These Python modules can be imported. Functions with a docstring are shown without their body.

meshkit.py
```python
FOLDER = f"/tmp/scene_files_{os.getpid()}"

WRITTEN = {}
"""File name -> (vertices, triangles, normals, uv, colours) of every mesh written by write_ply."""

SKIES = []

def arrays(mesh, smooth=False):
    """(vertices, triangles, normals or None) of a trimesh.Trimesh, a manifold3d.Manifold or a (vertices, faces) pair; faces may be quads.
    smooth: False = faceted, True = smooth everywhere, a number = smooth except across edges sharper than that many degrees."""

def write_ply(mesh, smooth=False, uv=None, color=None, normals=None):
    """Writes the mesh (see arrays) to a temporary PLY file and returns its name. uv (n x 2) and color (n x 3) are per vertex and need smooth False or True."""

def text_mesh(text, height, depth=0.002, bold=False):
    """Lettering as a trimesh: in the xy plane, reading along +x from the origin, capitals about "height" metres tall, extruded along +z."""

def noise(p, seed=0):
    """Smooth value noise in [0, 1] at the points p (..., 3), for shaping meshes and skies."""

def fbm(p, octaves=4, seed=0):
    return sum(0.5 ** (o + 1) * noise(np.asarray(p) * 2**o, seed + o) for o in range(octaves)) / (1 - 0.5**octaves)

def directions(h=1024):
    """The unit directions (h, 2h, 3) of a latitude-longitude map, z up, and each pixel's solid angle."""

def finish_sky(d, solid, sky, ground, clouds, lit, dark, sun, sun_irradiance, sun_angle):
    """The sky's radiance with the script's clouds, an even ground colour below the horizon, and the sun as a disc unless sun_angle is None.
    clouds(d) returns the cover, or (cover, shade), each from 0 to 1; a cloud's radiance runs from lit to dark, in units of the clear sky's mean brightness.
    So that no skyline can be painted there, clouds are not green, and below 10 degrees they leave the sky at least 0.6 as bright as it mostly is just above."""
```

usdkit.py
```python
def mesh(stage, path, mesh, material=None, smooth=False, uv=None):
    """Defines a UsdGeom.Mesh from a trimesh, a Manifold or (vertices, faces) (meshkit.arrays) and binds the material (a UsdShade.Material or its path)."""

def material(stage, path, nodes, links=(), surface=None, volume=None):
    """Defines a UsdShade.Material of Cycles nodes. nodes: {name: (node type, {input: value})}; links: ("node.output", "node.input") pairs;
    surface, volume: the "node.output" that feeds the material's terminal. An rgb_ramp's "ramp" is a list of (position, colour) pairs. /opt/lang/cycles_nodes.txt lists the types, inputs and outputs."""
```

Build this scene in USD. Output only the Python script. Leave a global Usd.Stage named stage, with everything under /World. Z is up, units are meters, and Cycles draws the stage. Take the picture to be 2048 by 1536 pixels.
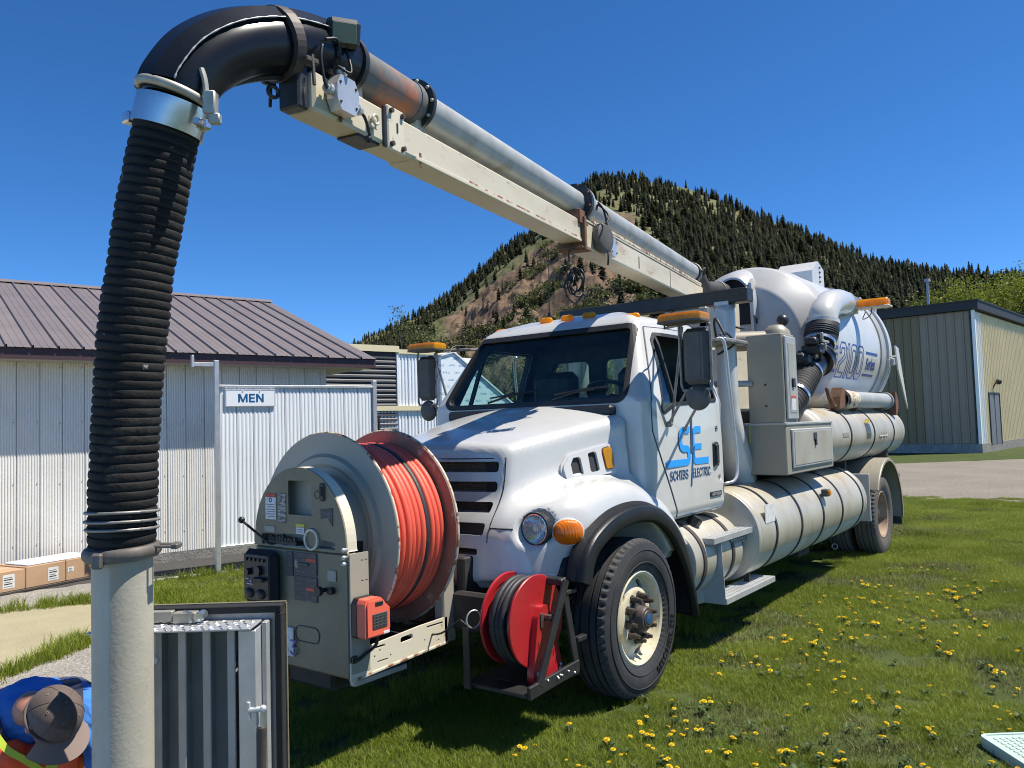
import math, random
import numpy as np
import trimesh
import manifold3d as m3
from shapely import geometry as sg, affinity as sa
from shapely.ops import unary_union
from pxr import Usd, UsdGeom, UsdLux, UsdShade, Gf, Sdf, Vt
import usdkit, meshkit

stage = Usd.Stage.CreateInMemory()
UsdGeom.SetStageUpAxis(stage, UsdGeom.Tokens.z)
UsdGeom.SetStageMetersPerUnit(stage, 1.0)
W_ = UsdGeom.Xform.Define(stage, '/World')
stage.SetDefaultPrim(W_.GetPrim())

# ------------------------------------------------------------------ camera, sky, sun, exposure
CAM = np.array([-4.810, -3.772, 1.796])
YAW, PITCH, ROLL = math.radians(37.149), math.radians(3.116), math.radians(-1.7157)
FOCAL = 1608.0 / 2048 * 36
EXPOSURE = 0.68
SUN_DIR = np.array([.31, -.45, 1.0]); SUN_DIR /= np.linalg.norm(SUN_DIR)
fw = np.array([math.cos(YAW)*math.cos(PITCH), math.sin(YAW)*math.cos(PITCH), math.sin(PITCH)])
rt0 = np.array([math.sin(YAW), -math.cos(YAW), 0]); up0 = np.cross(rt0, fw)
rt = rt0*math.cos(ROLL) + up0*math.sin(ROLL); up = -rt0*math.sin(ROLL) + up0*math.cos(ROLL)
cam = UsdGeom.Camera.Define(stage, '/World/camera')
cam.CreateHorizontalApertureAttr(36.0); cam.CreateVerticalApertureAttr(27.0)
cam.CreateFocalLengthAttr(FOCAL); cam.CreateClippingRangeAttr(Gf.Vec2f(0.05, 20000))
cam.CreateExposureAttr(EXPOSURE)
cam.AddTransformOp().Set(Gf.Matrix4d(*rt, 0, *up, 0, *(-fw), 0, *CAM, 1))

sky = UsdLux.DomeLight.Define(stage, '/World/sky')
sky.GetPrim().SetCustomDataByKey('kind', 'structure')
sky.GetPrim().SetCustomDataByKey('label', 'clear deep blue cloudless sky')
skym = usdkit.material(stage, '/World/Looks/sky', {
    's': ('sky_texture', {'sky_type': 'single_scattering', 'sun_disc': False, 'sun_elevation': math.asin(SUN_DIR[2]),
                          'sun_rotation': math.atan2(SUN_DIR[0], SUN_DIR[1]), 'altitude': 1500.0, 'air_density': 0.7, 'aerosol_density': 0.12, 'ozone_density': 8.0}),
    'h': ('hsv', {'saturation': 1.16}), 'b': ('background_shader', {'strength': 0.113})}, [('s.color', 'h.color'), ('h.color', 'b.color')], surface='b.background')
UsdShade.MaterialBindingAPI.Apply(sky.GetPrim()).Bind(skym)
sun = UsdLux.DistantLight.Define(stage, '/World/sun')
sun.CreateNormalizeAttr(True); sun.CreateIntensityAttr(1.25); sun.CreateAngleAttr(0.5); sun.CreateColorAttr(Gf.Vec3f(1.0, .945, .85))
zx = SUN_DIR; xx = np.cross([0, 1, 0], zx); xx /= np.linalg.norm(xx); yx = np.cross(zx, xx)
sun.AddTransformOp().Set(Gf.Matrix4d(*xx, 0, *yx, 0, *zx, 0, *(zx*50), 1))
sun.GetPrim().SetCustomDataByKey('kind', 'structure'); sun.GetPrim().SetCustomDataByKey('label', 'the sun')

# ------------------------------------------------------------------ helpers: prims
_count = {}
def npath(parent, name):
    k = (parent, name); n = _count.get(k, 0); _count[k] = n + 1
    return f'{parent}/{name}' if n == 0 else f'{parent}/{name}_{n:03d}'
def cd(prim, label=None, cat=None, group=None, kind=None):
    for k, v in (('label', label), ('category', cat), ('group', group), ('kind', kind)):
        if v: prim.SetCustomDataByKey(k, v)
def thing(name, label, cat, loc=(0, 0, 0), rotz=0.0, group=None, scale=None):
    p = npath('/World', name)
    x = UsdGeom.Xform.Define(stage, p)
    if any(loc): x.AddTranslateOp().Set(Gf.Vec3d(*map(float, loc)))
    if rotz: x.AddRotateZOp().Set(float(rotz))
    if scale: x.AddScaleOp().Set(Gf.Vec3f(*scale))
    cd(x.GetPrim(), label, cat, group)
    return p
def dup(src, name, label, cat, loc, rotz=0.0, group=None, scale=None):
    p = thing(name, label, cat, loc, rotz, group, scale)
    pr = stage.GetPrimAtPath(p)
    pr.GetReferences().AddInternalReference(src); pr.SetInstanceable(True)
    return p
def obj(parent, name, mesh, mat, smooth=False, label=None, kind=None, uv=None):
    p = npath(parent, name)
    m = usdkit.mesh(stage, p, mesh, MATS[mat], smooth, uv)
    cd(m.GetPrim(), label, None, None, kind)
    return p
def parts(parent, name, meshes, mat, smooth=False):
    for m in meshes: obj(parent, name, m, mat, smooth)
def single(name, mesh, mat, label, cat, smooth=False, group=None):
    p = obj('/World', name, mesh, mat, smooth); cd(stage.GetPrimAtPath(p), label, cat, group); return p
def struct(name, mesh, mat, label, smooth=False):
    p = obj('/World', name, mesh, mat, smooth); cd(stage.GetPrimAtPath(p), label, None, None, 'structure'); return p

# ------------------------------------------------------------------ helpers: meshes
cat_ = trimesh.util.concatenate
def tm(v, f): return trimesh.Trimesh(np.asarray(v, float), np.asarray(f, int), process=False)
def ofman(m):
    q = m.to_mesh(); return tm(q.vert_properties[:, :3], q.tri_verts)
def toman(t): return m3.Manifold(m3.Mesh(np.asarray(t.vertices, np.float32), np.asarray(t.faces, np.uint32)))
def bx(a, b):
    a, b = np.minimum(a, b), np.maximum(a, b)
    m = trimesh.creation.box(b - a); m.apply_translation((a + b)/2); return m
def rb(a, b, r=.01):
    """box with chamfered edges"""
    a, b = np.minimum(a, b).astype(float), np.maximum(a, b).astype(float)
    r = min(r, .45*float((b - a).min())); pts = []
    for k in range(3):
        lo, hi = a + r, b - r; lo[k], hi[k] = a[k], b[k]
        for i in range(8): pts.append([(hi if i >> j & 1 else lo)[j] for j in range(3)])
    return ofman(m3.Manifold.hull_points(np.array(pts)))
def obox(c, ax, ay, az, h, r=0.008):
    """chamfered box with centre c, axes ax, ay, az (unit) and half sizes h"""
    h = np.array(h, float); m = rb(-h, h, r)
    M = np.eye(4); M[:3, 0], M[:3, 1], M[:3, 2], M[:3, 3] = ax, ay, az, c
    m.apply_transform(M); return m
def frame(d):
    d = np.asarray(d, float); d = d/np.linalg.norm(d)
    a = np.array([0, 0, 1.0]) if abs(d[2]) < .9 else np.array([1.0, 0, 0])
    x = np.cross(a, d); x /= np.linalg.norm(x); return x, np.cross(d, x), d
def tube(pts, r, n=12, cap=True):
    pts = np.asarray(pts, float); N = len(pts); r = np.broadcast_to(np.asarray(r, float), N)
    t = np.gradient(pts, axis=0); t /= np.linalg.norm(t, axis=1)[:, None] + 1e-12
    x, y, _ = frame(t[0]); V = []
    a = np.linspace(0, 2*np.pi, n, endpoint=False)
    for i in range(N):
        x = x - t[i]*(x @ t[i]); x /= np.linalg.norm(x); y = np.cross(t[i], x)
        V.append(pts[i] + r[i]*(np.outer(np.cos(a), x) + np.outer(np.sin(a), y)))
    V = np.vstack(V); F = []
    i = np.arange(n); j = (i + 1) % n
    for k in range(N - 1):
        b = k*n; F += [np.c_[b + i, b + j, b + n + j], np.c_[b + i, b + n + j, b + n + i]]
    if cap:
        V = np.vstack([V, pts[0], pts[-1]]); c0 = len(V) - 2
        F += [np.c_[np.full(n, c0), j, i], np.c_[np.full(n, c0 + 1), (N-1)*n + i, (N-1)*n + j]]
    return tm(V, np.vstack(F))
def cyl(p0, p1, r, n=20, r1=None): return tube([p0, p1], [r, r if r1 is None else r1], n)
def bez(pts, n=24):
    """smooth curve through the points (Catmull-Rom)"""
    p = np.asarray(pts, float); p = np.vstack([2*p[0] - p[1], p, 2*p[-1] - p[-2]]); out = []
    m = len(p) - 3
    for s in np.linspace(0, m - 1e-9, n):
        i = int(s); t = s - i; a, b, c, d = p[i:i+4]
        out.append(.5*(2*b + (c - a)*t + (2*a - 5*b + 4*c - d)*t*t + (3*b - a - 3*c + d)*t**3))
    return np.array(out)
def rev(prof, axis='y', c=(0, 0, 0), n=48, jit=None):
    """revolves (along, radius) pairs about an axis through c"""
    prof = np.asarray(prof, float); k = len(prof); a = np.linspace(0, 2*np.pi, n, endpoint=False)
    R = np.tile(prof[:, 1], (n, 1)); A = np.tile(prof[:, 0], (n, 1))
    if jit is not None: R = R + jit(a[:, None], np.arange(k)[None])
    u, v = R*np.cos(a)[:, None], R*np.sin(a)[:, None]
    P = {'x': (A, u, v), 'y': (v, A, u), 'z': (u, v, A)}[axis]
    V = np.stack(P, -1).reshape(-1, 3) + np.asarray(c, float); F = []
    i = np.arange(n); j = (i + 1) % n
    for q in range(k - 1):
        F += [np.c_[i*k + q, j*k + q, j*k + q + 1], np.c_[i*k + q, j*k + q + 1, i*k + q + 1]]
    m = tm(V, np.vstack(F)); return m
def prism(poly, axis, a, b):
    """extrudes a 2D polygon: axis 'y' takes (x, z), 'x' takes (y, z), 'z' takes (x, y)"""
    if not hasattr(poly, 'geom_type'): poly = sg.Polygon(poly)
    out = []
    for g in getattr(poly, 'geoms', [poly]):
        if g.is_empty: continue
        m = trimesh.creation.extrude_polygon(g, abs(b - a), engine='earcut'); v = m.vertices.copy(); lo = min(a, b)
        if axis == 'z': w = np.c_[v[:, 0], v[:, 1], v[:, 2] + lo]
        elif axis == 'y': w = np.c_[v[:, 0], v[:, 2] + lo, v[:, 1]]
        else: w = np.c_[v[:, 2] + lo, v[:, 0], v[:, 1]]
        f = m.faces if axis != 'y' else m.faces[:, ::-1]
        out.append(tm(w, f))
    return cat_(out)
def rpoly(pts, r): return sg.Polygon(pts).buffer(-r).buffer(r, quad_segs=5)
def ball(c, r, n=2): m = trimesh.creation.icosphere(n, 1.0); m.apply_scale(r); m.apply_translation(c); return m
def torus(c, axis, R, r, n=32, k=10, a0=0, a1=2*math.pi):
    x, y, d = frame(axis); full = abs(a1 - a0 - 2*math.pi) < 1e-6
    a = np.linspace(a0, a1, n + 1)
    pts = np.asarray(c) + R*(np.outer(np.cos(a), x) + np.outer(np.sin(a), y))
    return tube(pts, r, k, cap=not full)
def text(s, h, depth=.003, bold=False): return meshkit.text_mesh(s, h, depth, bold)
def place(m, o, ex, ey, ez):
    M = np.eye(4); M[:3, 0], M[:3, 1], M[:3, 2], M[:3, 3] = ex, ey, ez, o
    m = m.copy(); m.apply_transform(M); return m
def centred(m):
    m = m.copy(); b = m.bounds.mean(0); m.apply_translation([-b[0], -b[1], 0]); return m
def bodymesh(chains, res=.02, it=8):
    """one continuous figure: hulls of the spheres at each bone's joints, joined and smoothed"""
    M = m3.Manifold()
    for (a, ra), (b, rb_) in chains:
        s = [m3.Manifold.sphere(r, 20).translate(tuple(map(float, p))) for p, r in ((a, ra), (b, rb_))]
        M += m3.Manifold.batch_hull(s)
    t = ofman(M.refine_to_length(res)); t.merge_vertices()
    trimesh.smoothing.filter_taubin(t, iterations=it); return t
def surface_net(fun, lo, hi, h):
    """mesh of the zero set of fun(x, y, z) (negative inside) on a grid of step h"""
    lo, hi = np.array(lo, float), np.array(hi, float); n = np.ceil((hi - lo)/h).astype(int) + 1
    X, Y, Z = np.meshgrid(*(lo[k] + h*np.arange(n[k]) for k in range(3)), indexing='ij')
    F = fun(X, Y, Z); S = F < 0; cs = tuple(n - 1)
    tot, cnt = np.zeros(cs + (3,)), np.zeros(cs)
    sl = lambda o: tuple(slice(o[k], o[k] + cs[k]) for k in range(3))
    for ax in range(3):
        oth = [k for k in range(3) if k != ax]
        for c in range(4):
            o = [0, 0, 0]; o[oth[0]], o[oth[1]] = c & 1, c >> 1
            p = list(o); p[ax] = 1
            f0, f1 = F[sl(o)], F[sl(p)]; hit = (f0 < 0) != (f1 < 0)
            t = np.where(hit, f0/np.where(hit, f0 - f1, 1), 0)
            q = np.zeros(cs + (3,)) + np.array(o); q[..., ax] += t
            tot += q*hit[..., None]; cnt += hit
    act = cnt > 0; idx = -np.ones(cs, int); idx[act] = np.arange(act.sum())
    base = np.stack(np.meshgrid(*(np.arange(k) for k in cs), indexing='ij'), -1)
    V = lo + h*(base[act] + tot[act]/cnt[act][:, None]); Q = []
    for ax in range(3):
        u, v = (ax + 1) % 3, (ax + 2) % 3
        s = [slice(1, -1)]*3; s[ax] = slice(0, -1)
        t = list(s); t[ax] = slice(1, None)
        a, b = S[tuple(s)], S[tuple(t)]
        for flip in (0, 1):
            I = np.argwhere((a & ~b) if not flip else (~a & b))
            if not len(I): continue
            I = I + np.array([0 if k == ax else 1 for k in range(3)])
            def g(du, dv):
                J = I.copy(); J[:, u] -= du; J[:, v] -= dv; return idx[tuple(J.T)]
            q = np.c_[g(1, 1), g(0, 1), g(0, 0), g(1, 0)]
            Q.append(q if not flip else q[:, ::-1])
    Q = np.vstack(Q); Q = Q[(Q >= 0).all(1)]
    return tm(V, np.vstack([Q[:, [0, 1, 2]], Q[:, [0, 2, 3]]]))
def smin(a, b, k):
    h = np.clip(.5 + .5*(b - a)/k, 0, 1); return b + (a - b)*h - k*h*(1 - h)
def smax(a, b, k): return -smin(-a, -b, k)

# ------------------------------------------------------------------ materials
MATS = {}
def mat(name, col, rough=.5, metal=0.0, col2=None, scale=6.0, mix=(.4, .7), detail=5.0, spots=None, bump=0.0, bscale=40.0, coat=0.0, stretch=None, spec=.5, rand=0.0):
    """principled surface: colour col broken by col2 in a noise pattern; spots = (colour, scale, from, to) adds wear or dirt"""
    n = {'g': ('geometry', {}), 'p': ('principled_bsdf', {'roughness': rough, 'metallic': metal, 'coat_weight': coat, 'base_color': col, 'specular_ior_level': spec})}
    L = []; src = 'g.position'
    if stretch is not None:
        n['mp'] = ('mapping', {'mapping_type': 'point', 'scale': stretch}); L.append(('g.position', 'mp.vector')); src = 'mp.vector'
    cur = None
    if col2 is not None:
        n['n1'] = ('noise_texture', {'scale': scale, 'detail': detail, 'roughness': .6})
        n['r1'] = ('rgb_ramp', {'ramp': [(mix[0], col), (mix[1], col2)]})
        L += [(src, 'n1.vector'), ('n1.fac', 'r1.fac')]; cur = 'r1.color'
    if spots is not None:
        for q, (sc, ss, a, b) in enumerate(spots if isinstance(spots, list) else [spots]):
            n[f'n2{q}'] = ('noise_texture', {'scale': ss, 'detail': 8.0, 'roughness': .68})
            n[f'r2{q}'] = ('rgb_ramp', {'ramp': [(a, (0, 0, 0)), (b, (1, 1, 1))]})
            n[f'm2{q}'] = ('mix', {'mix_type': 'mix', 'color1': col, 'color2': sc})
            L += [(src, f'n2{q}.vector'), (f'n2{q}.fac', f'r2{q}.fac'), (f'r2{q}.color', f'm2{q}.fac')]
            if cur: L.append((cur, f'm2{q}.color1'))
            cur = f'm2{q}.color'
    if rand:
        n['oi'] = ('object_info', {}); n['mr'] = ('map_range', {'from_min': 0.0, 'from_max': 1.0, 'to_min': 1 - rand, 'to_max': 1 + rand})
        n['hs'] = ('hsv', {'color': col}); L += [('oi.random', 'mr.value'), ('mr.result', 'hs.value')]
        if cur: L.append((cur, 'hs.color'))
        cur = 'hs.color'
    if cur: L.append((cur, 'p.base_color'))
    if bump:
        n['nb'] = ('noise_texture', {'scale': bscale, 'detail': 4.0}); n['b'] = ('bump', {'strength': 1.0, 'distance': bump})
        L += [('g.position', 'nb.vector'), ('nb.fac', 'b.height'), ('b.normal', 'p.normal')]
    MATS[name] = usdkit.material(stage, f'/World/Looks/{name}', n, L, surface='p.BSDF')
def glass(name, tint, rough=.0, ior=1.5):
    # clear pane: see-through, with a reflection that grows towards grazing angles on either face
    MATS[name] = usdkit.material(stage, f'/World/Looks/{name}', {
        't': ('transparent_bsdf', {'color': tint}), 'g': ('glossy_bsdf', {'roughness': rough, 'color': (.9, .95, 1)}), 'w': ('layer_weight', {'blend': .5}),
        'q': ('math', {'math_type': 'power', 'value2': 4.5}), 'a': ('math', {'math_type': 'multiply_add', 'value2': .8, 'value3': .022}), 'm': ('mix_closure', {})},
        [('w.facing', 'q.value1'), ('q.value', 'a.value1'), ('a.value', 'm.fac'), ('t.BSDF', 'm.closure1'), ('g.BSDF', 'm.closure2')], surface='m.closure')
mat('white_paint', (.515, .512, .49), .28, 0, (.45, .44, .405), 2.2, (.45, .8), spots=[((.40, .36, .28), 7, .64, .80), ((.20, .17, .13), 55, .735, .76)], coat=.45)
mat('tank_grey', (.40, .40, .395), .4, 0, (.34, .335, .32), 3, (.4, .75), spots=((.15, .14, .12), 7, .66, .78))
mat('tank_white', (.55, .545, .515), .3, 0, (.47, .45, .39), 1.6, (.45, .75), spots=((.42, .36, .26), 5, .66, .80), coat=.2)
mat('boom_cream', (.56, .51, .39), .45, 0, (.46, .39, .27), 3, (.4, .75), spots=[((.27, .125, .045), 4.2, .60, .74), ((.30, .25, .17), 22, .62, .72)], stretch=(.5, .5, 1.6))
mat('box_tan', (.215, .178, .108), .5, 0, (.165, .135, .08), 4, (.4, .72), spots=((.12, .085, .05), 14, .66, .76), bump=.002, bscale=60)
mat('reel_grey', (.33, .295, .225), .5, 0, (.31, .30, .27), 3, (.4, .7), spots=((.20, .10, .05), 9, .66, .74))
mat('tray_cream', (.60, .55, .42), .45, 0, (.60, .55, .42), 6, (.5, .8), spots=((.20, .08, .03), 9, .62, .70))
mat('flange_rust', (.27, .10, .06), .7, 0, (.31, .15, .095), 5, (.4, .7), spots=((.42, .34, .24), 9, .58, .68))
mat('rust', (.17, .075, .035), .8, 0, (.09, .05, .03), 18, (.4, .65))
mat('rust_edge', (.55, .48, .35), .6, 0, (.20, .08, .04), 16, (.5, .58))
mat('hose_orange', (.70, .095, .050), .52, 0, (.66, .085, .045), 7, (.4, .7), spots=((.40, .07, .04), 25, .66, .8), bump=.0008, bscale=90)
mat('rubber', (.022, .022, .024), .55, 0, (.035, .034, .033), 12, (.4, .7), bump=.0015, bscale=80)
mat('rubber_dusty', (.012, .011, .011), .8, 0, (.022, .020, .018), 8, (.4, .7), spots=[((.075, .066, .052), 6, .58, .80), ((.34, .31, .26), 19, .66, .74)], bump=.003, bscale=70, spec=.25)
mat('hose_ridge', (.020, .019, .020), .75, 0, (.034, .031, .03), 6, (.4, .7), spots=((.15, .135, .105), 8, .62, .78), bump=.0022, bscale=55)
mat('flare_rubber', (.009, .009, .010), .38, 0, (.016, .016, .017), 5, (.4, .7), bump=.001, bscale=120, spec=.3)
mat('tyre', (.020, .020, .021), .72, 0, (.036, .035, .034), 9, (.4, .7), bump=.0012, bscale=90)
mat('tyre_dusty', (.075, .064, .055), .85, 0, (.11, .095, .08), 7, (.4, .7), bump=.0012, bscale=90)
mat('rim_cream', (.58, .51, .35), .45, 0, (.46, .39, .25), 8, (.45, .75), spots=[((.20, .115, .06), 16, .60, .72), ((.30, .22, .13), 40, .62, .70)])
mat('rim_rust', (.34, .25, .16), .6, 0, (.24, .15, .09), 9, (.4, .7))
mat('hub_brown', (.05, .042, .037), .55, .2, (.085, .062, .048), 22, (.4, .7))
mat('black_plastic', (.014, .014, .015), .42)
mat('black_matte', (.011, .011, .012), .85)
mat('black_steel', (.016, .016, .017), .42, 0, (.028, .027, .026), 9, (.4, .7), spots=((.30, .28, .25), 45, .73, .77), bump=.001, bscale=70)
mat('elbow_black', (.006, .0065, .009), .27, 0, (.010, .011, .014), 5, (.4, .7), spots=[((.26, .26, .27), 40, .70, .74), ((.022, .022, .024), 3, .55, .7)], spec=.32)
mat('dark_frame', (.022, .02, .019), .75, 0, (.045, .038, .03), 7, (.4, .7))
mat('alu', (.49, .455, .375), .45, .35, (.36, .325, .25), 2.6, (.36, .72), spots=[((.36, .27, .14), 3.1, .54, .72), ((.60, .585, .54), 5.5, .66, .74)], stretch=(1, 1, .45))
mat('alu_clean', (.62, .62, .61), .38, .6, (.50, .495, .48), 9, (.4, .75))
mat('alu_dull', (.42, .42, .405), .5, .35, (.33, .325, .30), 5, (.4, .75), spots=((.22, .20, .16), 18, .64, .76), bump=.0008, bscale=120)
mat('cabinet_grey', (.31, .275, .205), .5, .15, (.25, .23, .19), 3, (.35, .7), spots=((.10, .08, .055), 10, .64, .76))
mat('cowl_grey', (.44, .43, .41), .38, 0, (.38, .37, .35), 3, (.4, .75), spots=((.30, .28, .25), 8, .66, .78))
mat('galv', (.37, .38, .365), .5, .25, (.29, .30, .285), 7, (.4, .7), spots=[((.22, .19, .14), 4, .56, .74), ((.46, .46, .43), 16, .64, .74)], stretch=(1, 1, 1))
mat('galv_orange', (.105, .105, .098), .55, 0, (.15, .148, .135), 6, (.4, .7), spots=[((.30, .30, .27), 34, .68, .76), ((.40, .12, .045), 2.6, .52, .66)])
mat('pipe_cement', (.36, .325, .255), .6, .1, (.45, .41, .33), 5, (.35, .7), spots=[((.22, .215, .19), 9, .60, .74), ((.09, .09, .085), 26, .72, .77)], bump=.0012, bscale=70, stretch=(1, 1, .55))
mat('zinc', (.62, .64, .66), .22, .9, (.50, .52, .54), 8, (.4, .7))
mat('zinc_dull', (.40, .385, .33), .5, .5, (.30, .28, .22), 15, (.4, .7))
mat('cast_iron', (.12, .105, .09), .6, .3, (.17, .15, .13), 22, (.4, .7))
mat('red_paint', (.40, .016, .020), .38, 0, (.33, .015, .018), 7, (.4, .7), spots=((.12, .03, .03), 22, .68, .76), coat=.3)
mat('remote_orange', (.75, .13, .075), .45)
mat('grey_screen', (.045, .05, .05), .35)
mat('light_lens', (.16, .16, .11), .25)
mat('sticker_white', (.62, .62, .60), .5, 0, (.50, .49, .46), 30, (.45, .7))
mat('sticker_print', (.40, .38, .33), .55, 0, (.10, .09, .08), 55, (.42, .56), detail=3.0, stretch=(1, .4, 1.6))
mat('sticker_dark', (.045, .045, .048), .5, 0, (.12, .12, .12), 60, (.55, .66), detail=3.0, stretch=(1, .35, 1.8))
mat('sticker_red', (.50, .06, .03), .5)
mat('sticker_yellow', (.62, .45, .05), .5)
mat('logo_blue', (.008, .30, .78), .35)
mat('logo_navy', (.012, .075, .20), .4)
mat('tank_blue', (.02, .045, .27), .4)
mat('sign_white', (.80, .82, .84), .35)
mat('sign_blue', (.006, .10, .25), .4)
mat('gasket', (.012, .012, .013), .6)
mat('interior', (.035, .036, .036), .8, 0, (.055, .055, .053), 9)
mat('badge_text', (.50, .50, .51), .3, .6)
mat('radiator', (.17, .13, .085), .7, 0, (.10, .08, .055), 40, (.4, .6))
mat('grille_mesh', (.02, .02, .021), .6)
mat('mirror_grey', (.075, .068, .058), .55, 0, (.10, .09, .078), 7)
mat('mirror_arm', (.28, .265, .24), .45, .3, (.16, .14, .12), 20, (.4, .7))
mat('wire_black', (.012, .012, .012), .5)
def amber(name, col, tw):
    MATS[name] = usdkit.material(stage, f'/World/Looks/{name}', {
        'g': ('geometry', {}), 'w': ('wave_texture', {'scale': 22.0, 'distortion': .4, 'bands_direction': 'x'}), 'w2': ('wave_texture', {'scale': 26.0, 'bands_direction': 'y'}),
        'a': ('math', {'math_type': 'add'}), 'b': ('bump', {'distance': .0012, 'strength': .7}),
        'n': ('noise_texture', {'scale': 11.0, 'detail': 3.0}), 'r': ('rgb_ramp', {'ramp': [(.35, tuple(c*.72 for c in col)), (.68, col)]}),
        'p': ('principled_bsdf', {'roughness': .16, 'coat_weight': .5, 'subsurface_weight': .0}), 't': ('translucent_bsdf', {'color': col}), 'm': ('mix_closure', {'fac': tw})},
        [('g.position', 'w.vector'), ('g.position', 'w2.vector'), ('w.fac', 'a.value1'), ('w2.fac', 'a.value2'), ('a.value', 'b.height'), ('b.normal', 'p.normal'), ('g.position', 'n.vector'), ('n.fac', 'r.fac'),
         ('r.color', 'p.base_color'), ('p.BSDF', 'm.closure1'), ('t.BSDF', 'm.closure2')], surface='m.closure')
amber('amber', (.95, .47, .012), .55)
amber('amber_deep', (.90, .24, .008), .35)
MATS['lens'] = usdkit.material(stage, '/World/Looks/lens', {'g': ('geometry', {}), 'w': ('wave_texture', {'scale': 26.0, 'bands_direction': 'y'}), 'b': ('bump', {'distance': .003, 'strength': .8}),
    'p': ('glossy_bsdf', {'roughness': .08, 'color': (.95, .97, 1)}), 't': ('transparent_bsdf', {'color': (.93, .95, .95)}), 'm': ('mix_closure', {'fac': .14})},
    [('g.position', 'w.vector'), ('w.fac', 'b.height'), ('b.normal', 'p.normal'), ('t.BSDF', 'm.closure1'), ('p.BSDF', 'm.closure2')], surface='m.closure')
mat('reflector', (.75, .76, .78), .12, 1.0, bump=.004, bscale=30)
glass('pane', (.86, .93, .91), .0, 1.45)
glass('pane_tint', (.80, .92, .90), .0, 1.45)
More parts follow.
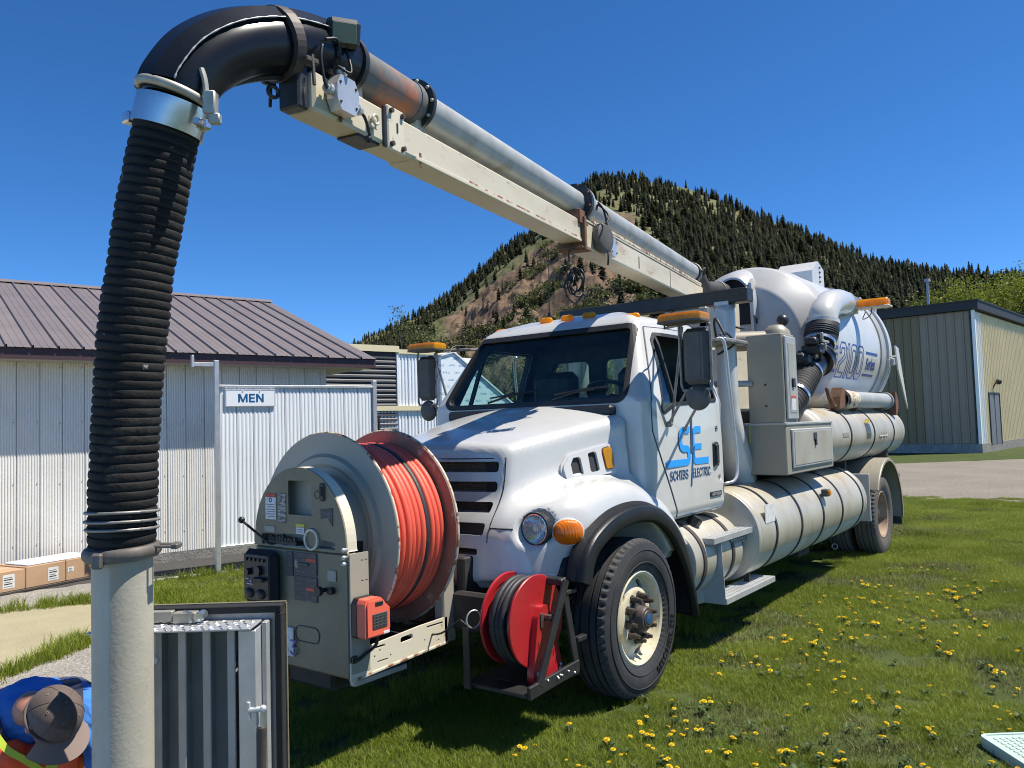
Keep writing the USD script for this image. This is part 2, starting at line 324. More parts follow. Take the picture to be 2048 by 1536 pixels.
# ------------------------------------------------------------------ the setting: terrain, lawn, road, pavements
def noisy(name, ramp, scale, rough=.95, ramp2=None, scale2=40, fac2=.5, bump=.01, bscale=60, detail=8.0, attr=None):
    n = {'g': ('geometry', {}), 'a': ('noise_texture', {'scale': scale, 'detail': detail, 'roughness': .62}), 'r': ('rgb_ramp', {'ramp': ramp}),
         'p': ('principled_bsdf', {'roughness': rough, 'specular_ior_level': .2}), 'nb': ('noise_texture', {'scale': bscale, 'detail': 6.0}), 'b': ('bump', {'distance': bump})}
    L = [('g.position', 'a.vector'), ('a.fac', 'r.fac'), ('g.position', 'nb.vector'), ('nb.fac', 'b.height'), ('b.normal', 'p.normal')]
    cur = 'r.color'
    if ramp2:
        n['a2'] = ('noise_texture', {'scale': scale2, 'detail': 6.0, 'roughness': .7}); n['r2'] = ('rgb_ramp', {'ramp': ramp2}); n['m'] = ('mix', {'mix_type': 'mix', 'fac': fac2})
        L += [('g.position', 'a2.vector'), ('a2.fac', 'r2.fac'), (cur, 'm.color1'), ('r2.color', 'm.color2')]; cur = 'm.color'
    if attr:
        n['at'] = ('attribute', {'attribute': attr}); n['nr'] = ('noise_texture', {'scale': .075, 'detail': 10.0, 'roughness': .75, 'distortion': .8}); n['rr'] = ('rgb_ramp', {'ramp': [(.30, (.035, .026, .020)), (.43, (.085, .058, .040)), (.56, (.175, .115, .072)), (.66, (.105, .085, .055)), (.78, (.26, .185, .125))]})
        n['md'] = ('math', {'math_type': 'add'}); n['cl'] = ('rgb_ramp', {'ramp': [(.42, (0, 0, 0)), (.58, (1, 1, 1))]}); n['nm'] = ('noise_texture', {'scale': .06, 'detail': 8.0}); n['sb'] = ('math', {'math_type': 'subtract', 'value2': .5})
        n['mm'] = ('mix', {'mix_type': 'mix'})
        L += [('g.position', 'nr.vector'), ('nr.fac', 'rr.fac'), ('g.position', 'nm.vector'), ('nm.fac', 'sb.value1'), ('at.fac', 'md.value1'), ('sb.value', 'md.value2'), ('md.value', 'cl.fac'), ('cl.color', 'mm.fac'), (cur, 'mm.color1'), ('rr.color', 'mm.color2')]
        cur = 'mm.color'
    L.append((cur, 'p.base_color'))
    MATS[name] = usdkit.material(stage, f'/World/Looks/{name}', n, L, surface='p.BSDF')
noisy('lawn_soil', [(.35, (.045, .068, .012)), (.55, (.070, .098, .018)), (.75, (.10, .11, .032))], 1.6, ramp2=[(.3, (.018, .025, .008)), (.7, (.06, .07, .022))], scale2=38, fac2=.5)
noisy('gravel_road', [(.3, (.15, .13, .098)), (.55, (.21, .183, .14)), (.75, (.27, .235, .18))], .5, ramp2=[(.35, (.09, .082, .07)), (.65, (.27, .25, .22))], scale2=14, fac2=.45, bump=.02, bscale=9)
noisy('gravel', [(.35, (.16, .14, .115)), (.6, (.25, .225, .185))], 3, ramp2=[(.38, (.10, .095, .085)), (.5, (.30, .28, .25)), (.66, (.50, .48, .44))], scale2=55, fac2=.65, bump=.012, bscale=70)
noisy('concrete_path', [(.3, (.27, .24, .155)), (.55, (.325, .29, .185)), (.75, (.37, .33, .215))], 2.2, ramp2=[(.35, (.20, .175, .11)), (.6, (.35, .31, .20))], scale2=46, fac2=.35, bump=.004, bscale=110)
noisy('concrete_edge', [(.35, (.36, .34, .30)), (.65, (.46, .44, .39))], 4, bump=.004, bscale=80)
noisy('asphalt', [(.35, (.045, .043, .042)), (.65, (.065, .062, .06))], 2.5, ramp2=[(.35, (.03, .03, .03)), (.65, (.09, .088, .085))], scale2=80, fac2=.4, bump=.004, bscale=120)
noisy('hillside', [(.36, (.09, .10, .035)), (.52, (.14, .14, .06)), (.70, (.20, .18, .10))], .02, ramp2=[(.4, (.05, .055, .02)), (.6, (.15, .135, .07))], scale2=.2, fac2=.4, bump=.6, bscale=.25, attr='rock')
noisy('foundation', [(.35, (.17, .165, .15)), (.65, (.26, .25, .23))], 3, ramp2=[(.4, (.12, .115, .105)), (.6, (.28, .27, .25))], scale2=9, fac2=.4, bump=.01, bscale=30)

def sheet(poly, z, maxe=None):
    p = poly if hasattr(poly, 'geom_type') else sg.Polygon(poly)
    v, f = trimesh.creation.triangulate_polygon(p, engine='earcut')
    return tm(np.c_[v, np.full(len(v), z)], f)
def ragged(pts, amp=.05, step=.12, seed=1):
    """polygon with an uneven, worn edge"""
    r = np.random.default_rng(seed); p = sg.Polygon(pts).exterior; n = int(p.length/step); out = []
    for i in range(n):
        q = p.interpolate(i/n, normalized=True); out.append((q.x + r.normal()*amp, q.y + r.normal()*amp))
    return sg.Polygon(out).buffer(0)
struct('ground', sheet([(-900, -900), (1100, -900), (1100, 1100), (-900, 1100)], 0.0), 'lawn_soil', 'grassy ground under the lawn')
struct('gravel_road', sheet(ragged([(14.6, .8), (14.1, -2.2), (12.6, -9), (12, -40), (31, -40), (33, -9), (31.8, -.6), (28.2, 3.2), (24, 9), (20, 40), (9, 40), (14.9, 6)], .12, .35, 3), .006), 'gravel_road', 'grey gravel road crossing behind the truck')
# frame of the restroom building: origin B0, along e, outward n
TH = math.radians(-14); EB = np.array([math.cos(TH), math.sin(TH), 0]); NB = np.array([math.sin(TH), -math.cos(TH), 0]); B0 = np.array([2.143, 7.125, 0.0])
def wb(s, o, z): return B0 + EB*s + NB*o + np.array([0, 0, z])
def wbm(mesh):  # mesh given in (s, o, z)
    v = mesh.vertices; m = tm(B0 + np.outer(v[:, 0], EB) + np.outer(v[:, 1], NB) + np.outer(v[:, 2], [0, 0, 1]), mesh.faces[:, ::-1]); return m
q = [wb(-9, 0, 0)[:2], wb(9, 0, 0)[:2], wb(9, 1.42, 0)[:2], wb(-1.75, 1.42, 0)[:2], wb(-9, 1.42, 0)[:2]]
struct('asphalt_apron', sheet(q, .010), 'asphalt', 'dark asphalt apron along the restroom wall')
struct('kerb', wbm(bx((-1.72, 1.42, -.1), (9, 1.54, .03))), 'concrete_edge', 'pale concrete kerb edging the apron and the grass')
struct('gravel_strip', sheet(ragged([wb(-9, 1.0, 0)[:2], wb(-1.75, 1.0, 0)[:2], wb(-1.7, 1.6, 0)[:2], (-.35, 5.2), (-.1, 4.7), (-1.2, 2.9), (-2.2, .6), (-3.2, -.4), (-5.5, -2.2), (-9, -2), (-9, 8)], .04, .12, 5), .014), 'gravel', 'sandy gravel ground round the path and the vault')
struct('concrete_path', sheet(ragged([(-1.9, 6.05), (-1.27, 5.78), (-.52, 5.36), (-.28, 5.1), (-.45, 4.45), (-1.35, 3.66), (-2.2, 3.08), (-3.6, 2.2), (-7, .8), (-9, 6.5), (-4, 6.4)], .012, .1, 7), .018), 'concrete_path', 'worn pale concrete path left of the vault')

# the hill: azimuth rays from the field, climbing from its foot to a wooded ridge
def heading(px, f=1608.0): return YAW - math.atan((px - 1024)/f)
RIDGE_PX = [-900, -300, 200, 500, 620, 700, 760, 830, 900, 960, 1010, 1060, 1100, 1135, 1170, 1200, 1240, 1290, 1350, 1400, 1450, 1500, 1550, 1600, 1650, 1700, 1750, 1800, 1900, 2000, 2100, 2400, 3000]
RIDGE_PY = [845, 845, 830, 765, 725, 695, 668, 636, 590, 548, 503, 470, 440, 405, 372, 358, 356, 363, 372, 388, 408, 425, 448, 470, 488, 512, 532, 540, 556, 560, 556, 570, 640]
# elevation of the ridge above the eye, from the level camera the picture was taken with
HT = []
for a, b in zip(RIDGE_PX, RIDGE_PY):
    d = fw*1608 + rt*(a - 1024) - up*(b - 768); HT.append(d[2]/math.hypot(d[0], d[1]))
HT = np.array(HT)[::-1]
HEAD2 = []
for a, b in zip(RIDGE_PX, RIDGE_PY):
    d = fw*1608 + rt*(a - 1024) - up*(b - 768); HEAD2.append(math.atan2(d[1], d[0]))
HX = np.array(HEAD2)[::-1]
S0, S1 = 130.0, 560.0
def hill_h(a, s):
    """height of the hill at heading a and distance s from the field"""
    a, s = np.asarray(a, float), np.asarray(s, float)
    rid = np.interp(a, HX, HT)*S1 + 1.8
    t = np.clip((s - S0)/(S1 - S0), 0, 1.6)
    prof = np.where(t < 1, t**1.12*(1 - .06*np.sin(np.pi*np.clip(t, 0, 1))), 1 - .25*np.clip(t - 1, 0, 9)**1.2)
    P = np.stack([CAM[0] + s*np.cos(a), CAM[1] + s*np.sin(a), 0*s], -1)
    nz = (meshkit.fbm(P/70, 4, 3) - .5)*16*np.clip(t*3, 0, 1)*np.clip((1.02 - t)*6, 0, 1) + (meshkit.fbm(P/14, 3, 8) - .5)*4.5*np.clip(t*4, 0, 1)
    rk = rock_mask(a, t)
    Q_ = P*np.array([1, 1, 0]); crag = (np.abs(meshkit.fbm(Q_/26, 4, 21) - .5)*-60 + (meshkit.fbm(Q_/8, 4, 22) - .5)*17 + np.abs(meshkit.fbm(Q_/5, 3, 23) - .5)*-9)*rk
    return np.where(s > S0, rid*prof + nz*np.clip(rid/60, 0.05, 1) + crag*.5, -.5)
def rock_mask(a, t):
    a, t = np.broadcast_arrays(a, t)
    a0, a1, a2 = heading(820), heading(960), heading(1345)
    u = np.interp(a, [a2, a2 + .07, a1, a0], [0, 1, 1, 0])
    v = np.interp(t, [0.0, .1, .72, .88], [.9, 1, 1, 0])
    lim = np.interp(a, [a2, a1 - .03, a1 + .02, a0], [.85, 1.05, .98, .55])
    return np.clip(u*np.clip((lim - t)*6, 0, 1)*v, 0, 1)
na, ns_ = 620, 200
AA = np.r_[np.linspace(heading(2900), heading(1500), 120, endpoint=False), np.linspace(heading(1500), heading(760), 440, endpoint=False), np.linspace(heading(760), heading(-900), 60)]; SS = np.r_[np.linspace(S0 - 6, S1, ns_ - 24), np.linspace(S1 + 6, S1*1.55, 24)]
A2, S2 = np.meshgrid(AA, SS, indexing='ij'); Z2 = hill_h(A2, S2)
HV = np.stack([CAM[0] + S2*np.cos(A2), CAM[1] + S2*np.sin(A2), Z2], -1).reshape(-1, 3)
i, j = np.meshgrid(np.arange(na - 1), np.arange(ns_ - 1), indexing='ij'); k = (i*ns_ + j).ravel()
hill = tm(HV, np.vstack([np.c_[k, k + 1, k + ns_], np.c_[k + 1, k + ns_ + 1, k + ns_]])); hill.invert()
hp = struct('hill', hill, 'hillside', 'steep hill with brown rock face below pine woods', True)
TT = np.clip((S2 - S0)/(S1 - S0), 0, 1.6)
UsdGeom.PrimvarsAPI(stage.GetPrimAtPath(hp)).CreatePrimvar('rock', Sdf.ValueTypeNames.FloatArray, 'vertex').Set(Vt.FloatArray.FromNumpy(rock_mask(A2, TT).ravel().astype(np.float32)))
# ------------------------------------------------------------------ restroom building (left)
mat('white_siding', (.74, .72, .66), .42, 0, (.66, .635, .57), 1.3, (.45, .75), spots=((.50, .46, .38), 7, .68, .80))
mat('white_siding_b', (.71, .69, .63), .42, 0, (.63, .605, .545), 1.3, (.45, .75), spots=((.48, .44, .36), 8, .67, .80))
mat('fence_siding', (.78, .80, .81), .38, 0, (.72, .73, .74), 1.5, (.45, .75))
mat('roof_brown', (.165, .138, .132), .45, .0, (.14, .118, .113), 2, (.4, .7))
mat('roof_brown_b', (.18, .15, .143), .45, .0, (.152, .127, .122), 2, (.4, .7))
mat('fascia_maroon', (.060, .030, .032), .5)
mat('soffit', (.42, .40, .35), .6)
mat('cream_trim', (.68, .60, .38), .5)
mat('louvre_grey', (.085, .08, .082), .5, 0, (.10, .095, .098), 2)
mat('steel_dark', (.03, .03, .032), .5, .3)
def corr(s0, s1, z0, z1, pitch=.032, depth=.007, joint=.008, back=-.02):
    """one vertical cladding panel with fine ribs and a recessed joint at its right edge (s, o, z)"""
    n = max(2, int(round((s1 - s0 - joint)/pitch))); P = [(s0, 0.0)]
    w = (s1 - s0 - joint)/n
    for i in range(n):
        a = s0 + i*w; P += [(a + .15*w, .0), (a + .3*w, depth), (a + .7*w, depth), (a + .85*w, .0)]
    P += [(s1 - joint, 0), (s1 - joint*.8, back), (s1, back)]
    P = np.array(P); m = len(P); V = np.vstack([np.c_[P, np.full(m, z0)], np.c_[P, np.full(m, z1)]]); i = np.arange(m - 1)
    return tm(V, np.vstack([np.c_[i, i + m, i + 1], np.c_[i + 1, i + m, i + m + 1]]))
bl = thing('restroom_building', 'low white ribbed-metal restroom building with brown seamed roof', 'building')
s = -9.0; WEND = 1.80; rng = random.Random(4)
while s < WEND - .02:
    s1 = min(s + .268, WEND); obj(bl, 'wall_panel', wbm(corr(s, s1, .15, 2.95)), rng.choice(['white_siding', 'white_siding', 'white_siding_b'])); s = s1
obj(bl, 'wall_core', wbm(bx((-9, -7.6, 0), (WEND - .01, -.03, 2.93))), 'white_siding')
obj(bl, 'foundation', wbm(bx((-9.02, -7.6, -.1), (WEND, .004, .15))), 'foundation')
scr = []
for zz in (.45, 1.25, 2.05, 2.80):
    q_ = -9.0 + .262
    while q_ < WEND: scr.append(ball((q_ - .03, .009, zz + .012*math.sin(q_*7)), .0075, 0)); q_ += .268
obj(bl, 'wall_screws', wbm(cat_(scr)), 'mirror_arm', kind='stuff')
obj(bl, 'corner_trim', wbm(bx((WEND - .05, -.05, .15), (WEND + .012, .014, 2.95))), 'white_siding_b')
EO, EZ, RK, RZ, SR = .45, 3.015, -4.0, 4.60, 2.50     # eave out and height, ridge offset and height, right end
obj(bl, 'soffit', wbm(bx((-9.3, 0.012, 2.86), (SR - .03, EO - .03, 2.885))), 'soffit')
obj(bl, 'soffit', wbm(bx((WEND + .014, -7.9, 2.86), (SR - .03, -.006, 2.885))), 'soffit')
obj(bl, 'fascia', wbm(bx((-9.4, EO - .028, 2.855), (SR, EO, EZ - .012))), 'fascia_maroon')
sl = (RZ - EZ)/(RK - EO)
def roofz(o): return EZ + (o - EO)*sl if o > RK else RZ - (RK - o)*abs(sl)
gp = [(EO - .03, 2.86), (EO - .03, EZ - .02), (RK, RZ - .02), (2*RK - EO + .03, EZ - .02), (2*RK - EO + .03, 2.86)]
m = prism(gp, 'x', SR - .024, SR); obj(bl, 'gable_fascia', wbm(m), 'fascia_maroon')
m = prism([(-.02, 2.88), (-.02, 3.1), (RK, RZ - .06), (2*RK, 3.1), (2*RK, 2.88)], 'x', WEND - .05, WEND); obj(bl, 'gable_wall', wbm(m), 'white_siding')
s = SR; k = 0
while s > -9.3:
    s0 = s - .292
    for side in (0, 1):
        o0, o1 = (EO + .035, RK) if side == 0 else (2*RK - EO - .035, RK)
        prof = [(s0, .0), (s0 + .004, .032), (s0 + .020, .032), (s0 + .024, 0.0), (s0 + .10, .0), (s0 + .11, .006), (s0 + .125, 0), (s0 + .19, 0), (s0 + .20, .006), (s0 + .215, 0), (s, 0)]
        V = []; mlen = len(prof)
        for o in (o0, o1):
            z = EZ + abs(sl)*((EO - o) if side == 0 else (o - (2*RK - EO)))
            V += [(a, o, z + b) for a, b in prof]
        i = np.arange(mlen - 1); F = np.vstack([np.c_[i, i + 1, i + mlen], np.c_[i + 1, i + mlen + 1, i + mlen]])
        if side: F = F[:, ::-1]
        obj(bl, 'roof_panel', wbm(tm(V, F[:, ::-1])), ['roof_brown', 'roof_brown', 'roof_brown_b'][k % 3])
    s = s0; k += 1
obj(bl, 'ridge_cap', wbm(prism([(RK - .17, RZ - .035), (RK, RZ + .04), (RK + .17, RZ - .035), (RK, RZ + .025)], 'x', -9.3, SR + .02)), 'roof_brown_b')
# ------------------------------------------------------------------ privacy screen with its sign
FH = math.radians(-17); EF = np.array([math.cos(FH), math.sin(FH), 0]); NF = np.array([math.sin(FH), -math.cos(FH), 0]); F0 = np.array([1.30, 5.69, 0])
def fm(mesh):
    v = mesh.vertices; return tm(F0 + np.outer(v[:, 0], EF) + np.outer(v[:, 1], NF) + np.outer(v[:, 2], [0, 0, 1]), mesh.faces[:, ::-1])
fe = thing('privacy_screen', 'white ribbed-metal privacy screen on galvanized posts before the restroom', 'screen')
obj(fe, 'post', fm(rb((-.075, -.03, 0), (-.015, .03, 2.80), .004)), 'alu_clean')
obj(fe, 'post', fm(rb((2.20, -.03, 0), (2.26, .03, 2.55), .004)), 'alu_clean')
obj(fe, 'arm', fm(rb((-.33, -.02, 2.715), (-.075, .02, 2.765), .004)), 'alu_clean')
obj(fe, 'arm_hook', fm(rb((-.36, -.03, 2.70), (-.33, .03, 2.86), .004)), 'alu_clean')
s = 0.0; k = 0
while s < 2.18:
    s1 = min(s + .2185, 2.19); obj(fe, 'screen_panel', fm(corr(s, s1, .37, 2.44, .055, .005, .008)), 'fence_siding'); s = s1
obj(fe, 'top_rail', fm(rb((-.015, -.03, 2.44), (2.20, .028, 2.475), .004)), 'alu_clean')
obj(fe, 'bottom_rail', fm(rb((-.015, -.03, .33), (2.20, .024, .37), .004)), 'alu_clean')
obj(fe, 'screen_back', fm(bx((-.015, -.035, .36), (2.2, -.024, 2.45))), 'fence_siding')
sg_ = thing('men_sign', 'white sign with blue border reading MEN on the screen', 'sign')
obj(sg_, 'board', fm(rb((.06, .012, 2.185), (.735, .030, 2.415), .004)), 'sign_white')
bo = sg.box(.062, 2.187, .733, 2.413).difference(sg.box(.072, 2.197, .723, 2.403))
obj(sg_, 'border', fm(cat_([tm(m.vertices[:, [0, 2, 1]] + [0, .030, 0], m.faces) for m in [trimesh.creation.extrude_polygon(bo, .002, engine='earcut')]])), 'alu_clean')
t = centred(text('MEN', .105, .003, True)); t.apply_scale([1.12, 1, 1]); v = t.vertices
obj(sg_, 'lettering', fm(tm(np.c_[v[:, 0] + .40, v[:, 2] + .030, v[:, 1] + 2.302], t.faces)), 'sign_blue')
for a in (.29, .52): obj(sg_, 'screw', fm(ball((a, .032, 2.392), .008, 1)), 'alu_clean')

# ------------------------------------------------------------------ hall behind: grey louvred end, white cladding
hb = thing('metal_hall', 'metal hall behind with dark louvred wall, cream trim and white cladding', 'building')
H0 = np.array([8.818, 11.291, 0])
def hm(mesh):
    v = mesh.vertices; return tm(H0 + np.outer(v[:, 0], EB) + np.outer(v[:, 1], NB) + np.outer(v[:, 2], [0, 0, 1]), mesh.faces[:, ::-1])
for k in range(30):
    z = .1 + k*.122
    if z > 3.78: break
    obj(hb, 'louvre', hm(prism([(0, z), (.045, z + .018), (.045, z + .062), (.0, z + .11)], 'x', -4.5, 1.03)), 'louvre_grey')
obj(hb, 'louvre_backing', hm(bx((-4.5, -.2, 0), (1.03, -.004, 3.82))), 'steel_dark')
obj(hb, 'end_trim', hm(bx((1.03, -.1, 2.45), (1.075, .06, 3.82))), 'fence_siding')
obj(hb, 'cornice', hm(bx((-4.55, -.25, 3.82), (1.09, .09, 3.98))), 'cream_trim')
obj(hb, 'cornice', hm(bx((1.09, -.22, 3.79), (2.9, .06, 3.90))), 'cream_trim')
obj(hb, 'belt_trim', hm(bx((.19, -.1, 2.32), (3.6, .075, 2.44))), 'cream_trim')
s = 1.08
while s < 2.62:
    obj(hb, 'wall_panel', hm(corr(s, s + .30, 2.44, 3.79, .10, .022, .01)), 'fence_siding'); s += .30
s = .45
while s < 3.5:
    obj(hb, 'wall_panel', hm(corr(s, s + .30, .1, 2.32, .10, .022, .01)), 'fence_siding'); s += .30
obj(hb, 'wall_core', hm(bx((.2, -5, 0), (3.5, -.03, 3.75))), 'white_siding')
obj(hb, 'gate_frame', hm(cat_([bx((.24, .09, 0), (.29, .14, 2.2)), bx((.42, .09, 0), (.46, .14, 2.2)), bx((.29, .09, 2.1), (.42, .14, 2.15)), bx((.29, .09, 1.6), (.42, .13, 1.64)), bx((.335, .1, .1), (.35, .13, 2.1)), bx((.375, .1, .1), (.39, .13, 2.1))])), 'steel_dark')
# house wrap gable in front of its right end
MATS['house_wrap'] = usdkit.material(stage, '/World/Looks/house_wrap', {'g': ('geometry', {}), 'mp': ('mapping', {'mapping_type': 'point', 'rotation': (math.pi/2, 0, 0)}),
    'b': ('brick_texture', {'scale': 1.0, 'brick_width': .34, 'row_height': .19, 'mortar_size': .062, 'mortar_smooth': 0.0, 'color1': (.20, .36, .50), 'color2': (.30, .44, .56), 'mortar': (.72, .78, .82)}),
    'nz': ('noise_texture', {'scale': 28.0}), 'r': ('rgb_ramp', {'ramp': [(.47, (0, 0, 0)), (.53, (1, 1, 1))]}), 'm': ('mix', {'color1': (.72, .78, .82)}), 'p': ('principled_bsdf', {'roughness': .5})},
    [('g.position', 'mp.vector'), ('mp.vector', 'b.vector'), ('g.position', 'nz.vector'), ('nz.fac', 'r.fac'), ('r.color', 'm.fac'), ('b.color', 'm.color2'), ('m.color', 'p.base_color')], surface='p.BSDF')
wr = thing('wrapped_shed', 'shed wall in pale blue-white house wrap sloping down behind the cab', 'building')
m = prism([(2.35, 0), (2.35, 3.75), (2.75, 3.85), (4.65, 2.52), (6.6, 1.15), (6.6, 0)], 'y', -4.0, .12); obj(wr, 'wrapped_wall', hm(m), 'house_wrap')
for (a, za), (b, zb) in (((2.35, 3.76), (2.75, 3.862)), ((2.75, 3.862), (6.7, 1.09))):
    obj(wr, 'roof_edge', hm(prism([(a, za), (b, zb), (b, zb + .05), (a, za + .05)], 'y', -4.1, .16)), 'fence_siding')

# ------------------------------------------------------------------ warehouse (right)
mat('wh_shade_tan', (.20, .14, .065), .5, 0, (.18, .126, .058), .6); mat('wh_shade_tan_b', (.19, .133, .06), .5, 0, (.17, .12, .055), .6)  # tan darkened and warmed: the shade on the left face is in this colour
mat('wh_shade_grey', (.265, .20, .135), .5, 0, (.24, .18, .12), .6); mat('wh_cream', (.82, .67, .38), .5, 0, (.76, .61, .34), .8); mat('wh_white', (.80, .77, .68), .5)  # grey, too, is lowered to carry the left face's shade
mat('wh_trim', (.02, .018, .018), .6); mat('wh_door', (.12, .125, .14), .45)
wh = thing('warehouse', 'large cream and grey ribbed-metal warehouse with dark roof edge', 'building')
RH = math.radians(-6); RE = np.array([math.cos(RH), math.sin(RH), 0]); RN = np.array([-math.sin(RH), math.cos(RH), 0]); R0 = np.array([37.6, 1.50, 0])
def rm(mesh):   # (along the right face, into the building = along the left face, z)
    v = mesh.vertices; return tm(R0 + np.outer(v[:, 0], RE) + np.outer(v[:, 1], RN) + np.outer(v[:, 2], [0, 0, 1]), mesh.faces)
def flip(m): return tm(m.vertices, m.faces[:, ::-1])
def rib(u0, u1, z0, z1, d, n=1):
    P = [(u0, 0)]
    for i in range(n):
        a = u0 + (u1 - u0)*i/n; w = (u1 - u0)/n; P += [(a + .03*w, 0), (a + .10*w, d), (a + .22*w, d), (a + .30*w, 0), (a + .95*w, 0)]
    P.append((u1, 0)); P = np.array(P); m = len(P); i = np.arange(m - 1)
    V = np.vstack([np.c_[P, np.full(m, z0)], np.c_[P, np.full(m, z1)]]); return tm(V, np.vstack([np.c_[i, i + 1, i + m], np.c_[i + 1, i + m + 1, i + m]]))
u = 0.0; k = 0
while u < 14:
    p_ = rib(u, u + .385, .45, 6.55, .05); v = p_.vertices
    obj(wh, 'wall_panel', rm(flip(tm(np.c_[-v[:, 1], v[:, 0], v[:, 2]], p_.faces[:, ::-1]))), 'wh_shade_grey' if k < 6 else ('wh_shade_tan', 'wh_shade_tan_b')[k % 2]); u += .385; k += 1
u = 0.0; k = 0
while u < 22:
    p_ = rib(u, u + .62, .30, 6.55, .05, 2); v = p_.vertices
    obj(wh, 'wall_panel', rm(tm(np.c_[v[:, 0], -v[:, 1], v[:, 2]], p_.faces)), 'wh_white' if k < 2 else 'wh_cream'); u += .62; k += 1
obj(wh, 'wall_core', rm(bx((.01, .01, 0), (22, 14, 6.6))), 'wh_shade_tan')
obj(wh, 'foundation', rm(bx((-.07, -.07, -.3), (22, 14, .42))), 'foundation')
obj(wh, 'roof_edge', rm(bx((-.22, -.26, 6.62), (22.2, 14.2, 7.0))), 'wh_trim')
obj(wh, 'roof', rm(bx((-.26, -.30, 7.0), (22.3, 14.3, 7.06))), 'wh_trim')
obj(wh, 'corner_trim', rm(bx((-.07, -.07, .42), (.07, .07, 6.6))), 'wh_white')
obj(wh, 'corner_trim', rm(bx((-.075, .09, .42), (.0, .16, 6.6))), 'wh_trim')
d = obj(wh, 'door', rm(bx((1.70, -.075, .32), (3.62, -.02, 2.72))), 'wh_door')
obj(d, 'door_frame', rm(cat_([bx((1.62, -.10, .30), (1.70, .0, 2.80)), bx((3.62, -.10, .30), (3.70, .0, 2.80)), bx((1.70, -.10, 2.72), (3.62, 0, 2.80))])), 'wh_trim')
obj(d, 'door_seam', rm(bx((2.64, -.09, .34), (2.68, -.075, 2.72))), 'wh_trim')
lm = obj(wh, 'wall_lamp', rm(cat_([ball((2.75, -.28, 3.32), .14, 2), cyl((2.75, 0, 3.0), (2.75, -.2, 3.35), .03, 8)])), 'wh_trim')
fl = single('vent_pipe', rev([(6.9, .0), (6.9, .075), (9.25, .075), (9.25, .17), (9.42, .15), (9.42, 0)], 'z', (44.95, 4.55, 0), 14), 'galv', 'thin capped vent pipe rising above the warehouse roof', 'vent pipe')
# ------------------------------------------------------------------ vacuum truck: x to the rear, -y the driver's side, origin under the front axle
T = thing('vacuum_truck', 'white vacuum truck with orange hose reel on its nose and a suction boom', 'truck')
WB = 6.65
# ---- frame and axles
for sy in (-1, 1):
    obj(T, 'frame_rail', rb((-1.0, sy*.40, .74), (8.3, sy*.47, 1.0), .01), 'dark_frame')
obj(T, 'front_axle', cyl((0, -.95, .5), (0, .95, .5), .07, 14), 'dark_frame')
obj(T, 'rear_axle', cat_([cyl((WB, -.95, .52), (WB, .95, .52), .11, 14), ball((WB, 0, .52), .24, 2)]), 'dark_frame')
obj(T, 'engine', cat_([rb((-.55, -.36, .62), (.7, .36, 1.35), .04), rb((.7, -.3, .6), (1.6, .3, 1.05), .04)]), 'dark_frame')
obj(T, 'driveshaft', cyl((1.6, 0, .75), (WB, 0, .55), .06, 12), 'dark_frame')
obj(T, 'front_bumper', rb((-1.04, -.78, .56), (-.98, .78, .80), .02), 'dark_frame')
obj(T, 'splash_panel', cat_([rb((.70, -.92, .62), (.73, -.45, 1.25), .01), rb((-.62, -.50, .55), (.70, -.47, 1.2), .01), rb((-.62, .47, .55), (.70, .50, 1.2), .01)]), 'black_matte')

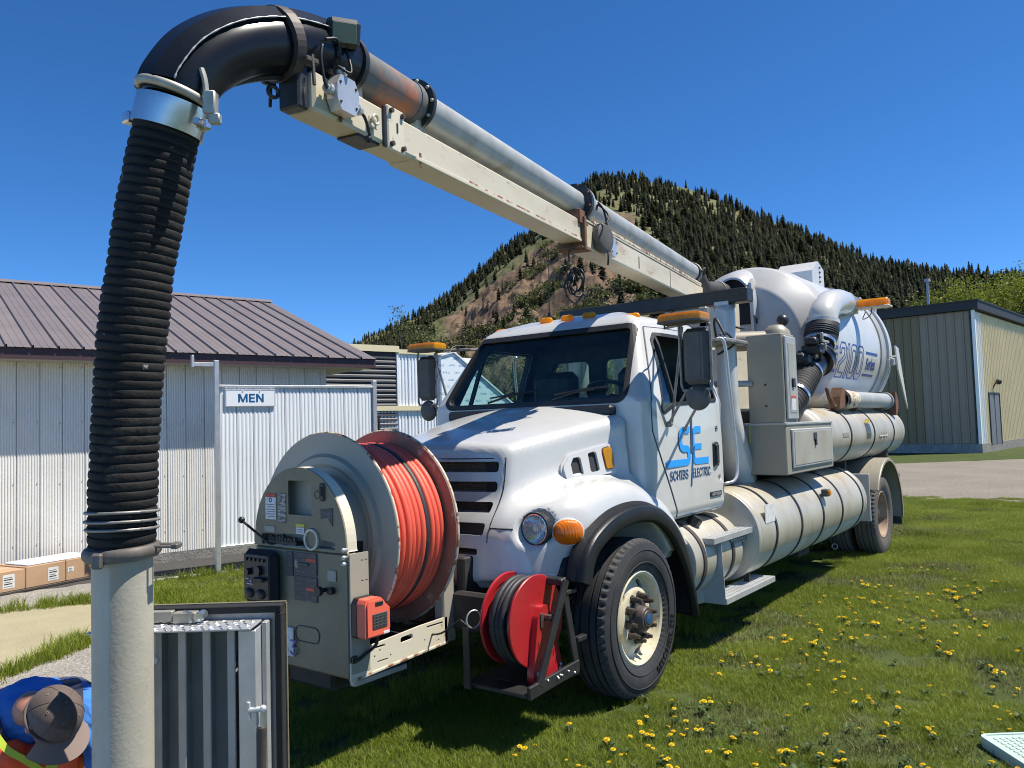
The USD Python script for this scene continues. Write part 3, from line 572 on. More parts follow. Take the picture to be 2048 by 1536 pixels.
# ---- wheels
TW = [(-.100, .300), (-.128, .335), (-.142, .38), (-.146, .42), (-.140, .46), (-.130, .49), (-.1295, .493), (-.122, .508), (-.100, .518), (-.088, .520), (-.0875, .507), (-.076, .507), (-.0755, .521), (-.040, .523), (-.0395, .510), (-.028, .510), (-.0275, .523),
      (.0275, .523), (.028, .510), (.0395, .510), (.040, .523), (.0755, .521), (.076, .507), (.0875, .507), (.088, .520), (.100, .518), (.122, .508), (.1295, .493), (.130, .49), (.140, .46), (.146, .42), (.142, .38), (.128, .335), (.100, .300)]
def lug(a, k):
    y = np.abs(np.array(TW))[:, 0][k]; ph = (a*58/(2*np.pi) + np.where(k > len(TW)/2, .5, 0)) % 1
    return np.where((y > .089) & (y < .126) & (ph < .28), -.011, 0)
def wheel(c, out, steer, tyre_mat, rim_mat, name):
    c = np.array(c, float)
    t = rev([(out*a, r) for a, r in TW], 'y', c, 232, lug)
    if out > 0: t.invert()
    w = obj(T, name, t, tyre_mat, 35)
    sw = []
    if steer:
        P = [(.112, .312), (.120, .300), (.110, .284), (.080, .274), (.052, .264), (.046, .250), (.066, .212), (.080, .186), (.084, .170), (.084, .05), (.064, .05), (.064, .17), (.050, .20), (.02, .26), (-.10, .30), (.09, .300)]
    else:
        P = [(.112, .312), (.120, .300), (.108, .283), (.03, .270), (-.03, .262), (-.05, .235), (-.06, .19), (-.062, .05), (-.08, .05), (-.08, .2), (-.07, .25), (-.10, .295), (.09, .300)]
    P = P + [P[0]]
    m = rev([(out*a, r) for a, r in P], 'y', c, 72); m.merge_vertices(); m.fix_normals()
    try:
        man = toman(m); yy = 0
        for k in range(10 if not steer else 5):
            a = 2*math.pi*(k + .35)/(10 if not steer else 5)
            rr = .226
            h = m3.Manifold.cylinder(.3, .036 if steer else .026, .036 if steer else .026, 20).scale((1.25, .8, 1)).rotate((90, 0, 0)).translate((0, .15, 0)).translate((0, 0, rr)).rotate((0, math.degrees(a), 0)).translate(tuple(c))
            man -= h
        m = ofman(man)
    except Exception as ex: print('rim', ex)
    obj(w, 'rim', m, rim_mat, 30)
    obj(w, 'brake_drum', cyl(c - [0, out*.12, 0], c + [0, out*(.03 if steer else -.085), 0], .235 if steer else .2, 28), 'black_matte')
    y0 = .084 if steer else -.06
    hubp = [(y0, .118), (y0 + .02, .112), (y0 + .025, .088), (y0 + .070, .080), (y0 + .080, .070), (y0 + .080, .055), (y0 + .086, .05), (y0 + .090, 0)]
    if not steer: hubp = [(y0, .10), (y0 + .05, .098), (y0 + .055, .075), (y0 + .12, .07), (y0 + .13, .05), (y0 + .13, 0)]
    h = rev([(out*a, r) for a, r in hubp], 'y', c, 28)
    if out < 0: h.invert()
    obj(w, 'hub', h, 'hub_brown', 35)
    if steer:
        h = rev([(out*(y0 + .0895), .034), (out*(y0 + .092), .026), (out*(y0 + .093), 0)], 'y', c, 20); obj(w, 'hub_badge', h, 'logo_navy', 40)
    for k in range(10):
        a = 2*math.pi*(k + .2)/10; p = c + [.1425*math.cos(a), 0, .1425*math.sin(a)]
        n_ = rev([(out*y0, .029), (out*(y0 + .008), .029), (out*(y0 + .009), .022), (out*(y0 + .048), .021), (out*(y0 + .05), .014), (out*(y0 + .075), .013), (out*(y0 + .076), 0)], 'y', p, 8)
        if out < 0: n_.invert()
        obj(w, 'wheel_nut', n_, 'hub_brown')
    return w
wf = wheel((0, -1.03, .51), -1, True, 'tyre', 'rim_cream', 'front_wheel')
wheel((0, 1.03, .51), 1, True, 'tyre', 'rim_cream', 'front_wheel')
wheel((WB, -1.05, .51), -1, False, 'tyre_dusty', 'rim_rust', 'rear_wheel')
wheel((WB, 1.05, .51), 1, False, 'tyre_dusty', 'rim_rust', 'rear_wheel')
for sy in (-1, 1):
    t = rev(TW, 'y', (WB, sy*.71, .51), 120, lug); obj(T, 'inner_wheel', t, 'tyre_dusty', 35)
# raised lettering on the front tyre's side wall
def arc_text(s, c, R, a_mid, h, y, depth=.004, bold=True, squeeze=1.0, inward=False):
    out = []; ms = [text(ch, h, depth, bold) for ch in s]; ws = [m.bounds[1, 0] + h*.16 for m in ms]; tot = sum(ws)*squeeze; s0 = -tot/2
    for m, w in zip(ms, ws):
        a = a_mid - (s0 + w*squeeze/2)/R*(1 if not inward else -1); s0 += w*squeeze
        er = np.array([math.cos(a), 0, math.sin(a)]); et = np.array([math.sin(a), 0, -math.cos(a)])
        if inward: er, et = -er, -et
        base = c + (er*(R - h/2) if not inward else -er*(R + h/2))
        q = m.copy(); q.apply_translation([-m.bounds[:, 0].mean(), 0, 0]); q.vertices[:, 0] *= squeeze
        out.append(place(q, base + np.array([0, y, 0]), et, er, np.array([0, -1.0, 0])))
    return cat_(out)
mt = arc_text('MICHELIN', np.array([0, -1.03, .51]), .405, math.radians(-38), .052, -.1435, .005, True, 1.05, True)
obj(wf, 'sidewall_lettering', mt, 'tyre_letter' if 'tyre_letter' in MATS else 'flare_rubber')
for R_ in (.365, .447):
    obj(wf, 'sidewall_ring', torus((0, -1.1705 if R_ < .4 else -1.174, .51), (0, 1, 0), R_, .0035, 72, 6), 'tyre')

# ---- hood, grille shell and fenders: one moulded shell
def hood_f(X, Y, Z):
    y = np.abs(Y)
    zt = 1.725 + (X + .65)*.235 - .05*(y/.6)**2
    wc = .555 + np.clip((X + .78)/1.13, 0, 1.2)*.335 + np.clip(1.72 - Z, 0, 1)*.075
    xf = -.735 - (1.72 - Z)*.16 + .20*np.clip(y, 0, 1)**2
    c = smax(smax(Z - zt, (y - wc)*.97, .075), (xf - X)*.96, .055)
    c = smax(c, .80 - Z, .03)
    zf = np.where(X < -.1, 1.435 - .135*((X + .1)/.62)**2, 1.435 - .40*np.clip(X + .1, 0, 2)**2)
    yo = 1.095 - .22*np.clip(-X - .42, 0, 2)**2*2.2
    fx = -.895 + .95*np.clip(y - .60, 0, 1)**2 - (1.25 - Z)*.05
    f = smax(smax((Z - zf)*.95, y - yo, .20), (fx - X)*.93, .16)
    f = smax(f, .875 - .05*np.clip(1 - y, 0, 1) - Z, .03)
    h = smin(c, f, .13)
    h = smax(h, X - .94, .02)
    cowl = X - .36 - np.clip(1.45 - Z, 0, 1)*.9
    h = smax(h, np.where(y < 1.2, cowl, -1), .02)
    arch = np.maximum(np.sqrt(X**2 + (Z - .51)**2) - .665, .50 - y)
    h = smax(h, -arch, .015)
    hl = np.maximum(np.sqrt((y - .862)**2 + (Z - 1.175)**2) - .102, X + .66)
    h = smax(h, -hl, .03)
    return h
hm_ = surface_net(hood_f, (-1.02, -1.16, .76), (1.0, 1.16, 2.05), .0165)
gb = [(1.512, 1.580), (1.385, 1.452), (1.258, 1.325), (1.126, 1.200), (1.005, 1.045)]
man = toman(hm_)
for a, b in gb:
    r = .020; sh = rpoly([(-.535, a), (.535, a), (.535, b), (-.535, b)] if a > 1.1 else [(-.50, a), (.50, a), (.50, b), (-.50, b)], r if a > 1.1 else .012)
    man -= toman(prism(sh, 'x', -1.3, -.60))
# vents through the hood side
hm2 = ofman(man); hm2.merge_vertices()
hood = obj(T, 'hood', hm2, 'white_paint', 38)
obj(hood, 'radiator', rb((-.665, -.50, .95), (-.63, .50, 1.62), .005), 'radiator')
obj(hood, 'radiator_fins', cat_([rb((-.670, -.40, 1.0 + .013*k), (-.666, .40, 1.006 + .013*k), .001) for k in range(46)]), 'tray_cream' if False else 'hub_brown')
parts(hood, 'radiator_frame', [rb((-.690, sy*.46 - .045, .95), (-.672, sy*.46 + .045, 1.62), .005) for sy in (-1, 1)], 'black_plastic')
for k in range(24):
    pass
gs = sg.box(-.565, 1.09, .565, 1.61).buffer(.012).difference(sg.box(-.563, 1.092, .563, 1.608).buffer(.006))
obj(hood, 'badge_plate', rb((-.862, -.53, 1.128), (-.845, .53, 1.198), .004), 'black_plastic')
t = centred(text('STERLING', .040, .004, True)); t.apply_scale([1.9, 1, 1])
obj(hood, 'badge', place(t, np.array([-.8625, 0.0, 1.163]), np.array([0, -1., 0]), np.array([0, 0, 1.]), np.array([-1., 0, 0])), 'badge_text')
def hit(o, d, t0=0, t1=3, n=600):
    ts = np.linspace(t0, t1, n); P = np.asarray(o)[None] + ts[:, None]*np.asarray(d)[None]
    v = hood_f(P[:, 0], P[:, 1], P[:, 2]); i = np.argmax(v < 0)
    return P[i] if (v < 0).any() else None
def hood_n(p, e=.004):
    g = np.array([hood_f(*(p + e*np.eye(3)[k])) - hood_f(*(p - e*np.eye(3)[k])) for k in range(3)]); return g/np.linalg.norm(g)
# ---- headlights and turn signals
for sy in (-1, 1):
    c = np.array([-.735, sy*.862, 1.172])
    hl = obj(T, 'headlight', rev([(-.01, .096), (-.050, .097), (-.052, .086), (-.02, .076), (.02, .040), (.03, 0)], 'x', c, 40), 'reflector', 40)
    obj(hl, 'lens', rev([(-.050, .088), (-.060, .077), (-.068, .05), (-.072, 0)], 'x', c, 40), 'lens', 60)
    obj(hl, 'bezel', rev([(.0, .103), (-.050, .103), (-.053, .095), (-.048, .087), (.0, .089)], 'x', c, 40), 'black_plastic', 40)
    obj(hl, 'bulb', ball(c + [-.03, 0, 0], .022, 2), 'sticker_white', True)
    p = np.array([-.668, sy*1.029, 1.150]); n_ = np.array([-.72, sy*.68, .10]); n_ /= np.linalg.norm(n_)
    ey = np.cross([0, 0, 1.0], n_); ey /= np.linalg.norm(ey); ez = np.cross(n_, ey)
    sph = trimesh.creation.icosphere(4, 1.0); v = sph.vertices; v = np.sign(v)*np.abs(v)**.9
    s_ = tm(v*[.094, .078, .048], sph.faces)
    sig = obj(T, 'turn_signal', place(s_, p + n_*.006, ey, ez, n_), 'amber_deep', True)
    s2 = tm(sph.vertices*[.102, .086, .036], sph.faces); obj(sig, 'signal_base', place(s2, p, ey, ez, n_), 'white_paint', True)
# ---- side vents: a raised bezel with two meshed openings and an amber lamp
for sy in (-1, 1):
    p0 = hit((-.02, sy*1.4, 1.53), (0, -sy*1., 0)); n_ = hood_n(p0)
    ex = np.array([1., 0, 0]) - n_*n_[0]; ex /= np.linalg.norm(ex); ez = np.cross(n_, ex)*(1 if sy > 0 else 1)
    if ez[2] < 0: ez = -ez
    ex = ex
    bz = rpoly([(-.26, -.115), (.22, -.085), (.24, .03), (.22, .12), (-.19, .075), (-.27, .0)], .045)
    o1, o2, o3 = rpoly([(-.20, -.075), (-.10, -.070), (-.10, .055), (-.165, .052), (-.20, .01)], .018), rpoly([(-.035, -.065), (.055, -.060), (.055, .078), (-.025, .070)], .018), rpoly([(.115, -.06), (.185, -.055), (.20, .03), (.19, .095), (.115, .085)], .018)
    ring = bz.difference(o1).difference(o2)
    def lay(poly, d, z0): 
        m = trimesh.creation.extrude_polygon(poly, d, engine='earcut'); q = place(m, p0 + n_*z0, ex, ez, n_)
        if np.dot(np.cross(ex, ez), n_) < 0: q.invert()
        return q
    vb = obj(T, 'vent_bezel', cat_([lay(ring, .050, -.012), lay(bz.buffer(.014).difference(o1).difference(o2), .034, -.012)]), 'white_paint')
    for o_ in (o1, o2):
        obj(vb, 'vent_mesh', lay(o_.buffer(.004), .012, .006), 'grille_mesh')
        b = o_.bounds; ms = []
        for q in range(9):
            z = b[1] + (b[3] - b[1])*(q + .5)/9; ms.append(lay(o_.intersection(sg.box(b[0], z - .003, b[2], z + .003)), .006, .004))
        obj(vb, 'vent_louvre', cat_(ms), 'grille_mesh')
    obj(vb, 'side_lamp', lay(o3.buffer(-.006).buffer(.006), .016, .036), 'amber')
    obj(vb, 'side_lamp_rim', lay(o3.buffer(.006), .006, .034), 'black_plastic')
# ---- moulding seams across the shell
for sy in (-1, 1):
    for ys, zs in ((np.linspace(.575, .745, 8), 1.172 + 0*np.linspace(0, 1, 8)),):
        q = [hit((-1.3, sy*y, z), (1., 0, 0)) for y, z in zip(ys, zs)]
        obj(hood, 'hood_seam', tube(np.array(q) + [-.001, 0, 0], .0048, 6), 'gasket')
    q = [hit((x, sy*1.5, z), (0, -sy*1., 0)) for x, z in zip(np.linspace(-.565, -.49, 7), np.linspace(1.125, 1.085, 7))]; q = [p for p in q if p is not None]
    if len(q) > 2: obj(hood, 'hood_seam', tube(np.array(q), .0048, 6), 'gasket')
    q = [hit((-.9, sy*.0 + sy*y, z), (1., 0, 0)) for y, z in ((.60, 1.60), (.60, 1.50))]
q = []
gr_ = [(-.575, 1.085), (-.575, 1.60), (.575, 1.60), (.575, 1.085)]
for (y0_, z0_), (y1_, z1_) in zip(gr_[:-1], gr_[1:]):
    for t_ in np.linspace(0, 1, 14)[:-1]: q.append(hit((-1.3, y0_ + (y1_ - y0_)*t_, z0_ + (z1_ - z0_)*t_), (1., 0, 0)))
obj(hood, 'grille_seam', tube(np.array(q) + [-.001, 0, 0], .0042, 6), 'gasket')
# ---- rubber fender flare running into the mud flap
FP = bez([(-.715, .86), (-.66, 1.0), (-.53, 1.115), (-.28, 1.205), (.02, 1.230), (.28, 1.190), (.48, 1.09), (.63, .95), (.73, .78), (.80, .58), (.855, .36)], 60)
PR = np.array([(-.90, -.01), (-.96, .010), (-.98, .034), (-1.012, .038), (-1.034, .014), (-1.058, .042), (-1.095, .048), (-1.118, .020), (-1.145, .030), (-1.168, .010), (-1.178, -.03), (-1.172, -.075), (-1.155, -.092), (-1.13, -.088), (-1.12, -.05), (-1.10, -.02), (-.90, -.03)])
for sy in (1, -1):
    t = np.gradient(FP, axis=0); t /= np.linalg.norm(t, axis=1)[:, None]; nn = np.c_[-t[:, 1], t[:, 0]]
    V = []
    for k, (p, n_) in enumerate(zip(FP, nn)):
        w = k/(len(FP) - 1); fl = np.clip((w - .72)/.28, 0, 1)
        for (y, r) in PR: V.append([p[0] + n_[0]*r*(1 - .75*fl), sy*y, p[1] + n_[1]*r*(1 - .75*fl)])
    kk = len(PR); i, j = np.meshgrid(np.arange(len(FP) - 1), np.arange(kk), indexing='ij'); a = (i*kk + j).ravel(); b = (i*kk + (j + 1) % kk).ravel()
    F = np.vstack([np.c_[a, b, a + kk], np.c_[b, b + kk, a + kk], [[0, q + 1, q] for q in range(1, kk - 1)], [[(len(FP) - 1)*kk, (len(FP) - 1)*kk + q, (len(FP) - 1)*kk + q + 1] for q in range(1, kk - 1)]])
    m = tm(V, F); m.fix_normals(); obj(T, 'fender_flare', m, 'flare_rubber', 25)

# ---- cab
def cabhull(o, zlow=1.10):
    q = []
    for (x, y, z) in [(.44, 1.00, zlow), (1.74, 1.00, zlow), (.42, .985, 1.95), (1.74, 1.00, 1.95), (.43, .905, 1.985), (.79, .755, 2.585), (.84, .70, 2.625), (1.05, .50, 2.69), (1.05, .80, 2.60), (1.72, .80, 2.60), (1.70, .50, 2.69)]:
        x, y, z = x + (.05 if x < 1.1 else -.05), y - .05, z + (.05 if z < 1.5 else (-.05 if z > 2.1 else 0))
        for sy in (-1, 1): q.append(m3.Manifold.sphere(.10 + o, 36).translate((x, sy*y, z)))
    return m3.Manifold.batch_hull(q)
outer, inner = cabhull(0), cabhull(-.045)
ws = rpoly([(-.875, 1.985), (.875, 1.985), (.765, 2.562), (-.765, 2.562)], .06)
wdr = rpoly([(.60, 1.855), (.84, 1.94), (1.60, 1.975), (1.60, 2.50), (.90, 2.50), (.83, 2.44)], .035)
rw = rpoly([(-.52, 2.03), (.10, 2.03), (.10, 2.42), (-.52, 2.42)], .07).union(rpoly([(.25, 2.03), (.72, 2.03), (.66, 2.42), (.25, 2.42)], .07))
cut_ws = toman(prism(ws, 'x', .2, 1.02)); cut_d = toman(prism(wdr, 'y', -1.3, 1.3)); cut_r = toman(prism(rw, 'x', 1.5, 1.95))
shell = outer - inner - cut_ws - cut_d - cut_r
cab = obj(T, 'cab', ofman(shell), 'white_paint', 30)
liner = cabhull(-.047) - cabhull(-.060) - toman(prism(ws.buffer(.004), 'x', .2, 1.02)) - toman(prism(wdr.buffer(.004), 'y', -1.3, 1.3)) - toman(prism(rw.buffer(.004), 'x', 1.5, 1.95))
obj(cab, 'cab_lining', ofman(liner), 'interior')
def slab_x(poly, off):   # sheet following the cab's front or rear skin: hull offset minus hull
    return (cabhull(off) - cabhull(off - .006))
g = (cabhull(-.012) - cabhull(-.018)) ^ toman(prism(ws.buffer(.01), 'x', .2, 1.02)); obj(cab, 'windscreen', ofman(g), 'pane')
g = (cabhull(.004) - cabhull(-.05)) ^ toman(prism(ws.buffer(.030).difference(ws.buffer(-.012)), 'x', .2, 1.0)); obj(cab, 'windscreen_seal', ofman(g), 'gasket')
g = (cabhull(.003) - cabhull(-.05)) ^ toman(prism(rw.buffer(.025).difference(rw.buffer(-.010)), 'x', 1.5, 1.95)); obj(cab, 'rear_window_seal', ofman(g), 'gasket')
g = (cabhull(-.012) - cabhull(-.018)) ^ toman(prism(rw.buffer(.01), 'x', 1.5, 1.95)); obj(cab, 'rear_window', ofman(g), 'pane_tint')
dpoly = rpoly([(.475, 1.74), (.83, 1.085), (1.665, 1.085), (1.665, 2.555), (.83, 2.555), (.475, 1.95)], .02)
for sy in (-1, 1):
    half = m3.Manifold.cube((4, 2, 4)).translate((-1, 0 if sy > 0 else -2, 0))
    dk = (cabhull(.007) - cabhull(-.03)) ^ toman(prism(dpoly.difference(wdr), 'y', -1.4, 1.4)) ^ half
    dr = obj(T, 'door', ofman(dk), 'white_paint', 30)
    gp_ = dpoly.buffer(.009).difference(dpoly)
    obj(dr, 'door_gap', ofman((cabhull(.0015) - cabhull(-.03)) ^ toman(prism(gp_, 'y', -1.4, 1.4)) ^ half), 'gasket')
    obj(dr, 'window_seal', ofman((cabhull(.010) - cabhull(-.04)) ^ toman(prism(wdr.buffer(.016).difference(wdr.buffer(-.012)), 'y', -1.4, 1.4)) ^ half), 'gasket')
    vw = sg.Polygon([(.60, 1.85), (.85, 1.93), (.905, 2.50), (.83, 2.44)]).buffer(.008)
    obj(dr, 'vent_window', ofman((cabhull(-.012) - cabhull(-.018)) ^ toman(prism(wdr.buffer(.005).intersection(vw), 'y', -1.4, 1.4)) ^ half), 'pane_tint')
    obj(dr, 'window_post', ofman((cabhull(.006) - cabhull(-.03)) ^ toman(prism(sg.LineString([(.855, 1.93), (.912, 2.51)]).buffer(.012).intersection(wdr.buffer(.01)), 'y', -1.4, 1.4)) ^ half), 'gasket')
    if sy > 0:
        obj(dr, 'window', ofman((cabhull(-.012) - cabhull(-.018)) ^ toman(prism(wdr.buffer(.005).difference(vw), 'y', -1.4, 1.4)) ^ half), 'pane_tint')
    Y = -1.0575
    hd = cat_([tm(m.vertices*[1, sy*-1, 1], m.faces) for m in [rb((1.485, Y - .016, 1.425), (1.585, Y + .01, 1.63), .012)]])
    h_ = obj(dr, 'handle', hd, 'black_plastic'); obj(h_, 'handle_lever', cat_([tm(m.vertices*[1, -sy, 1], m.faces) for m in [rb((1.505, Y - .030, 1.45), (1.56, Y - .014, 1.61), .012)]]), 'black_steel')
    obj(dr, 'lock', tm(cyl((1.60, Y - .006, 1.345), (1.60, Y + .01, 1.345), .016, 14).vertices*[1, -sy, 1], cyl((1.60, Y - .006, 1.345), (1.60, Y + .01, 1.345), .016, 14).faces), 'mirror_arm')
    if sy < 0: DOOR = dr
    # grab rail behind the door
    gpt = [(1.655, sy*1.06, 2.50), (1.69, sy*1.115, 2.46), (1.735, sy*1.125, 2.1), (1.80, sy*1.125, 1.7), (1.83, sy*1.125, 1.42), (1.78, sy*1.12, 1.30), (1.70, sy*1.06, 1.27)]
    obj(T, 'grab_rail', tube(bez(gpt, 40), .014, 8), 'alu_clean', True)
# ---- company emblem and lettering on the driver's door
Y = -1.0585
def onside(poly, depth=.0025, y=Y): return prism(poly, 'y', y - depth, y)
X0 = .635; Z0 = 1.47
s_shape = unary_union([sg.LineString([(.415, .27), (.30, .27), (.265, .255), (.25, .22), (.25, .175), (.265, .14), (.30, .125), (.36, .125), (.385, .115), (.395, .095), (.395, .055), (.385, .03), (.36, .02), (0.0, .02)]).buffer(.026, cap_style=2, join_style=1)])
e_shape = unary_union([sg.LineString([(.625, .27), (.53, .27), (.49, .255), (.475, .22), (.475, .06), (.49, .03), (.52, .02), (.76, .02)]).buffer(.026, cap_style=2, join_style=1), sg.LineString([(.475, .135), (.63, .135)]).buffer(.024, cap_style=2)])
bolt = sg.Polygon([(.458, .38), (.425, .09), (.455, .085), (.405, -.17), (.425, -.17), (.49, .125), (.455, .13), (.475, .38)])
gapz = bolt.buffer(.012)
lg = unary_union([s_shape.intersection(sg.box(-1, -1, .432, 1)), e_shape]).difference(gapz)
obj(DOOR, 'emblem', onside(sa.translate(lg, X0, Z0)), 'logo_blue'); obj(DOOR, 'emblem_bolt', onside(sa.translate(bolt, X0, Z0), .003), 'logo_navy')
def sidetext(s, h, x, z, w=None, bold=False, y=Y, depth=.0025):
    t = text(s, h, depth, bold); b = t.bounds
    if w: t.apply_scale([w/(b[1, 0] - b[0, 0]), 1, 1]); b = t.bounds
    t.apply_translation([-b[0, 0], 0, 0]); return place(t, np.array([x, y, z]), np.array([1., 0, 0]), np.array([0, 0, 1.]), np.array([0, -1., 0]))
obj(DOOR, 'lettering', cat_([sidetext('SCHIBS', .070, X0 + .055, Z0 - .105, .31), sidetext('ELECTRIC', .070, X0 + .455, Z0 - .105, .33)]), 'logo_navy')
bd = obj(DOOR, 'badge_plate', rb((1.40, Y - .008, 1.185), (1.62, Y + .004, 1.225), .003), 'black_plastic')
obj(bd, 'badge', sidetext('ACTERRA', .022, 1.42, 1.194, .18, True, Y - .008), 'badge_text')
rg_ = sg.Point(1.575, 1.74).buffer(.022).difference(sg.Point(1.575, 1.74).buffer(.018)).union(sg.box(1.560, 1.737, 1.59, 1.743)); obj(DOOR, 'round_sticker', onside(rg_), 'black_plastic')
# ---- inside the cab
obj(cab, 'dashboard', cat_([rb((.42, -.90, 1.70), (.80, .90, 1.985), .05), rb((.60, -.72, 1.80), (.86, -.20, 2.02), .05)]), 'interior')
obj(cab, 'steering_wheel', cat_([torus((.93, -.46, 2.03), (.55, 0, .83), .215, .016, 36, 8), cyl((.93, -.46, 2.03), (.80, -.46, 1.86), .035, 10), bx((.91, -.66, 2.02), (.95, -.26, 2.04))]), 'black_plastic', 40)
for y in (-.46, .46):
    st = obj(cab, 'seat', rb((1.00, y - .25, 1.45), (1.45, y + .25, 1.68), .06), 'interior'); obj(st, 'seat_back', rb((1.38, y - .24, 1.62), (1.54, y + .24, 2.30), .06), 'interior'); 
obj(cab, 'floor', bx((.50, -.93, 1.14), (1.70, .93, 1.20)), 'interior')
for y0, y1 in ((-.42, .10), (.20, .66)):
    pass
for y, dx in ((.42, .30), (-.22, .30)):
    wp = obj(T, 'wiper', tube([(.385, y, 2.005), (.40, y - .20, 2.055), (.415, y - .36, 2.07)], .009, 6), 'black_plastic')
    obj(wp, 'wiper_blade', tube([(.395, y - .02, 2.045), (.405, y - .3, 2.075), (.41, y - .50, 2.085)], .008, 6), 'black_plastic')
obj(T, 'cowl', rb((.30, -.80, 1.86), (.42, .80, 1.945), .02), 'black_plastic')
for y in (-.67, -.22, 0, .22, .67):
    xo, zo = (.92, 2.672) if abs(y) > .5 else (.985, 2.735)
    ml = bodymesh([(((xo, y - .04, zo - .008), .026), ((xo, y + .04, zo - .008), .026)), (((xo, y - .02, zo - .008), .029), ((xo + .10, y, zo - .02), .022)), (((xo, y + .02, zo - .008), .029), ((xo + .10, y, zo - .02), .022))], .02, 3)
    obj(T, 'marker_light', ml, 'amber', True)
obj(T, 'antenna', tube([(1.02, .21, 2.72), (1.04, .21, 3.35)], [.006, .003], 6), 'wire_black')
obj(T, 'antenna_base', cyl((1.02, .21, 2.72), (1.02, .21, 2.80), .016, 10), 'black_plastic')
# ---- mirrors with amber beacons on their arms
for sy in (-1, 1):
    S = lambda *p: (p[0], sy*p[1], p[2])
    mh = rb((.595, 1.235, 2.07), (.685, 1.435, 2.48), .035); mh.vertices[:, 1] *= sy
    if sy < 0: mh.invert()
    mr = obj(T, 'mirror', mh, 'mirror_grey', 30)
    g = bx((.685, 1.255, 2.09), (.6875, 1.405, 2.48)); g.vertices[:, 1] *= sy; obj(mr, 'mirror_glass', g, 'reflector')
    g = rb((.592, 1.282, 2.12), (.5955, 1.378, 2.45), .001); g.vertices[:, 1] *= sy; obj(mr, 'mirror_back_panel', g, 'mirror_grey')
    fr = [S(.63, 1.21, 2.07), S(.63, 1.205, 2.50), S(.63, 1.23, 2.525), S(.63, 1.43, 2.525), S(.63, 1.445, 2.50), S(.63, 1.445, 2.06), S(.63, 1.43, 2.03), S(.63, 1.22, 2.03), S(.63, 1.21, 2.07)]
    obj(mr, 'mirror_frame', tube(fr, .010, 7), 'mirror_arm')
    obj(mr, 'convex_mirror', ball(S(.64, 1.33, 1.975), (.045, .095, .095), 3), 'mirror_grey', True)
    for a, b in ((S(.63, 1.33, 2.525), S(.85, .98, 2.53)), (S(.63, 1.22, 2.51), S(1.25, .93, 2.56)), (S(.63, 1.25, 2.03), S(.70, 1.06, 1.79)), (S(.63, 1.40, 2.03), S(.95, 1.07, 1.75)), (S(.63, 1.23, 2.5), S(.72, 1.075, 1.80))):
        obj(mr, 'mirror_arm', tube([a, b], .0105, 7), 'mirror_arm')
    obj(mr, 'arm_bracket', cat_([ball(S(.70, 1.065, 1.79), .025, 2), ball(S(.95, 1.065, 1.75), .022, 2), ball(S(.63, 1.30, 2.035), .022, 2)]), 'mirror_arm')
    bp = rpoly([(.49, 1.10), (.65, 1.10), (.69, 1.18), (.69, 1.36), (.65, 1.44), (.49, 1.44), (.45, 1.36), (.45, 1.18)], .02)
    if sy < 0: bp = sa.scale(bp, 1, -1, origin=(0, 0))
    be = obj(T, 'beacon', cat_([prism(bp, 'z', 2.53, 2.572), prism(bp.buffer(-.012), 'z', 2.572, 2.584)]), 'amber')
    obj(be, 'beacon_base', prism(bp.buffer(.004), 'z', 2.518, 2.531), 'mirror_grey')
    obj(be, 'beacon_lamp', cat_([ball(S(.57, y, 2.55), .018, 2) for y in (1.18, 1.38)]), 'sticker_white', True)
    obj(be, 'beacon_wire', tube(bez([S(.57, 1.12, 2.54), S(.66, 1.08, 2.50), S(.75, 1.09, 2.56), S(.9, .98, 2.56)], 14), .006, 6), 'wire_black')
# ---- nose unit: cabinet, rotating hose reel and tray
RC = np.array([0, .07, 1.19])      # the reel's axis runs along x
bxo = obj(T, 'reel_cabinet', ofman(toman(rb((-1.87, -.40, .47), (-1.795, .43, 1.142), .012)) ), 'box_tan')
cap = sg.Polygon([(.43, 1.142)] + [(.02 + .41*math.cos(a), 1.142 + .465*math.sin(a)**.9) for a in np.linspace(0.02, math.pi - .02, 40)] + [(-.40, 1.142)])
win = sg.box(-.105, 1.335, .105, 1.53); slot = unary_union([rpoly([(-.30, 1.152), (.36, 1.152), (.36, 1.215), (.05, 1.225), (-.02, 1.225), (-.20, 1.205), (-.30, 1.195)], .012), sg.Point(-.106, 1.205).buffer(.062)])
face = cap.difference(win).difference(slot)
hd = obj(T, 'reel_hood', prism(face, 'x', -1.872, -1.862), 'box_tan')
rim = cap.difference(cap.buffer(-.012)).difference(sg.box(-1, 1.0, 1, 1.150))
obj(hd, 'hood_rim', prism(rim, 'x', -1.862, -1.795), 'tray_cream')
obj(hd, 'hood_back', prism(cap.buffer(-.014), 'x', -1.803, -1.797), 'reel_grey')
obj(hd, 'inner_shelf', rb((-1.855, -.37, 1.142), (-1.80, .40, 1.150), .003), 'black_matte')
obj(hd, 'gauge', cat_([rev([(0, .060), (-.012, .060), (-.014, .052), (-.012, .048), (0, .048)], 'x', (-1.873, -.106, 1.203), 28)]), 'tray_cream', 40)
obj(hd, 'gauge_face', cyl((-1.86, -.106, 1.203), (-1.874, -.106, 1.203), .048, 24), 'box_tan')
rr_ = np.random.default_rng(6)
vb = [cyl((-1.845, y, 1.165), (-1.845, y, 1.165 + .05*h), .012, 8) for y, h in zip(np.linspace(.08, .30, 9), rr_.random(9)*.7 + .3)] + [rb((-1.855, .06, 1.152), (-1.80, .33, 1.175), .004)] + [ball((-1.85, y, 1.19), .014, 1) for y in (.12, .2, .27)]
obj(hd, 'valve_block', cat_(vb), 'hub_brown')
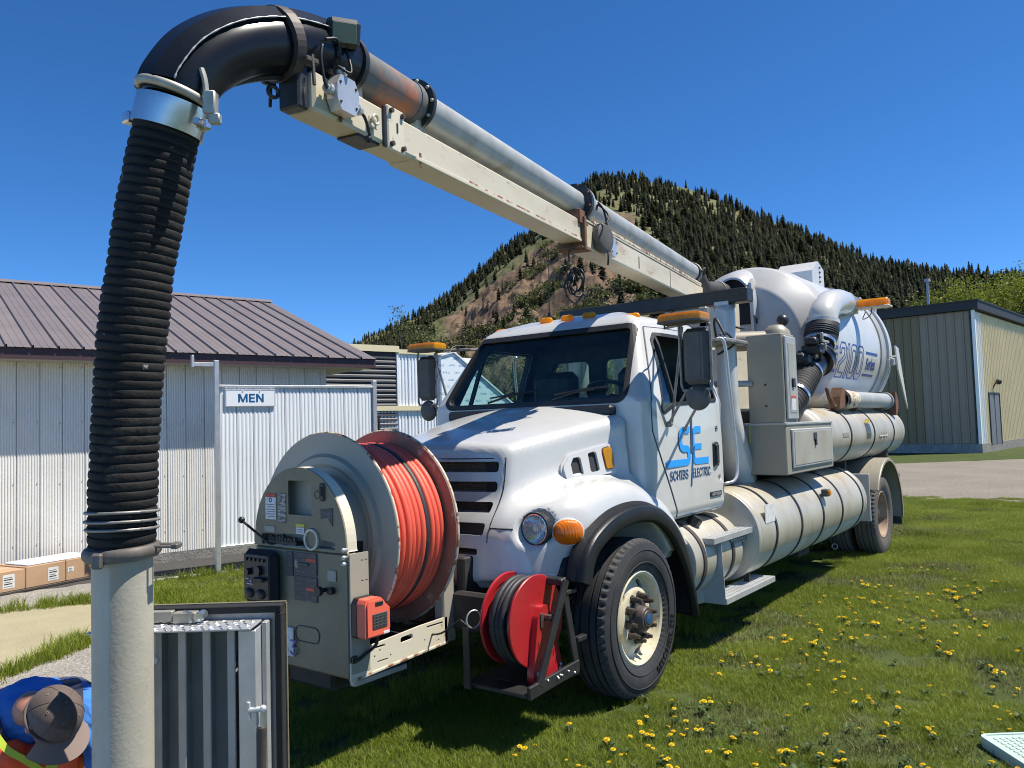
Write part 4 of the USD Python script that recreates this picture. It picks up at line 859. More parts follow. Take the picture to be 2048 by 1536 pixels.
lv = obj(T, 'control_lever', tube([(-1.86, .25, 1.15), (-1.885, .285, 1.165), (-1.94, .445, 1.285)], .008, 8), 'black_steel'); obj(lv, 'lever_knob', ball((-1.945, .455, 1.295), .020, 2), 'black_plastic', True)
def plate(parent, name, y0, y1, z0, z1, m, d=.004, x=-1.8725): return obj(parent, name, rb((x - d, y0, z0), (x, y1, z1), .001), m)
plate(hd, 'warning_sticker', .215, .315, 1.300, 1.43, 'sticker_white'); plate(hd, 'warning_sticker_band', .215, .315, 1.432, 1.452, 'sticker_red', .0045)
for k in range(6): plate(hd, 'sticker_text', .225, .225 + .07 + .015*(k % 2), 1.315 + k*.014, 1.319 + k*.014, 'black_plastic', .0048)
obj(hd, 'sticker_symbol', prism(sg.Point(.265, 1.413).buffer(.014).difference(sg.Point(.265, 1.413).buffer(.008)), 'x', -1.8775, -1.8765), 'black_plastic')
plate(hd, 'picture_sticker', .125, .195, 1.285, 1.455, 'sticker_print'); plate(hd, 'caution_label', -.045, .035, 1.268, 1.286, 'sticker_yellow'); plate(hd, 'caution_label', -.040, .030, 1.228, 1.266, 'sticker_white', .0042)
plate(hd, 'label_text', -.03, .02, 1.25, 1.255, 'black_plastic', .0046); plate(hd, 'label_text', -.03, .02, 1.238, 1.243, 'black_plastic', .0046)
plate(hd, 'faded_sticker', .23, .33, 1.225, 1.26, 'reel_grey')
obj(hd, 'worn_sticker', prism([(-.185, 1.375), (-.285, 1.385), (-.285, 1.285), (-.255, 1.315), (-.245, 1.33), (-.185, 1.32)], 'x', -1.876, -1.8725), 'sticker_dark')
obj(hd, 'latch', cat_([rb((-1.885, -.225, 1.42), (-1.872, -.185, 1.52), .006), rb((-1.895, -.215, 1.45), (-1.884, -.195, 1.50), .004)]), 'hub_brown')
obj(hd, 'latch_stain', prism(sg.Point(-.155, 1.455).buffer(.025).difference(sg.Point(-.155, 1.455).buffer(.018)), 'x', -1.8735, -1.8722), 'hub_brown')
# control panels on the cabinet
cp = obj(bxo, 'control_panel', rb((-1.945, .155, .805), (-1.875, .46, 1.125), .035), 'black_matte', 30)
pf = -1.948
obj(cp, 'panel_face', rb((pf, .195, .835), (-1.940, .435, 1.10), .006), 'black_steel')
kn = [cyl((pf, .37, 1.0), (pf - .03, .37, 1.0), .020, 14), cyl((pf, .28, 1.01), (pf - .022, .28, 1.01), .028, 14)] + [cyl((pf, y, 1.07), (pf - .012, y, 1.07), .010, 10) for y in (.40, .36, .32, .28, .24)] + [rb((pf - .03, .215, .95), (pf, .31, .975), .008)]
obj(cp, 'knob', cat_(kn), 'black_plastic')
obj(cp, 'knob_cluster', cat_([ball((pf, .38, .875), (.02, .045, .03), 2), ball((pf, .27, .875), (.02, .045, .03), 2)]), 'wire_black', True)
obj(cp, 'switch', cat_([rb((pf - .006, .34, .925), (pf, .40, .930), .001), rb((pf - .006, .38, .955), (pf, .41, .960), .001), rb((pf - .008, .355, .938), (pf, .362, .952), .001)]), 'sticker_white')
def dark_panel(y0, y1, z0, z1, rows, accent):
    p = plate(bxo, 'instruction_plate', y0, y1, z0, z1, 'sticker_dark', .005)
    for k in range(rows):
        z = z0 + (z1 - z0)*(k + .6)/(rows + .4); w = (y1 - y0)*(.35 + .4*((k*37) % 10)/10); plate(p, 'plate_text', y1 - .012 - w, y1 - .012, z, z + .003, 'grey_screen' if k % 3 else 'box_tan', .0058)
    if accent: plate(p, 'plate_accent', y0 + .008, y0 + .008 + (y1 - y0)*.42, z1 - accent - .018, z1 - accent, 'hose_orange' if accent > .05 else 'sticker_red', .0060)
    return p
dark_panel(.065, .128, .985, 1.125, 7, 0); p_ = dark_panel(-.145, .055, 1.0, 1.125, 6, .03)
obj(p_, 'plate_dial', cat_([ball((-1.875, .03, 1.06), (.01, .018, .03), 2)]), 'cabinet_grey'); obj(p_, 'plate_bar', rb((-1.885, -.08, 1.055), (-1.877, .02, 1.068), .002), 'grey_screen')
dark_panel(-.145, .055, .855, .993, 7, .06)
plate(bxo, 'faded_label', -.305, -.235, .985, 1.045, 'reel_grey')
obj(bxo, 'pull_knob', cat_([cyl((-1.872, -.215, .935), (-1.925, -.215, .935), .012, 12), cyl((-1.910, -.215, .935), (-1.935, -.215, .935), .026, 16), cyl((-1.872, -.275, .935), (-1.90, -.275, .935), .020, 14)]), 'black_plastic')
ac = rpoly([(-.155, .625), (.055, .625), (.055, .715), (-.155, .715)], .04)
obj(bxo, 'access_cover', prism(ac.difference(ac.buffer(-.004)), 'x', -1.8735, -1.8695), 'dark_frame')
lp = obj(bxo, 'licence_plate', rb((-1.882, .065, .53), (-1.872, .37, .695), .006), 'sticker_white')
t = centred(text('1B 63', .085, .002, False)); obj(lp, 'plate_number', place(t, np.array([-1.882, .19, .585]), np.array([0, -1., 0]), np.array([0, 0, 1.]), np.array([-1., 0, 0])), 'tank_blue')
for z in (1.125, 1.09, 1.165): obj(bxo, 'bolt', cat_([cyl((-1.86, -.385, z), (-1.892, -.388, z), .010, 8), ball((-1.892, -.388, z), .012, 1)]), 'alu_clean')
# side plate with slots, tray and gusset
sp = sg.box(-1.795, .90, -1.735, 1.14)
for z in (1.095, .985): sp = sp.difference(sg.box(-1.79, z, -1.772, z + .006)).difference(sg.box(-1.758, z, -1.742, z + .006))
obj(bxo, 'side_plate', prism(sg.box(-1.868, .5, -1.735, 1.14).difference(sg.box(-1.79, 1.095, -1.772, 1.101)).difference(sg.box(-1.758, 1.095, -1.742, 1.101)).difference(sg.box(-1.79, .985, -1.772, .991)).difference(sg.box(-1.758, .985, -1.742, .991)), 'y', -.412, -.402), 'reel_grey')
tr_ = sg.Polygon([(-1.87, .47), (-1.10, .515), (-1.10, .66), (-1.30, .665), (-1.44, .655), (-1.46, .60), (-1.62, .60), (-1.66, .64), (-1.735, .66), (-1.80, .62), (-1.865, .55)])
tr_ = sg.Polygon([(-1.87, .47), (-1.10, .505), (-1.10, .655), (-1.33, .650), (-1.74, .625), (-1.80, .60), (-1.87, .56)])
for h in (rpoly([(-1.50, .585), (-1.40, .590), (-1.40, .622), (-1.50, .617)], .014), sg.box(-1.73, .600, -1.62, .612), sg.box(-1.28, .625, -1.14, .636), sg.box(-1.68, .522, -1.60, .530)) + tuple(sg.Point(x, z).buffer(.006) for x, z in ((-1.70, .56), (-1.66, .585), (-1.58, .54), (-1.30, .56), (-1.23, .57), (-1.18, .535))): tr_ = tr_.difference(h)
ty = obj(T, 'reel_tray', prism(tr_, 'y', -.410, -.398), 'tray_cream')
obj(ty, 'tray_floor', rb((-1.86, -.398, .50), (-1.0, .43, .515), .003), 'black_matte')
obj(ty, 'tray_side', prism([(-1.87, .47), (-1.0, .505), (-1.0, .66), (-1.87, .60)], 'y', .43, .44), 'reel_grey')
obj(ty, 'tray_lip', obox([-1.485, -.404, .486], np.array([.77, 0, .035])/.7708, [0, 1., 0], np.array([-.035, 0, .77])/.7708, [.385, .012, .008], .003), 'rust_edge')
obj(ty, 'rear_post', rb((-1.13, -.41, .50), (-1.02, -.33, 1.0), .008), 'reel_grey')
obj(ty, 'rear_post', rb((-1.13, .36, .50), (-1.02, .44, 1.0), .008), 'reel_grey')
obj(ty, 'stay_bar', obox([-1.62, -.36, .435], [1., 0, .0], [0, 1., 0], [0, 0, 1.], [.20, .02, .015], .003), 'alu_dull')
obj(ty, 'hydraulic_block', rb((-1.78, -.15, .34), (-1.2, .25, .47), .02), 'dark_frame')
# the reel: two dished flanges, drum, hose turns
XF, XR = -1.63, -1.13; RO = .61
def flange(x, s, m, nm, parent):
    P = [(0, .0), (0, .40), (s*-.018, .425), (s*-.018, .465), (0, .485), (0, RO - .012), (s*-.004, RO), (s*.012, RO), (s*.016, RO - .012), (s*.014, .49), (s*.0, .46), (s*.012, .40), (s*.014, 0)]
    f_ = rev([(a, r) for a, r in P], 'x', (x, RC[1], RC[2]), 96); f_.merge_vertices(); f_.fix_normals()
    return obj(parent, nm, f_, m, 30)
rl = obj(T, 'hose_reel', cyl((XF, RC[1], RC[2]), (XR, RC[1], RC[2]), .30, 48), 'reel_grey', 40)
flange(XF, 1, 'reel_grey', 'flange', rl); flange(XR, -1, 'flange_rust', 'flange', rl)
obj(rl, 'flange_edge', torus((XR + .004, RC[1], RC[2]), (1, 0, 0), RO - .002, .011, 96, 8), 'rust_edge', True)
obj(rl, 'flange_edge', torus((XF + .006, RC[1], RC[2]), (1, 0, 0), RO - .002, .009, 96, 8), 'rust_edge', True)
obj(rl, 'hub_housing', rev([(-.10, 0), (-.10, .34), (-.085, .355), (.02, .36), (.03, .0)], 'x', (XF - .02, RC[1] - .01, RC[2] + .0), 48), 'reel_grey', 40)
obj(rl, 'hub_groove', torus((XF - .012, RC[1], RC[2]), (1, 0, 0), .445, .006, 80, 6), 'rust', True)
obj(rl, 'swivel', cat_([cyl((XF - .12, RC[1], RC[2]), (XF, RC[1], RC[2]), .07, 20), rb((-1.76, -.30, 1.11), (-1.66, -.16, 1.19), .01)]), 'black_steel')
nt = 11; hr_ = .0222; rngh = np.random.default_rng(12)
for L_ in range(2):
    for k in range(nt - (1 if L_ == 0 else 0)):
        x = XF + .022 + hr_ + k*(XR - XF - .044 - 2*hr_)/(nt - 1) + (.5*(XR - XF - .07)/(nt - 1) if L_ == 0 else 0)
        R_ = (.475 if L_ == 0 else .515) + (0 if L_ == 0 else rngh.normal()*.004) + (.006 if L_ and k in (3, 4) else 0)
        a = np.linspace(0, 2*np.pi, 97)[:-1]; ph = rngh.random()*6
        w = .0045*np.sin(a + ph) + .002*np.sin(2*a + 2*ph); rad = R_ + .004*np.sin(a*2 + ph) - (.012*np.clip(-np.sin(a), 0, 1) if L_ else 0)
        pts = np.c_[x + w, RC[1] + rad*np.cos(a), RC[2] + rad*np.sin(a)]
        dark = L_ == 1 and k == 7
        t_ = tube(np.vstack([pts, pts[:1]]), hr_*(1 if L_ == 0 else rngh.uniform(.93, 1.04)), 10, False); t_.merge_vertices(); t_.fix_normals()
        obj(rl, 'hose_turn', t_, 'rubber' if dark else 'hose_orange', True, 'black hose turn among the orange ones' if dark else None)
# remote control hanging from the cabinet's edge
rc_ = thing('remote_control', 'orange-red handheld remote control box hanging beside the hose reel', 'remote control')
sh = rpoly([(-1.865, .70), (-1.70, .70), (-1.685, .73), (-1.685, .84), (-1.715, .865), (-1.73, .885), (-1.75, .905), (-1.85, .905), (-1.865, .88)], .012)
m_ = m3.Manifold.batch_hull([toman(prism(sh.buffer(-.01), 'y', -.535, -.43)), toman(prism(sh, 'y', -.522, -.443))]) if False else toman(prism(sh, 'y', -.520, -.425)) + toman(prism(sh.buffer(-.010), 'y', -.530, -.519))
obj(rc_, 'body', ofman(m_), 'remote_orange', 30)
obj(rc_, 'back_shell', prism(sh.buffer(.003), 'y', -.455, -.418), 'black_plastic')
sc_ = obj(rc_, 'display', rb((-1.822, -.534, .745), (-1.715, -.529, .825), .003), 'grey_screen')
obj(sc_, 'display_grid', cat_([rb((-1.82, -.536, .745 + .016*k), (-1.717, -.5335, .7465 + .016*k), .0005) for k in range(1, 5)] + [rb((-1.822 + .027*k, -.536, .747), (-1.8205 + .027*k, -.5335, .823), .0005) for k in range(1, 4)]), 'mirror_grey')
obj(rc_, 'label', rb((-1.80, -.533, .865), (-1.745, -.529, .885), .001), 'black_plastic'); obj(rc_, 'label', rb((-1.745, -.533, .708), (-1.70, -.529, .722), .001), 'sticker_white')
obj(rc_, 'cable', tube(bez([(-1.74, -.48, .70), (-1.735, -.46, .64), (-1.77, -.43, .60), (-1.83, -.425, .575), (-1.86, -.42, .58)], 24), .009, 8), 'wire_black', True)
obj(rc_, 'cable_clip', rb((-1.868, -.425, .56), (-1.835, -.40, .60), .004), 'black_plastic')

# ---- red hose reel on its black bracket below the left headlight
rx, rz_, ry = -.955, .668, -.97
rd = obj(T, 'air_hose_reel', cyl((rx, ry + .02, rz_), (rx, ry + .19, rz_), .14, 28), 'red_paint', 40)
def rface(y, s):
    P = [(0, 0), (0, .08), (s*.012, .085), (s*.012, .12), (0, .125), (0, .165), (s*.008, .17), (s*.008, .215), (0, .22), (-s*.004, .262), (s*.008, .266), (s*.014, .262), (s*.012, .0)]
    f_ = rev([(a, r) for a, r in P], 'y', (rx, y, rz_), 64); f_.merge_vertices(); f_.fix_normals(); return f_
obj(rd, 'reel_side', rface(ry, -1), 'red_paint', 30); obj(rd, 'reel_side', rface(ry + .19, 1), 'red_paint', 30)
for k in range(5):
    R_ = .232 - (.02 if k in (0, 4) else 0) + .004*(k % 2); y = ry + .030 + k*.032
    obj(rd, 'air_hose_turn', torus((rx, y, rz_), (0, 1, 0), R_, .0195, 56, 9), 'rubber', True)
for k in range(8):
    a = 2*math.pi*k/8 + .2; obj(rd, 'rivet', ball((rx + .19*math.cos(a), ry - .006, rz_ + .19*math.sin(a)), .007, 1), 'alu_clean')
arm = unary_union([rpoly([(rx - .005, rz_ + .09), (rx + .055, rz_ + .09), (rx + .105, rz_ - .02), (rx + .19, rz_ - .30), (rx + .17, rz_ - .34), (rx - .10, rz_ - .34), (rx - .11, rz_ - .30), (rx - .05, rz_ + .03)], .03)])
arm = arm.difference(rpoly([(rx + .035, rz_ - .14), (rx + .055, rz_ - .14), (rx + .03, rz_ - .29), (rx - .03, rz_ - .29)], .005)) if False else arm
for hx, hz in ((-.06, -.15), (-.045, -.24), (.09, -.22), (.115, -.27), (-.02, -.06)): arm = arm.difference(sa.rotate(sg.box(rx + hx, rz_ + hz, rx + hx + .008, rz_ + hz + .04), -8))
ar = obj(rd, 'reel_arm', prism(arm, 'y', ry - .055, ry - .030), 'red_paint')
obj(ar, 'arm_flange', prism(arm.difference(arm.buffer(-.008)), 'y', ry - .030, ry - .008), 'red_paint')
obj(rd, 'axle_nut', cat_([cyl((rx + .03, ry - .05, rz_ + .02), (rx + .03, ry - .10, rz_ + .02), .020, 8), cyl((rx + .03, ry - .08, rz_ + .02), (rx + .03, ry - .12, rz_ + .02), .012, 10), rb((rx - .03, ry - .062, rz_ - .03), (rx - .005, ry - .056, rz_ + .05), .002)]), 'hub_brown')
for hx in (-.07, -.06, .155, .165): obj(rd, 'arm_bolt', ball((rx + hx, ry - .058, rz_ - .28 - .02*(hx in (-.06, .155))), .010, 1), 'alu_clean')
obj(rd, 'reel_base', rb((rx - .12, ry - .05, rz_ - .36), (rx + .20, ry + .22, rz_ - .335), .006), 'black_steel')
yb = -1.09
def bar(a, b, w=.03, d=.012, y=yb):
    a, b = np.array(a, float), np.array(b, float); c = (a + b)/2; dx = b - a; L_ = np.linalg.norm(dx); dx /= L_
    return obox([c[0], y, c[1]], [dx[0], 0, dx[1]], [0, 1., 0], [-dx[1], 0, dx[0]], [L_/2 + w*.4, d, w], .004)
br = obj(T, 'reel_bracket', cat_([bar((-1.19, .335), (-.71, .365), .036), bar((-1.10, .36), (-.81, .88), .027, .010, yb - .004), bar((-.83, .89), (-.715, .385), .027, .009, yb + .004)]), 'black_steel')
obj(br, 'bracket_shelf', rb((-1.21, -1.08, .305), (-.67, -.62, .33), .005), 'black_steel')
parts(br, 'bracket_plate', ([rb((-1.24, -.70, .30), (-1.225, -.65, .66), .005), rb((-.85, -1.08, .86), (-.78, -.55, .90), .006), rb((-.70, -1.1, .50), (-.60, -1.06, .53), .004), rb((-.81, -1.1, .80), (-.70, -1.07, .825), .004)]), 'black_steel')
for k in range(7):
    a = rngh.random(3); obj(br, 'bolt', ball((-1.12 + .38*a[0], yb - .014, .338 + .03*a[1]), .007, 1), 'alu_clean')
obj(rd, 'supply_hose', tube(bez([(-1.2, -.70, .62), (-1.24, -.66, .68), (-1.24, -.62, .68), (-1.26, -.50, .60), (-1.2, -.3, .56)], 24), .006, 8), 'rubber', True)
obj(rd, 'hose_guide', torus((-1.215, -.72, .70), (.3, 1, 0), .05, .005, 20, 6), 'alu_clean', True)
# ---- steps, fuel tank and the long tank behind it
def tread(name, x0, x1, y0, y1, z, th, parent=None):
    holes = [sg.Point(x, y).buffer(.011, quad_segs=3) for x in np.arange(x0 + .05, x1 - .03, .048) for y in np.linspace(y0 + .035, y1 - .035, 4)]
    p = sg.box(x0, y0, x1, y1).difference(unary_union(holes))
    o_ = obj(parent or T, name, prism(p, 'z', z - .006, z), 'alu_clean')
    obj(o_, 'step_edge', cat_([rb((x0, y0 - .004, z - th), (x1, y0 + .006, z + .002), .002), rb((x0 - .004, y0, z - th), (x0 + .006, y1, z + .002), .002), rb((x1 - .006, y0, z - th), (x1 + .004, y1, z + .002), .002)]), 'alu_dull')
    obj(o_, 'raised_lip', cat_([torus((x, y, z), (0, 0, 1), .013, .003, 10, 5) for x in np.arange(x0 + .05, x1 - .03, .048) for y in np.linspace(y0 + .035, y1 - .035, 4)]), 'alu_clean')
    obj(o_, 'step_inside', bx((x0 + .008, y0 + .008, z - th), (x1 - .008, y1 - .003, z - .012)), 'dark_frame')
    return o_
tread('upper_step', 1.10, 2.12, -1.20, -.98, .892, .045)
tread('lower_step', 1.265, 2.36, -1.215, -1.01, .405, .045)
st = obj(T, 'step_bracket', prism([(1.13, .85), (1.30, .85), (1.40, .40), (1.27, .36), (1.14, .37)], 'y', -1.03, -1.02), 'alu_clean')
obj(st, 'bracket_side', prism([(-1.19, .85), (-1.02, .85), (-1.02, .36), (-1.21, .36)], 'x', 1.262, 1.270), 'alu_dull')
ms = sg.box(1.55, .78, 2.05, .85).difference(unary_union([sg.Point(x, z).buffer(.011, quad_segs=3) for x in np.arange(1.60, 1.9, .045) for z in (.800, .828)]))
obj(st, 'perforated_plate', prism(ms, 'y', -1.155, -1.149), 'galv')
obj(st, 'hanger', cat_([rb((1.86, -1.12, .70), (1.90, -1.06, .85), .004), rb((2.0, -1.12, .40), (2.03, -1.07, .62), .004)]), 'black_steel')
def htank(name, x0, x1, y, z, r, m, bands, dome=.05, bm='black_steel', bw=.022, n=64, seams=()):
    P = [(x0 - dome, 0), (x0 - dome*.85, r*.45), (x0 - dome*.3, r*.85), (x0 + .005, r*.985), (x0 + .02, r), (x1 - .02, r), (x1 - .005, r*.985), (x1 + dome*.3, r*.85), (x1 + dome*.85, r*.45), (x1 + dome, 0)]
    t_ = rev(P, 'x', (0, y, z), n); t_.merge_vertices(); t_.fix_normals(); o_ = obj(T, name, t_, m, 35)
    for b in bands:
        t_ = rev([(b - bw, r + .001), (b - bw, r + .008), (b + bw, r + .008), (b + bw, r + .001)], 'x', (0, y, z), n); obj(o_, 'strap', t_, bm)
        obj(o_, 'strap_lining', rev([(b - bw - .006, r + .0005), (b - bw - .006, r + .003), (b + bw + .006, r + .003), (b + bw + .006, r + .0005)], 'x', (0, y, z), n), 'rubber')
    for b in seams: obj(o_, 'seam', rev([(b - .008, r), (b - .003, r + .004), (b + .003, r + .004), (b + .008, r)], 'x', (0, y, z), n), m, True)
    return o_
ft = htank('fuel_tank', .86, 1.80, -.86, .72, .30, 'alu', (1.02, 1.58), .03, 'hub_brown', .024)
obj(ft, 'filler_cap', cat_([cyl((1.18, -.99, .985), (1.19, -1.025, 1.035), .055, 20), cyl((1.19, -1.025, 1.035), (1.192, -1.032, 1.048), .05, 20)]), 'black_plastic')
obj(ft, 'hose_bundle', cat_([tube(bez([(.95, -.75, 1.04), (1.2, -.80, 1.07), (1.5, -.78, 1.06), (1.9, -.7, 1.1)], 16), .014, 7), tube(bez([(1.0, -.72, 1.07), (1.3, -.76, 1.09), (1.45, -.70, 1.14), (1.5, -.6, 1.1)], 16), .010, 7)]), 'rubber', True)
wt = htank('lower_water_tank', 1.92, 5.52, -.86, .80, .40, 'alu', (2.35, 3.05, 3.75, 4.45, 5.30), .045, 'black_steel', .018, 72, (2.0, 5.42))
obj(wt, 'paper_label', prism([(2.10, .90), (2.34, .90), (2.34, 1.06), (2.10, 1.06)], 'y', -1.252, -1.246), 'sticker_white')
sm = obj(wt, 'side_marker', rb((3.82, -1.29, .985), (3.92, -1.22, 1.06), .008), 'mirror_grey'); obj(sm, 'marker_lens', rb((3.84, -1.305, .995), (3.905, -1.288, 1.05), .008), 'amber')
obj(wt, 'drain', cat_([cyl((4.9, -.86, .41), (4.9, -.86, .33), .03, 10), rb((4.0, -.9, .30), (4.4, -.8, .42), .02)]), 'dark_frame')
obj(T, 'hanging_ring', torus((5.0, -1.0, .30), (1, .3, 0), .03, .005, 16, 6), 'alu_dull')
# right side counterparts
htank('lower_water_tank', 1.2, 5.4, .86, .80, .38, 'alu', (2.3, 3.4, 4.5), .04)
# ---- upper water tank, tube and rear splash plate
ut = htank('upper_water_tank', 3.95, 8.05, -.88, 1.585, .335, 'alu', (5.15, 6.25, 7.35), .10, 'black_steel', .018, 72, (4.15, 7.9))
htank('upper_water_tank', 3.4, 8.05, .88, 1.585, .335, 'alu', (4.2, 5.6, 7.0), .10, 'black_steel', .018, 48)
for k, (x0, z0, w, h, m) in enumerate(((5.85, 1.62, .22, .17, 'grey_screen'), (4.78, 1.60, .26, .05, 'cabinet_grey'), (4.80, 1.52, .22, .05, 'reel_grey'), (6.70, 1.60, .30, .16, 'reel_grey'))):
    pp = [];
    for zz in np.linspace(z0 - h/2, z0 + h/2, 4): pp.append((-.88 - math.sqrt(.337**2 - (zz - 1.585)**2) - .002, zz))
    pl = pp + [(a + .004, b) for a, b in pp[::-1]]; 
    if k in (0, 1): obj(ut, 'tank_sticker', prism(sg.Polygon(pl), 'x', x0, x0 + w), m)
for k in range(3): obj(ut, 'warning_triangle', prism([(5.86 + k*.075, 1.725), (5.925 + k*.075, 1.725), (5.893 + k*.075, 1.775)], 'y', -1.208, -1.194), 'sticker_yellow')
obj(ut, 'chalk_mark', cat_([bx((6.6 + .1*k, -1.2205, 1.5 + .06*(k % 2)), (6.615 + .1*k, -1.216, 1.60)) for k in range(4)] + [bx((6.5, -1.2205, 1.54), (6.95, -1.216, 1.552))]), 'sticker_white')
obj(ut, 'tank_cradle', cat_([rb((x, -1.0, 1.0), (x + .08, -.5, 1.30), .01) for x in (4.4, 5.6, 6.9, 7.8)]), 'dark_frame')
tb = obj(T, 'tool_tube', rev([(5.35, .088), (5.35, .105), (5.40, .112), (5.48, .105), (7.55, .105), (7.55, .125), (7.62, .125), (7.62, 0)], 'x', (0, -1.06, 2.02), 32), 'galv', 35)
obj(tb, 'tube_rust', rev([(5.345, .10), (5.34, .120), (5.50, .119), (5.86, .1065)], 'x', (0, -1.06, 2.02), 32), 'rust_edge', True)
obj(tb, 'tube_inside', rev([(5.35, .09), (5.6, .09), (5.6, 0)], 'x', (0, -1.06, 2.02), 24), 'rust', True)
obj(tb, 'tube_mouth', cat_([prism([(5.05, 1.90), (5.36, 1.93), (5.36, 2.13), (5.20, 2.16), (5.12, 2.05)], 'y', -1.12, -1.0)]), 'rust')
obj(tb, 'tube_bracket', cat_([rb((5.9, -1.10, 1.88), (5.97, -1.0, 1.93), .006), rb((7.2, -1.10, 1.88), (7.27, -1.0, 1.93), .006), prism(sg.Point(7.62, 1.98).buffer(.17).difference(sg.box(7, 1, 7.62, 3)), 'y', -1.2, -.95)]), 'rust')
obj(T, 'hose_hook', tube(bez([(4.95, -1.02, 2.15), (4.93, -1.05, 2.02), (5.02, -1.06, 1.94), (5.14, -1.06, 1.93)], 14), .028, 8), 'rust', True)
obj(T, 'splash_plate', prism([(8.30, 2.86), (8.50, 2.83), (8.95, 1.90), (8.80, 2.05), (8.42, 2.50)], 'y', -1.10, -1.08), 'tank_white')
# ---- frame-mounted boxes: tall cabinet and tool box
ub = obj(T, 'tall_cabinet', rb((2.70, -1.262, 1.765), (3.06, -.92, 2.612), .008), 'cabinet_grey')
obj(ub, 'cabinet_door', rb((2.735, -1.284, 1.80), (3.04, -1.262, 2.585), .006), 'alu_dull')
obj(ub, 'door_recess', rb((2.80, -1.288, 1.86), (2.99, -1.283, 2.52), .003), 'alu'); obj(ub, 'door_latch', rb((2.86, -1.305, 2.10), (2.93, -1.286, 2.19), .006), 'black_plastic')
obj(ub, 'red_notice', rb((2.83, -1.2905, 1.88), (2.95, -1.287, 2.02), .001), 'sticker_white'); obj(ub, 'notice_band', rb((2.83, -1.2915, 1.995), (2.95, -1.288, 2.02), .0005), 'sticker_red')
for z in (1.93, 2.13): obj(ub, 'bolt', cyl((2.70, -1.09, z), (2.69, -1.09, z), .010, 8), 'hub_brown')
tb2 = obj(T, 'tool_box', rb((2.70, -1.262, 1.278), (4.18, -.62, 1.755), .008), 'cabinet_grey')
obj(tb2, 'box_lid', rb((2.69, -1.272, 1.745), (4.19, -.61, 1.768), .004), 'alu_dull')
dr2 = obj(tb2, 'box_door', rb((2.83, -1.280, 1.335), (4.13, -1.262, 1.705), .008), 'alu_dull'); obj(dr2, 'door_panel', rb((2.88, -1.284, 1.36), (4.08, -1.2795, 1.68), .004), 'alu')
obj(dr2, 'box_latch', cat_([rb((3.46, -1.292, 1.58), (3.56, -1.28, 1.66), .005), rb((3.49, -1.30, 1.53), (3.53, -1.286, 1.60), .004)]), 'black_steel')
obj(tb2, 'yellow_edge', rb((2.694, -.925, 1.58), (2.70, -.912, 1.75), .002), 'sticker_yellow')
# ---- upright duct behind the cab and the blower
vd = obj(T, 'air_duct', tube(bez([(2.42, -.83, 2.88), (2.42, -.83, 2.4), (2.43, -.83, 1.95), (2.52, -.82, 1.62), (2.78, -.76, 1.32), (3.2, -.62, 1.18)], 40), np.r_[np.full(16, .098), np.linspace(.098, .150, 14), np.full(10, .155)], 28), 'white_paint', True)
parts(vd, 'duct_cap', ([rb((2.35, -.90, 2.86), (2.37, -.76, 2.92), .004), rb((2.44, -.93, 2.86), (2.46, -.80, 2.93), .004)]), 'white_paint')
obj(T, 'blower', cat_([rev([(-.16, 0), (-.16, .40), (-.13, .44), (.13, .44), (.16, .40), (.16, 0)], 'y', (2.75, -.45, 1.75), 48), rb((2.3, -.55, 1.0), (3.4, .4, 1.5), .03)]), 'cowl_grey', 35)
obj(T, 'support_frame', cat_([rb((2.08, -.80, 1.0), (2.16, -.72, 2.85), .01), rb((2.08, .72, 1.0), (2.16, .80, 2.85), .01), rb((1.95, -1.02, 2.50), (2.5, -.70, 2.54), .01), rb((2.08, -.8, 2.66), (2.16, .8, 2.72), .01)]), 'mirror_arm')
obj(T, 'cable_bundle', cat_([tube(bez([(2.0, -1.0, 2.56), (2.05, -.9, 2.72), (2.2, -.82, 2.68), (2.3, -.8, 2.5)], 16), .012, 7), tube(bez([(2.5, -.8, 2.75), (2.62, -.78, 2.80), (2.72, -.80, 2.72), (2.85, -.85, 2.70)], 16), .010, 7), tube(bez([(1.9, -.95, 2.50), (2.1, -.95, 2.60), (2.25, -.98, 2.50), (2.3, -.8, 2.42)], 16), .010, 7)]), 'wire_black', True)
obj(T, 'boom_rest', cat_([rb((2.36, -1.08, 2.90), (2.52, 1.0, 3.03), .008)]), 'black_steel')
obj(T, 'boom_rest_post', cat_([rb((2.40, -.30, 1.0), (2.48, -.22, 2.9), .01), rb((2.40, .3, 1.0), (2.48, .38, 2.9), .01)]), 'mirror_arm')
obj(T, 'muffler', cat_([cyl((2.1, .6, 1.2), (2.1, .6, 2.9), .11, 24), cyl((2.3, -.55, 2.15), (2.7, -.95, 2.15), .03, 12)]), 'alu_dull', 35)
obj(T, 'radiator_box', rb((2.18, -.5, 1.25), (2.32, .5, 1.85), .02), 'dark_frame')
